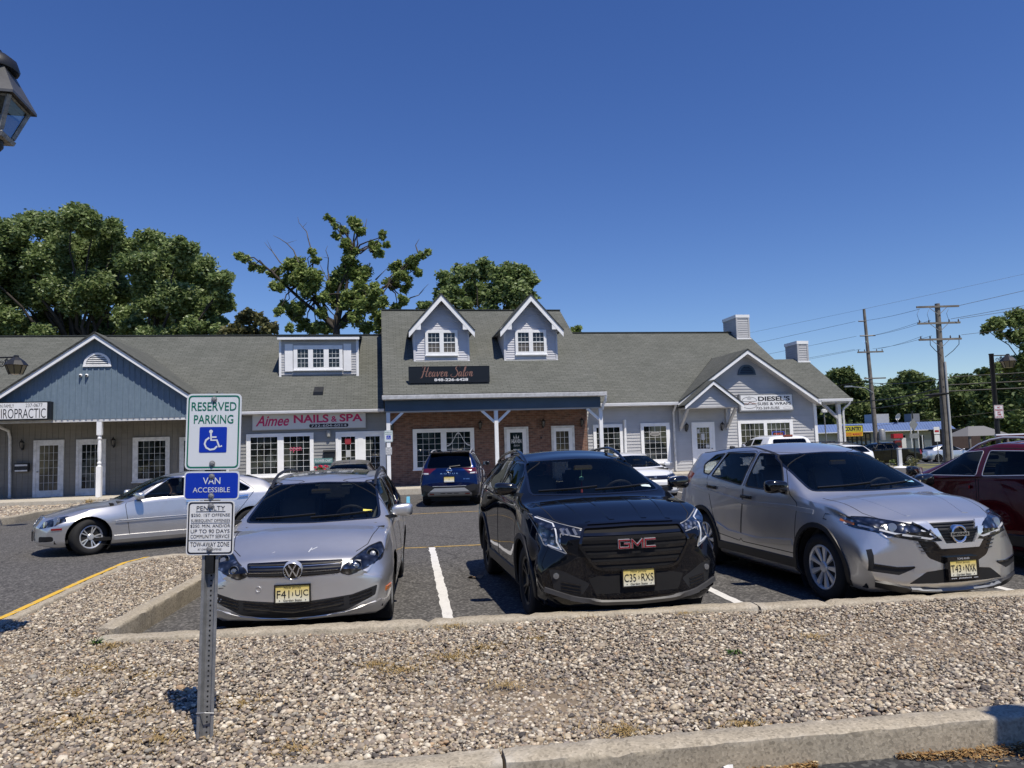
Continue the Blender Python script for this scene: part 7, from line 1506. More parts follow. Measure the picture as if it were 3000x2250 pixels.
def person_driver(loc, rz):
    """seated figure behind the wheel: head, neck and shoulders as one skinned body"""
    root = empty('person', loc, rz, 'person in a dark top driving the moving silver saloon', 'person')
    bm = bmesh.new(); lay = bm.verts.layers.skin.verify()
    J = [((0, 0, .30), .15, .13), ((0, .01, .52), .16, .12), ((0, .02, .70), .17, .11), ((0, .02, .80), .06, .06), ((0, .01, .86), .055, .06), ((0, -.01, .96), .078, .095), ((0, 0, 1.03), .07, .085)]
    vs = []
    for c, rx, ry in J:
        v = bm.verts.new(c); v[lay].radius = (rx, ry); vs.append(v)
    vs[0][lay].use_root = True
    for a, b in zip(vs[:-1], vs[1:]): bm.edges.new((a, b))
    for s_ in (-1, 1):
        prev = vs[2]
        for c, r in (((s_ * .20, .02, .70), .055), ((s_ * .25, -.12, .50), .048), ((s_ * .17, -.38, .58), .038), ((s_ * .15, -.44, .62), .04)):
            v = bm.verts.new(c); v[lay].radius = (r, r); bm.edges.new((prev, v)); prev = v
    me = bpy.data.meshes.new('body'); bm.to_mesh(me); bm.free()
    o = link_mesh('body', me, mat('dark_top', (.03, .03, .035), .9), root)
    o.modifiers.new('skin', 'SKIN'); sb = o.modifiers.new('sub', 'SUBSURF'); sb.levels = 1; sb.render_levels = 1
    dg = bpy.context.evaluated_depsgraph_get(); me2 = bpy.data.meshes.new_from_object(o.evaluated_get(dg)); o.modifiers.clear(); o.data = me2
    me2.materials.clear(); me2.materials.append(bpy.data.materials['dark_top']); me2.materials.append(mat('skin', (.42, .25, .17), .6)); me2.shade_smooth()
    for p in me2.polygons:
        if p.center.z > .79 or p.center.y < -.40: p.material_index = 1
    h = MB(); h.lathe([(.0, 1.115), (.06, 1.10), (.095, 1.05), (.098, .98), (.085, .94)], n=14); hv = [Vector(v) + Vector((0, .02, -.0)) for v in h.v]; h.v = [tuple(v) for v in hv]
    h.build('hair', mat('dark_hair', (.015, .01, .008), .7), root, smooth=60)
    return root
def car_saloon():
    L, W = 4.82, .91
    T = sedan_tables(L, W, 1.44, .70, 1.30, .94, 2.15, 1.35, 2.9, 3.75, 1.32, 4.28, 1.04, .93, nose_w=.76, wtop=.60)
    spec = dict(L=L, W=W, ax0=.84, ax1=3.694, r=.325, ra=.375, rim=.215, paint=M['p_silver2'], kf=.30, cowl=1.30, steer=.42, hl_hi=.50,
        doors=[[(1.50, .30), (1.42, .90), (1.60, .95), (2.2, 1.36), (2.70, 1.37), (2.74, .85), (2.74, .30)], [(2.76, .30), (2.76, 1.37), (3.4, 1.34), (3.78, 1.02), (3.55, .75), (3.2, .34)]],
        handles=[(2.58, .865), (3.52, .90)], handle_mat=M['chrome'],
        wins=[([(1.66, .955), (2.22, 1.315), (2.64, 1.335), (2.68, .965)], 'glass_side', .05), ([(2.80, .97), (2.78, 1.335), (3.30, 1.31), (3.70, 1.06), (3.62, 1.0)], 'glass_side', .05)],
        wtrim=.02, wtrim_mat=M['chrome'],
        ws=[(.69, .96), (.575, 1.33)], rw=[(.62, 1.07), (.54, 1.30)], rw_mat='glass_side', ws_hi=2.7, mirror=((.95, 1.62, 1.02), (.20, .14, .14), M['p_silver2']), dash_z=.93, zf=.32, head=.86, seat_lon=2.35, mirror_at=(1.95, 1.24), rim_style='split5', tw=.235,
        front=[('hl', rounded([(.50, .50), (.82, .55), (.93, .72), (.72, .72), (.54, .62)], .05), {}), ('grille', rounded([(-.26, .44), (.26, .44), (.34, .69), (-.34, .69)], .03), dict(sym=False)), ('intake', rounded([(.50, .27), (.80, .29), (.80, .38), (.52, .37)], .03), {})],
        rear=[('tl', rounded([(.62, .78), (.92, .74), (.92, .96), (.70, .95)], .03), {})],
        parts=[('grille', 'grille', M['black_metal']), ('intake', 'fog_intake', M['dark_void'])])
    root, B, body = base_car(spec, T, 'silver saloon with turned front wheels crossing the lot in front of the blue gable', name='moving_car')
    for s_ in (-1, 1):
        o = B.extract('hl', 'headlight', M['headlight'], root, s_); ln = MB()
        for x, z, r in ((.62, .58, .06), (.78, .635, .085)): d = disc_on(B, s_ * x, z, r, h=.008); ln.add(d.v, d.f)
        ln.build('lamp_lens', M['lens_dim'], o, smooth=50); B.extract('tl', 'tail_light', M['red_lens'], root, s_)
        mo = MB(); B.strip([(1.26, .575), (3.2, .60)], 'side', .055, .018, s_, mb=mo); mo.build('side_moulding', M['p_silver2'], root, smooth=50)
        ch = MB(); B.strip([(1.28, .59), (3.2, .612)], 'side', .012, .022, s_, mb=ch); ch.build('moulding_strip', M['chrome'], root, smooth=50)
        B.strip([(.26, .50), (.42, .505)], 'side', .04, .012, s_).build('side_marker', M['red_lens'], root, smooth=50)
        sk = MB(); B.strip([(1.24, .285), (3.28, .30)], 'side', .10, .02, s_, mb=sk); sk.build('sill_skirt', M['p_silver2'], root, smooth=50)
    g = MB()
    for z in np.linspace(.48, .67, 6): w_ = .27 + (z - .45) * .28; B.strip([(-w_, z), (0, z), (w_, z)], 'front', .018, .012, mb=g)
    g.build('grille_slat', M['chrome'], root, smooth=35)
    B.strip(rounded([(-.26, .44), (.26, .44), (.34, .69), (-.34, .69)], .03), 'front', .03, .02, closed=True).build('grille_surround', M['chrome'], root, smooth=40)
    plate(root, ('', ''), (0, B.hit(0, .36, 'front')[0].y - .02, .36), bottom=None, top=None)
    hoodline(B, root, [(.70, 1.2), (.69, .8), (.62, .4), (.5, .25)]); antenna(root, B, 3.6, M['p_silver2'])
    return root

# ---- dark blue crossover seen from behind
def car_blue_suv():
    L, W = 4.65, .92
    T = suv_tables(L, W, 1.67, .98, .70, 1.10, 1.16, 1.95, 1.54, 2.6, 4.18, 1.60, 4.52, 1.14, 1.12, .74, cl=.24, wtop=.66, hoodw=.78, wbelt=.88, low=.34, nose_w=.80, mid=.66)
    T['wb'][-1] = (L, .80); T['wm'][-1] = (L, .84)
    spec = dict(L=L, W=W, ax0=.93, ax1=3.64, r=.36, ra=.42, rim=.24, paint=M['p_blue'], kf=.2, kr=.10, cowl=1.10,
        doors=[[(1.36, .42), (1.26, 1.05), (1.42, 1.12), (1.98, 1.54), (2.42, 1.56), (2.46, .42)], [(2.48, .42), (2.48, 1.56), (3.26, 1.55), (3.5, 1.16), (3.2, .46)]],
        handles=[(2.26, 1.02), (3.22, 1.05)],
        wins=[([(1.50, 1.13), (2.02, 1.51), (2.38, 1.53), (2.42, 1.15)], 'glass_side'), ([(2.52, 1.15), (2.50, 1.53), (3.20, 1.52), (3.44, 1.2)], 'glass_dark'), ([(3.54, 1.22), (3.34, 1.52), (3.82, 1.50), (4.05, 1.30)], 'glass_dark')],
        ws=[(.72, 1.18), (.62, 1.53)], rw=[(.68, 1.15), (.58, 1.55)], mirror=((.99, 1.32, 1.2), (.24, .15, .15), M['gloss_black']), dash_z=1.12, zf=.52, head=.93,
        flare=M['black_plastic'], sill=(.38, .16), rim_style='five', rim_mat=M['alloy_dark'], tw=.23,
        rear=[('low', [(-.95, .62), (-.70, .66), (-.45, .60), (.45, .60), (.70, .66), (.95, .62), (.95, .1), (-.95, .1)], dict(sym=False)),
              ('skid', rounded([(-.45, .56), (.45, .56), (.66, .40), (.66, .30), (-.66, .30), (-.66, .40)], .02), dict(sym=False)),
              ('tl', rounded([(.36, 1.16), (.92, 1.13), (.95, .95), (.60, .96), (.50, 1.06)], .015), {}),
              ('plate_bay', rounded([(-.24, .72), (.24, .72), (.26, .92), (-.26, .92)], .02), dict(sym=False))],
        parts=[('low', 'rear_bumper', M['black_plastic']), ('skid', 'bumper_guard', mat('satin_silver', (.42, .43, .44), .4, .5)), ('plate_bay', 'plate_recess', M['p_blue'])])
    root, B, body = base_car(spec, T, 'dark blue crossover parked nose-in before the brick salon front')
    for s_ in (-1, 1):
        t = B.extract('tl', 'tail_light', M['red_dark'], root, s_); w_ = MB(); B.strip([(s_ * .62, .99), (s_ * .80, .995)], 'rear', .05, .006, mb=w_); w_.build('reverse_lamp', M['white_lens'], t, smooth=40)
        r = MB(); B.strip([(s_ * .46, .385), (s_ * .60, .385)], 'rear', .045, .012, mb=r); r.build('bumper_reflector', M['red_lens'], root, smooth=40)
    sp = MB()
    for x in (-.2, 0, .2): B.strip([(x - .07, .40), (x + .07, .40)], 'rear', .025, .006, mb=sp)
    sp.build('guard_slot', M['black_plastic'], root)
    sp = MB(); q = B.hit(0, 1.575, 'rear')[0]; sp.prism([(q.y - .35, q.z + .055), (q.y + .10, q.z + .03), (q.y + .09, q.z + .005), (q.y - .35, q.z + .02)], 1.20, 'x', -.60); sp.build('roof_spoiler', M['gloss_black'], root, bevel=.008)
    wi = MB(); B.strip([(.0, 1.17), (-.32, 1.20)], 'rear', .03, .03, mb=wi); wi.build('rear_wiper', M['black_plastic'], root)
    d = disc_on(B, 0, 1.075, .075, 'rear', h=.014, ring=.056); bo = d.build('badge', M['chrome'], root, smooth=50)
    p, nn, ax, ay = d.frame; bars_in(d.frame, [[(-.085, 0), (.085, 0)]], .022, .008, .012).build('badge_bar', M['chrome'], bo)
    B.text('R O G U E', -.26, .26, .965, 1.0, 'rear', .006, .01, flip=True).build('badge_letters', M['chrome'], root)
    B.text('SV AWD', -.60, -.42, .80, .83, 'rear', .006, .01, flip=True).build('trim_letters', M['chrome'], root)
    ch = MB(); B.strip([(-.5, .615), (0, .61), (.5, .615)], 'rear', .015, .012, mb=ch); ch.build('bumper_step', M['alloy'], root, smooth=50)
    plate(root, ('V84', 'NRY') if False else ('', ''), (0, B.hit(0, .82, 'rear')[0].y + .02, .82), en=(0, 1, 0), top=None, bottom=None)
    MB().box(-.15, .15, B.hit(0, .75, 'rear')[0].y + .016, B.hit(0, .75, 'rear')[0].y + .03, .735, .765).build('plate_frame', M['white_lens'], root)
    rails(root, B, 2.0, 4.1, .60, 1.6, M['alloy'], .06); antenna(root, B, 3.9, M['gloss_black'])
    return root

# ---- simpler neighbours
def car_plain(label, L, W, H, pm, kind='sedan', cat='car', name='parked_car', win='glass_side', extra=None, rim=None, trim=None):
    if kind == 'sedan':
        T = sedan_tables(L, W, H, .70, 1.15, .95, 2.1, H - .10, 2.85, 3.7, H - .11, 4.30, 1.06, .93, nose_w=.76, wtop=.60)
        wins = [([(1.56, .96), (2.14, H - .14), (2.60, H - .115), (2.64, .97)], win), ([(2.76, .97), (2.74, H - .115), (3.28, H - .14), (3.70, 1.06)], win)]
        ws = [(.68, .975), (.57, H - .12)]; rw = [(.62, 1.08), (.54, H - .14)]; kw = dict(ax0=.87, ax1=L - 1.08, r=.32, ra=.38, rim=.21, dash_z=.94, zf=.32, head=.86, mirror=((.94, 1.45, 1.03), (.2, .14, .14), pm))
    else:
        T = suv_tables(L, W, H, .97, .68, 1.10, 1.16, 1.95, H - .11, 2.6, L - .45, H - .09, L - .12, 1.14, 1.12, .74, cl=.22, wtop=.66, hoodw=.78, wbelt=.88, low=.32, nose_w=.80, mid=.64)
        wins = [([(1.50, 1.14), (2.02, H - .16), (2.40, H - .135), (2.44, 1.16)], win), ([(2.54, 1.16), (2.52, H - .135), (3.25, H - .14), (3.44, 1.2)], win), ([(3.54, 1.22), (3.36, H - .14), (L - .75, H - .16), (L - .55, 1.30)], win)]
        ws = [(.72, 1.18), (.62, H - .13)]; rw = [(.66, 1.16), (.57, H - .14)]; kw = dict(ax0=.93, ax1=L - 1.0, r=.355, ra=.42, rim=.235, dash_z=1.12, zf=.5, head=.93, mirror=((.985, 1.32, 1.22), (.24, .15, .15), pm))
    spec = dict(dict(L=L, W=W, paint=pm, cowl=1.12, wins=wins, ws=ws, rw=rw, rw_mat=win, kf=.26, rim_style='five', rim_mat=rim, ws_hi=2.7), **kw)
    if trim: spec['wtrim_mat'] = trim
    spec.update(extra or {})
    return base_car(spec, T, label, cat, name=name)
def car_taupe():
    root, B, b = car_plain('taupe saloon parked nose-in by the red flowers and nail studio door', 4.7, .90, 1.46, M['p_taupe'],
        extra=dict(rear=[('tl', rounded([(.55, .80), (.90, .76), (.92, 1.0), (.66, .99)], .04), {})], win_set=.02))
    for s_ in (-1, 1): B.extract('tl', 'tail_light', M['red_lens'], root, s_)
    antenna(root, B, 3.55, M['p_taupe'])
    plate(root, ('', ''), (0, B.hit(0, .80, 'rear')[0].y + .02, .80), en=(0, 1, 0), top=None, bottom=None); return root
def car_white():
    hl = [(.46, .66), (.84, .70), (.92, .80), (.62, .76), (.44, .72)]
    root, B, b = car_plain('white saloon parked nose-out beside the sandwich shop downspout', 4.67, .90, 1.415, M['p_white'], rim=M['alloy_dark'],
        extra=dict(front=[('grille', rounded([(-.46, .60), (.46, .60), (.44, .72), (-.44, .72)], .02), dict(sym=False)), ('hl', rounded(hl, .02), {}), ('intake', rounded([(-.5, .26), (.5, .26), (.42, .44), (-.42, .44)], .03), dict(sym=False)), ('fog', rounded([(.68, .30), (.86, .32), (.87, .52), (.76, .46)], .02), {})],
                   parts=[('grille', 'grille', M['gloss_black']), ('intake', 'lower_intake', M['dark_void'])]))
    for s_ in (-1, 1):
        o = B.extract('hl', 'headlight', M['gloss_black'], root, s_); d = MB(); B.strip([(s_ * .5, .725), (s_ * .86, .785)], 'front', .018, .005, mb=d); d.build('light_guide', M['white_lens'], o, smooth=40)
        B.extract('fog', 'fog_intake', M['gloss_black'], root, s_)
    d = disc_on(B, 0, .665, .05, h=.012, ring=.04); bo = d.build('badge', M['chrome'], root, smooth=50)
    bars_in(d.frame, [[(-.02, .03), (-.02, -.03)], [(.02, .03), (.02, -.03)], [(-.02, 0), (.02, 0)]], .009, .006, .012).build('badge_letters', M['chrome'], bo)
    hoodline(B, root, [(.70, 1.05), (.69, .7), (.6, .35)]); return root
def car_red():
    root, B, b = car_plain('dark red crossover with roof rails parked nose-in behind the silver crossover', 4.68, .93, 1.62, M['p_red'], 'suv', win='glass_side', trim=M['alloy'],
        extra=dict(wtrim=.011, doors=[[(1.36, .42), (1.26, 1.05), (1.42, 1.12), (1.98, 1.50), (2.42, 1.52), (2.46, .42)], [(2.48, .42), (2.48, 1.52), (3.26, 1.51), (3.5, 1.16), (3.2, .46)]], handles=[(2.24, 1.0), (3.20, 1.03)],
                   flare=M['black_plastic'], sill=(.38, .16), rim_style='ten', rim_mat=M['alloy_dark'], mirror=((.99, 1.36, 1.2), (.24, .15, .15), M['gloss_black']),
                   rear=[('tl', rounded([(.40, 1.14), (.92, 1.10), (.94, .95), (.55, .98)], .02), {})]))
    for s_ in (-1, 1): B.extract('tl', 'tail_light', M['red_dark'], root, s_)
    rails(root, B, 2.0, 4.1, .60, 1.55, M['alloy'], .075, bars=(2.5, 3.6)); return root
def pickup(label, pm, name='parked_pickup'):
    L, W, H = 5.8, .98, 1.86
    T = suv_tables(L, W, H, 1.10, .80, 1.25, 1.28, 1.95, H - .12, 2.6, 3.55, H - .06, 3.75, 1.33, 1.25, .95, cl=.3, wtop=.66, hoodw=.86, wbelt=.92, low=.45, nose_w=.9, mid=.8)
    T['zt'] = T['zt'][:12] + [(3.45, H - .02), (3.62, H - .07), (3.80, 1.36), (3.86, 1.30), (L - .06, 1.30), (L - .02, 1.2), (L, 1.0)]
    T['wt'] = [(0, .7), (.13, .8), (1.25, .86), (1.95, .70), (3.55, .68), (3.85, .90), (L, .90)]; T['cr'] = [(0, .03), (1.2, .04), (2, .06), (3.6, .05), (3.85, .01), (L, .01)]
    spec = dict(L=L, W=W, paint=pm, cowl=1.22, kf=.18, kr=.03, ax0=1.0, ax1=4.62, r=.40, ra=.47, rim=.25, rim_style='six',
        wins=[([(1.62, 1.30), (2.06, H - .17), (2.52, H - .15), (2.56, 1.32)], 'glass_side'), ([(2.66, 1.32), (2.64, H - .15), (3.2, H - .15), (3.24, 1.32)], 'glass_side')],
        ws=[(.80, 1.31), (.66, H - .15)], rw=[(.66, 1.40), (.60, H - .16)], rw_mat='glass_dark', mirror=((1.06, 1.45, 1.4), (.22, .14, .24), M['black_plastic']), dash_z=1.28, zf=.65, head=.95, seat_lon=2.1,
        rear=[('tl', [(.84, .85), (.97, .85), (.97, 1.2), (.84, 1.2)], {})])
    spec2 = dict(spec); root, B, b = base_car(spec2, T, label, 'pickup truck', name=name)
    for s_ in (-1, 1): B.extract('tl', 'tail_light', M['red_lens'], root, s_)
    MB().box(-.80, .80, 3.95, L - .12, 1.302, 1.306).build('bed_cover', M['black_plastic'], root)
    MB().box(-.17, .17, 3.56, 3.64, H - .075, H - .005).build('brake_light', M['red_lens'], root, bevel=.01)
    return root
# ------------------------------------------------------------------ cars in their bays
place(car_wagon(), -2.06, 7.0, 6); place(car_black_suv(), 1.11, 7.06, 10.5); place(car_silver_suv(), 4.285, 7.40, 12)
r = car_saloon(); place(r, -8.90, 14.0, -57)
d = person_driver((0, 0, 0), 0); d.matrix_world = Matrix.Translation((-8.90, 14.0, LOTZ)) @ Matrix.Rotation(R_(-57), 4, 'Z') @ Matrix.Translation((.37, 2.30, .22))
place(car_blue_suv(), -1.95, 27.1, 180)
place(car_taupe(), -5.75, 27.6, 188)
place(car_white(), 4.25, 22.7, 10)
place(car_red(), 5.65 + .93 * .985, 12.6, 190)
place(pickup('white pickup truck parked nose-in behind the silver crossover', M['p_white']), 9.0, 30.0, 190)
root, B, b = car_plain('white estate with roof rails beyond the silver crossover, near the corner porch', 4.7, .92, 1.50, M['p_white'], 'suv'); place(root, 11.35, 31.4, 190); rails(root, B, 2.0, 4.1, .60, 1.4, M['gloss_black'], .06, bars=(2.5, 3.5))
root, B, b = car_plain('black hatchback roof between the white pickup and white estate', 4.5, .91, 1.52, M['p_black'], 'suv'); place(root, 15.6, 43.0, 190)
r = pickup('black pickup truck out on the driveway before the market', M['p_black']); place(r, 26.6, 60.0, -82, -.72)
root, B, b = car_plain('silver saloon out on the road before the market wall', 4.9, .92, 1.46, M['p_silver'], rim=M['alloy_dark'], name='moving_car'); place(root, 39.6, 65.3, 97, -.72)
# ------------------------------------------------------------------ trees
M['leaf_oak'] = island_mat('oak_leaf', [(0, (0.087, 0.135, 0.048)), (.35, (0.173, 0.243, 0.090)), (.7, (0.270, 0.346, 0.138)), (.93, (0.367, 0.432, 0.211)), (1, (0.539, 0.612, 0.397))], .5, .38)
M['leaf_bright'] = island_mat('maple_leaf', [(0, (0.103, 0.157, 0.045)), (.4, (0.203, 0.277, 0.086)), (.8, (0.314, 0.387, 0.126)), (1, (0.426, 0.461, 0.203))], .5, .32)
M['leaf_bush'] = island_mat('olive_leaf', [(0, (0.086, 0.101, 0.039)), (.5, (0.187, 0.187, 0.081)), (1, (0.296, 0.281, 0.144))], .6, .28)
M['leaf_wood'] = island_mat('wood_leaf', [(0, (0.053, 0.091, 0.034)), (.5, (0.123, 0.175, 0.061)), (.9, (0.194, 0.241, 0.094)), (1, (0.269, 0.306, 0.152))], .6, .25)
M['leaf_wood2'] = island_mat('wood_leaf_light', [(0, (0.058, 0.091, 0.029)), (.5, (0.124, 0.169, 0.055)), (1, (0.208, 0.247, 0.104))], .6, .28)
M['leaf_pale'] = island_mat('pale_leaf', [(0, (0.078, 0.123, 0.039)), (.5, (0.167, 0.228, 0.074)), (1, (0.281, 0.333, 0.140))], .6, .28)
M['bark'] = mat('bark', (.045, .038, .032), .95, var=.4, vscale=3, bump=.3, bscale=12); M['bark_dead'] = mat('dead_bark', (.13, .115, .10), .95, var=.3)
def leaves_mesh(name, clumps, dens, size, mt, parent, sub=7, flat=.95, fill=.40):
    """clumps: (x,y,z,r) relative to parent; leaf sized diamonds gathered round sub-centres"""
    Cs = []; Rs = []
    for x, y, z, r in clumps:
        k = max(3, int(sub * (1 + r * 1.1))); d = rng.normal(0, 1, (k, 3)); d /= np.linalg.norm(d, axis=1)[:, None]; q = np.array([x, y, z]) + d * (r * rng.uniform(.35, 1.0, (k, 1))) * np.array([1, 1, flat]); rr = r * fill * rng.uniform(.6, 1.35, k)
        Cs.append(q); Rs.append(rr)
    Cs = np.concatenate(Cs); Rs = np.concatenate(Rs); cnt = np.maximum(6, (dens * Rs ** 2).astype(int)); idx = np.repeat(np.arange(len(Cs)), cnt); n = len(idx)
    P = Cs[idx] + np.clip(rng.normal(0, .55, (n, 3)), -1.35, 1.35) * Rs[idx][:, None] * np.array([1, 1, .9]); a = rng.normal(0, 1, (n, 3)); a[:, 2] *= .55; a /= np.linalg.norm(a, axis=1)[:, None]; b = np.cross(a, rng.normal(0, 1, (n, 3)) + np.array([0, 0, .9])); b /= np.linalg.norm(b, axis=1)[:, None] + 1e-9; s = size * rng.uniform(.6, 1.35, (n, 1))
    V = np.stack([P - a * s, P + b * s * .55, P + a * s, P - b * s * .55], 1).reshape(-1, 3); F = np.arange(4 * n).reshape(-1, 4); o = tri_mesh(name, V, F, mt, False); o.parent = parent; return o
def limb(mb, pts, r0, r1, wob=.12):
    P = [Vector(p) for p in pts]; out = []
    for i, (a, b) in enumerate(zip(P[:-1], P[1:])):
        k = max(2, int((b - a).length / .9))
        for j in range(k): q = a.lerp(b, j / k); out.append(q + Vector(rng.normal(0, wob, 3)) * (0 if (i == 0 and j == 0) else 1) * Vector((1, 1, .4)).length / 1.4)
    out.append(P[-1]); n = len(out); mb.tube(out, [r0 + (r1 - r0) * (i / (n - 1)) ** .8 for i in range(n)], 7)
    return out
def tree(name, lab, base, trunk_top, clumps, leaf, dens, mt, r0=.35, dead=(), group=None, sub=7, cat='tree', forks=None, fill=.42, twig=True):
    root = empty(name, base, 0, lab, cat, group); B0 = Vector(base); T = Vector(trunk_top) - B0; mb = MB()
    lp = limb(mb, [(0, 0, 0), T * .55, T], r0, r0 * .6, .06)
    for x, y, z, r in clumps:
        c = Vector((x, y, z)) - B0
        if forks:
            f = min((Vector(q) - B0 for q in forks), key=lambda q: (q - c).length + (0 if q.z < c.z else 4)); limb(mb, [f, f.lerp(c, .55) + Vector((0, 0, .2)), c], max(.035, r0 * .18), .015, .10)
        else: st = T * rng.uniform(.72, 1.0); limb(mb, [st, st.lerp(c, .5) + Vector((0, 0, -.2)), c], max(.05, r0 * .34), .025, .15)
        if twig:
            for _ in range(3): d = Vector(rng.normal(0, 1, 3)); d.z = abs(d.z) * .6; limb(mb, [c, c + d.normalized() * r * .8], .03, .008, .05)
    if forks:
        for q in forks: q = Vector(q) - B0; limb(mb, [T, T.lerp(q, .5), q], r0 * .42, r0 * .18, .10)
    mb.build('trunk', M['bark'], root, smooth=60)
    leaves_mesh('crown', [(x - base[0], y - base[1], z - base[2], r) for x, y, z, r in clumps], dens, leaf, mt, root, sub, fill=fill)
    if dead:
        for pl in dead:
            db = MB(); q = limb(db, [Vector(p) - B0 for p in pl], .05, .008, .06)
            for k in range(2, len(q) - 1, 2): d = Vector(rng.normal(0, 1, 3)); d.y *= .3; d.z = abs(d.z); db.tube([q[k], q[k] + d.normalized() * rng.uniform(.3, .8)], [.016, .004], 5)
            db.build('dead_branch', M['bark_dead'], root, smooth=60)
    return root
def cam_pt(px, py, Y):
    d = _F + _Rv * ((px - 1500) / FPX) - _Uv * ((py - 1125) / FPX); return Vector((0, 0, CAM_H)) + d * (Y / d.y)
def blobs(L_, Y, jit=2.0, k=1.0):
    """(px, py, radius in px) measured on the survey picture -> real clumps with their own depth"""
    out = []
    for px, py, r in L_: y = Y + rng.uniform(-jit, jit); p = cam_pt(px, py, y); out.append((p.x, p.y, p.z, r * k * y / FPX))
    return out
# big oak pair on the left
oak = [(40, 680, 42), (90, 650, 36), (150, 670, 46), (215, 640, 42), (270, 660, 45), (330, 680, 42), (370, 740, 45), (60, 760, 60), (140, 750, 62), (220, 745, 66), (300, 760, 62), (20, 850, 62), (100, 850, 66), (190, 850, 66), (280, 860, 60), (0, 700, 50), (-60, 760, 60), (-80, 880, 60), (30, 940, 48), (120, 950, 44), (200, 950, 42), (290, 950, 40), (350, 850, 48), (-120, 960, 60), (60, 985, 40), (130, 985, 36), (250, 985, 36), (330, 985, 34), (370, 930, 40), (380, 975, 30), (0, 990, 40)]
tree('oak_tree', 'broad dark oak with the tallest crown behind the blue gable', (-28.6, 49, -.1), (-28.3, 49, 8.2), blobs(oak, 49, 2.6, 1.0), .125, 2400, M['leaf_oak'], .5, sub=11, fill=.36, group=None)
oak2 = [(430, 705, 34), (480, 725, 42), (530, 740, 45), (420, 780, 52), (500, 800, 55), (570, 790, 48), (600, 850, 48), (640, 830, 36), (660, 815, 22), (520, 870, 55), (440, 880, 50), (600, 920, 45), (660, 895, 28), (560, 960, 34), (470, 955, 40), (400, 960, 40), (640, 950, 26), (430, 985, 34), (510, 985, 34), (580, 985, 32), (640, 985, 28), (545, 920, 40)]
tree('oak_tree', 'lower spreading oak whose crown slopes down to the right of the tallest one', (-22.4, 47, -.1), (-22.2, 47, 7.6), blobs(oak2, 47, 2.2, 1.0), .125, 2400, M['leaf_oak'], .38, sub=11, fill=.36)
bush = [(690, 960, 26), (720, 930, 26), (760, 935, 24), (740, 970, 30), (790, 965, 24), (660, 975, 22), (700, 985, 26), (780, 985, 24)]
tree('small_tree', 'low rounded olive coloured tree peeping over the roof beside the half bare one', (-15.9, 44, -.1), (-15.9, 44, 7), blobs(bush, 44, 1), .15, 800, M['leaf_bush'], .2, sub=7)
# half dead tree in the middle: foliage along the limbs, bare tips
fk = [cam_pt(*q, 42) for q in ((930, 870), (1000, 830), (1060, 860), (880, 830), (1040, 740), (1140, 830), (800, 800))]
sp_ = [(700, 748, 13), (722, 758, 13), (745, 782, 14), (765, 790, 12), (800, 800, 22), (812, 835, 20), (845, 775, 20), (870, 770, 18), (880, 800, 28), (915, 810, 30), (850, 815, 24), (900, 845, 26), (915, 740, 12), (925, 760, 12), (960, 640, 10), (975, 645, 10), (982, 660, 11), (985, 690, 13), (1005, 675, 14), (1030, 645, 16), (1045, 660, 18), (1055, 680, 14), (1015, 715, 16), (1030, 735, 18), (1020, 760, 14), (1095, 720, 20), (1110, 740, 16), (1120, 690, 13), (1130, 715, 12), (1030, 775, 22), (1055, 800, 30), (1010, 800, 26), (985, 830, 28), (1060, 845, 32), (1100, 860, 26), (1030, 880, 32), (985, 880, 26), (1070, 900, 28), (1120, 885, 20), (1040, 935, 22), (1075, 960, 20), (1000, 950, 14), (1160, 785, 20), (1180, 810, 22), (1200, 780, 20), (1215, 760, 18), (1225, 800, 14), (1240, 745, 14), (1255, 738, 10), (1150, 830, 22), (1190, 840, 18), (1180, 880, 18), (1160, 905, 16), (830, 895, 16), (850, 905, 16), (880, 900, 20), (870, 930, 18), (890, 955, 20), (850, 960, 14), (935, 955, 20), (960, 965, 16), (920, 970, 18), (815, 910, 14), (950, 870, 22), (940, 915, 18)]
dd = [[cam_pt(x, y, 42.3) for x, y in pl] for pl in ([(845, 790), (800, 740), (775, 710)], [(875, 770), (840, 715), (800, 690)], [(915, 800), (905, 700), (885, 665), (872, 635)], [(970, 840), (935, 770)], [(965, 830), (958, 750), (960, 720)], [(1085, 740), (1110, 700), (1135, 675)], [(1185, 885), (1225, 865), (1255, 832)], [(1225, 740), (1228, 700)], [(1100, 820), (1135, 785)], [(1070, 690), (1075, 640)])]
b_ = cam_pt(985, 1010, 42); tree('half_bare_tree', 'ragged half bare tree with dead branch tips in the middle of the skyline', (b_.x, 42, -.1), cam_pt(985, 965, 42), blobs(sp_, 42, .9), .105, 2500, M['leaf_bright'], .34, dd, sub=10, forks=fk, fill=.40)
mid_ = [(1310, 820, 28), (1345, 810, 26), (1380, 800, 30), (1420, 790, 32), (1460, 795, 34), (1500, 800, 34), (1540, 815, 30), (1560, 835, 24), (1330, 860, 34), (1390, 860, 38), (1450, 860, 40), (1510, 860, 36), (1550, 870, 26), (1290, 880, 26), (1360, 905, 30), (1430, 905, 34), (1500, 905, 32), (1240, 895, 22)]
b_ = cam_pt(1430, 1000, 52); tree('round_tree', 'dense round dark tree rising between the two white dormers', (b_.x, 52, -.1), cam_pt(1430, 930, 52), blobs(mid_, 52, 1.6), .155, 1800, M['leaf_oak'], .34, sub=6)
lo = [(1130, 960, 30), (1110, 925, 22), (1140, 985, 26), (1690, 965, 16), (1675, 975, 14), (1700, 985, 14)]
tree('treetop', 'small treetop showing left of the tall salon roof', (cam_pt(1125, 1000, 47).x, 47, -.1), cam_pt(1125, 985, 47), blobs(lo[:3], 47, .8), .16, 800, M['leaf_bright'], .2)
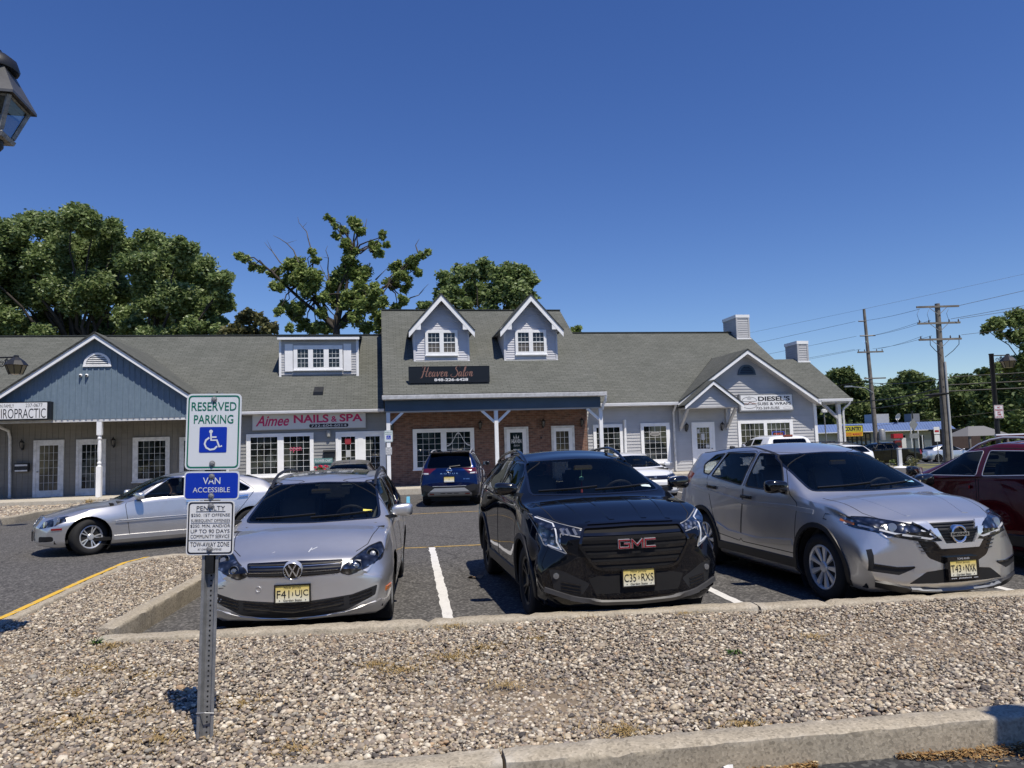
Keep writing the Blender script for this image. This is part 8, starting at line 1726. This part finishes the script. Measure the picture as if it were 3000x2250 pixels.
tree('treetop', 'tip of a tree peeping over the ridge right of the dormers', (cam_pt(1685, 1000, 55).x, 55, -.1), cam_pt(1685, 1000, 55), blobs(lo[3:], 55, .5), .16, 800, M['leaf_bright'], .2)
# trees by the road on the right
rb_ = [(2890, 965, 16), (2915, 955, 20), (2945, 940, 22), (2975, 925, 22), (3010, 940, 30), (2960, 985, 20), (2995, 990, 24), (2930, 975, 14), (2990, 1060, 24), (2950, 1075, 20), (3040, 1060, 40), (3030, 1000, 36), (2880, 1090, 18), (2915, 1080, 16), (3080, 960, 50)]
b_ = cam_pt(3080, 1300, 58); tree('roadside_tree', 'pale green tree reaching in from beyond the lamp pole at the edge of the view', (b_.x, 58, -.7), cam_pt(3080, 1060, 58), blobs(rb_, 58, 1.2), .14, 1300, M['leaf_pale'], .2, sub=7, fill=.40)
far = [('tall pale crowned tree beside the corner porch roof', [(2440, 1100, 24), (2470, 1090, 26), (2500, 1120, 24), (2430, 1140, 26), (2480, 1145, 30), (2520, 1160, 24), (2450, 1190, 30), (2510, 1200, 28)], 126, 'leaf_wood2'),
       ('dark full tree between the two wooden poles', [(2630, 1130, 26), (2660, 1110, 26), (2700, 1120, 26), (2620, 1170, 34), (2670, 1170, 36), (2720, 1165, 30), (2640, 1205, 34), (2700, 1205, 34)], 124, 'leaf_wood'),
       ('rounded tree right behind the stout pole', [(2780, 1160, 26), (2820, 1140, 30), (2860, 1135, 30), (2800, 1185, 34), (2850, 1185, 36), (2790, 1215, 30), (2860, 1220, 34)], 122, 'leaf_wood2'),
       ('tall dark tree behind the lamp pole and no parking sign', [(2900, 1140, 34), (2940, 1120, 36), (2985, 1110, 40), (2890, 1190, 38), (2950, 1180, 42), (3010, 1180, 44), (2900, 1230, 36), (2970, 1235, 40)], 96, 'leaf_wood'),
       ('low dark tree over the market roof left of the leaning pole', [(2560, 1170, 26), (2590, 1160, 26), (2540, 1200, 28), (2590, 1200, 30)], 128, 'leaf_wood')]
for lab, L_, Y, mt in far:
    cl = blobs(L_, Y, 2.5); cx = sum(c[0] for c in cl) / len(cl); tree('wood_edge_tree', lab, (cx, Y, -.7), (cx, Y, 5), cl, .30, 420, M[mt], .3, group='trees along the wood edge', sub=6, twig=False)
W_c = []
for k in range(260):
    y = rng.uniform(132, 175); x = rng.uniform(-20, 170); W_c.append((x, y, rng.uniform(2, 8.5) * (1 + (y - 132) / 160) + gz_(x, y) * .6, rng.uniform(2.2, 3.6)))
e = leaves_mesh('wood', W_c, 85, .50, M['leaf_wood'], None, 7); tag(e, 'dense green wood closing the view beyond the market', kind='stuff')
u_ = []
for k in range(110): u_.append((rng.uniform(30, 130), rng.uniform(119, 131), rng.uniform(-.2, 2.2), rng.uniform(1.4, 2.4)))
e = leaves_mesh('undergrowth', u_, 60, .35, M['leaf_wood'], None, 6); tag(e, 'low dark undergrowth at the foot of the wood', kind='stuff')
for i, (px, py, r, Y, lab) in enumerate(((2610, 1352, 16, 44, 'low leafy shrub left of the white post on the verge'), (2675, 1346, 18, 44, 'low leafy shrub right of the white post on the verge'), (2575, 1358, 12, 43, 'smallest shrub near the driveway on the verge'))):
    p = cam_pt(px, py, Y); rt = empty('shrub', (p.x, Y, gz_(p.x, Y)), 0, lab, 'shrub', 'verge shrubs'); leaves_mesh('foliage', [(0, 0, .22, r * Y / FPX)], 900, .06, M['leaf_bush'] if i else M['leaf_wood2'], rt, 9); MB().tube([(0, 0, 0), (.02, 0, .3)], [.02, .008], 5).build('stem', M['bark'], rt)

# wood behind the viewpoint, mirrored in the panes and the car paint
B_c = [(rng.uniform(-60, 60), rng.uniform(-62, -48), rng.uniform(.5, 8.5), rng.uniform(2.5, 4)) for _ in range(90)]
e = leaves_mesh('wood', B_c, 40, .55, M['leaf_wood'], None, 6); tag(e, 'wood behind the viewpoint, showing only as dark reflections', kind='stuff')

# ------------------------------------------------------------------ pieces that stand apart become parts of their own
def split_pieces(o, most=14):
    me = o.data; n = len(me.vertices); lab = np.arange(n)
    ev = np.empty(len(me.edges) * 2, np.int32); me.edges.foreach_get('vertices', ev); ev = ev.reshape(-1, 2)
    while True:
        m_ = np.minimum(lab[ev[:, 0]], lab[ev[:, 1]]); old = lab.copy(); np.minimum.at(lab, ev[:, 0], m_); np.minimum.at(lab, ev[:, 1], m_); lab = lab[lab]
        if (lab == old).all(): break
    ids = np.unique(lab)
    if not 1 < len(ids) <= most: return
    polys = [tuple(p.vertices) for p in me.polygons]; co = [v.co[:] for v in me.vertices]; sm = bool(len(polys)) and me.polygons[0].use_smooth; mt = me.materials[0] if me.materials else None
    for k, i in enumerate(ids):
        vm = {int(v): j for j, v in enumerate(np.nonzero(lab == i)[0])}; m2 = bpy.data.meshes.new(me.name); m2.from_pydata([co[v] for v in vm], [], [tuple(vm[v] for v in p) for p in polys if p[0] in vm]); m2.update()
        if mt: m2.materials.append(mt)
        if sm: m2.shade_smooth(); m2.set_sharp_from_angle(angle=R_(45))
        if k == 0: o.data = m2
        else: c = o.copy(); c.data = m2; COL.objects.link(c)
SPLIT = {'arch_flare', 'wheel_well', 'lamp_lens', 'sill_trim', 'dead_branch', 'corner_trim', 'eave_return', 'bonnet_seam', 'bonnet_crease', 'body_crease', 'wiper', 'roof_channel', 'sash_rail', 'door_notice', 'mirror_stem', 'bolt', 'arm_brace', 'insulator', 'jumper_cable', 'dormer_wall', 'dormer_trim', 'window_screen', 'shutter_panel', 'lamp_cell', 'guard_slot', 'end_wall', 'bracket', 'porch_beam', 'sign_band', 'label_strip', 'window_poster', 'side_wall', 'neon_sign', 'soffit', 'gutter', 'fascia_lap', 'corner_board', 'paint_chip', 'bumper_scuff', 'plate_frame', 'sign_border', 'chrome_strip', 'bezel_rib', 'pane', 'lamp_bar', 'wall', 'pump_side', 'axle', 'cage_bar', 'dormer_soffit', 'frame', 'roof_rail'}
for o in [q for q in bpy.data.objects if q.type == 'MESH' and q.name.split('.')[0] in SPLIT and q.data.users == 1 and len(q.data.vertices) < 6000]: split_pieces(o)
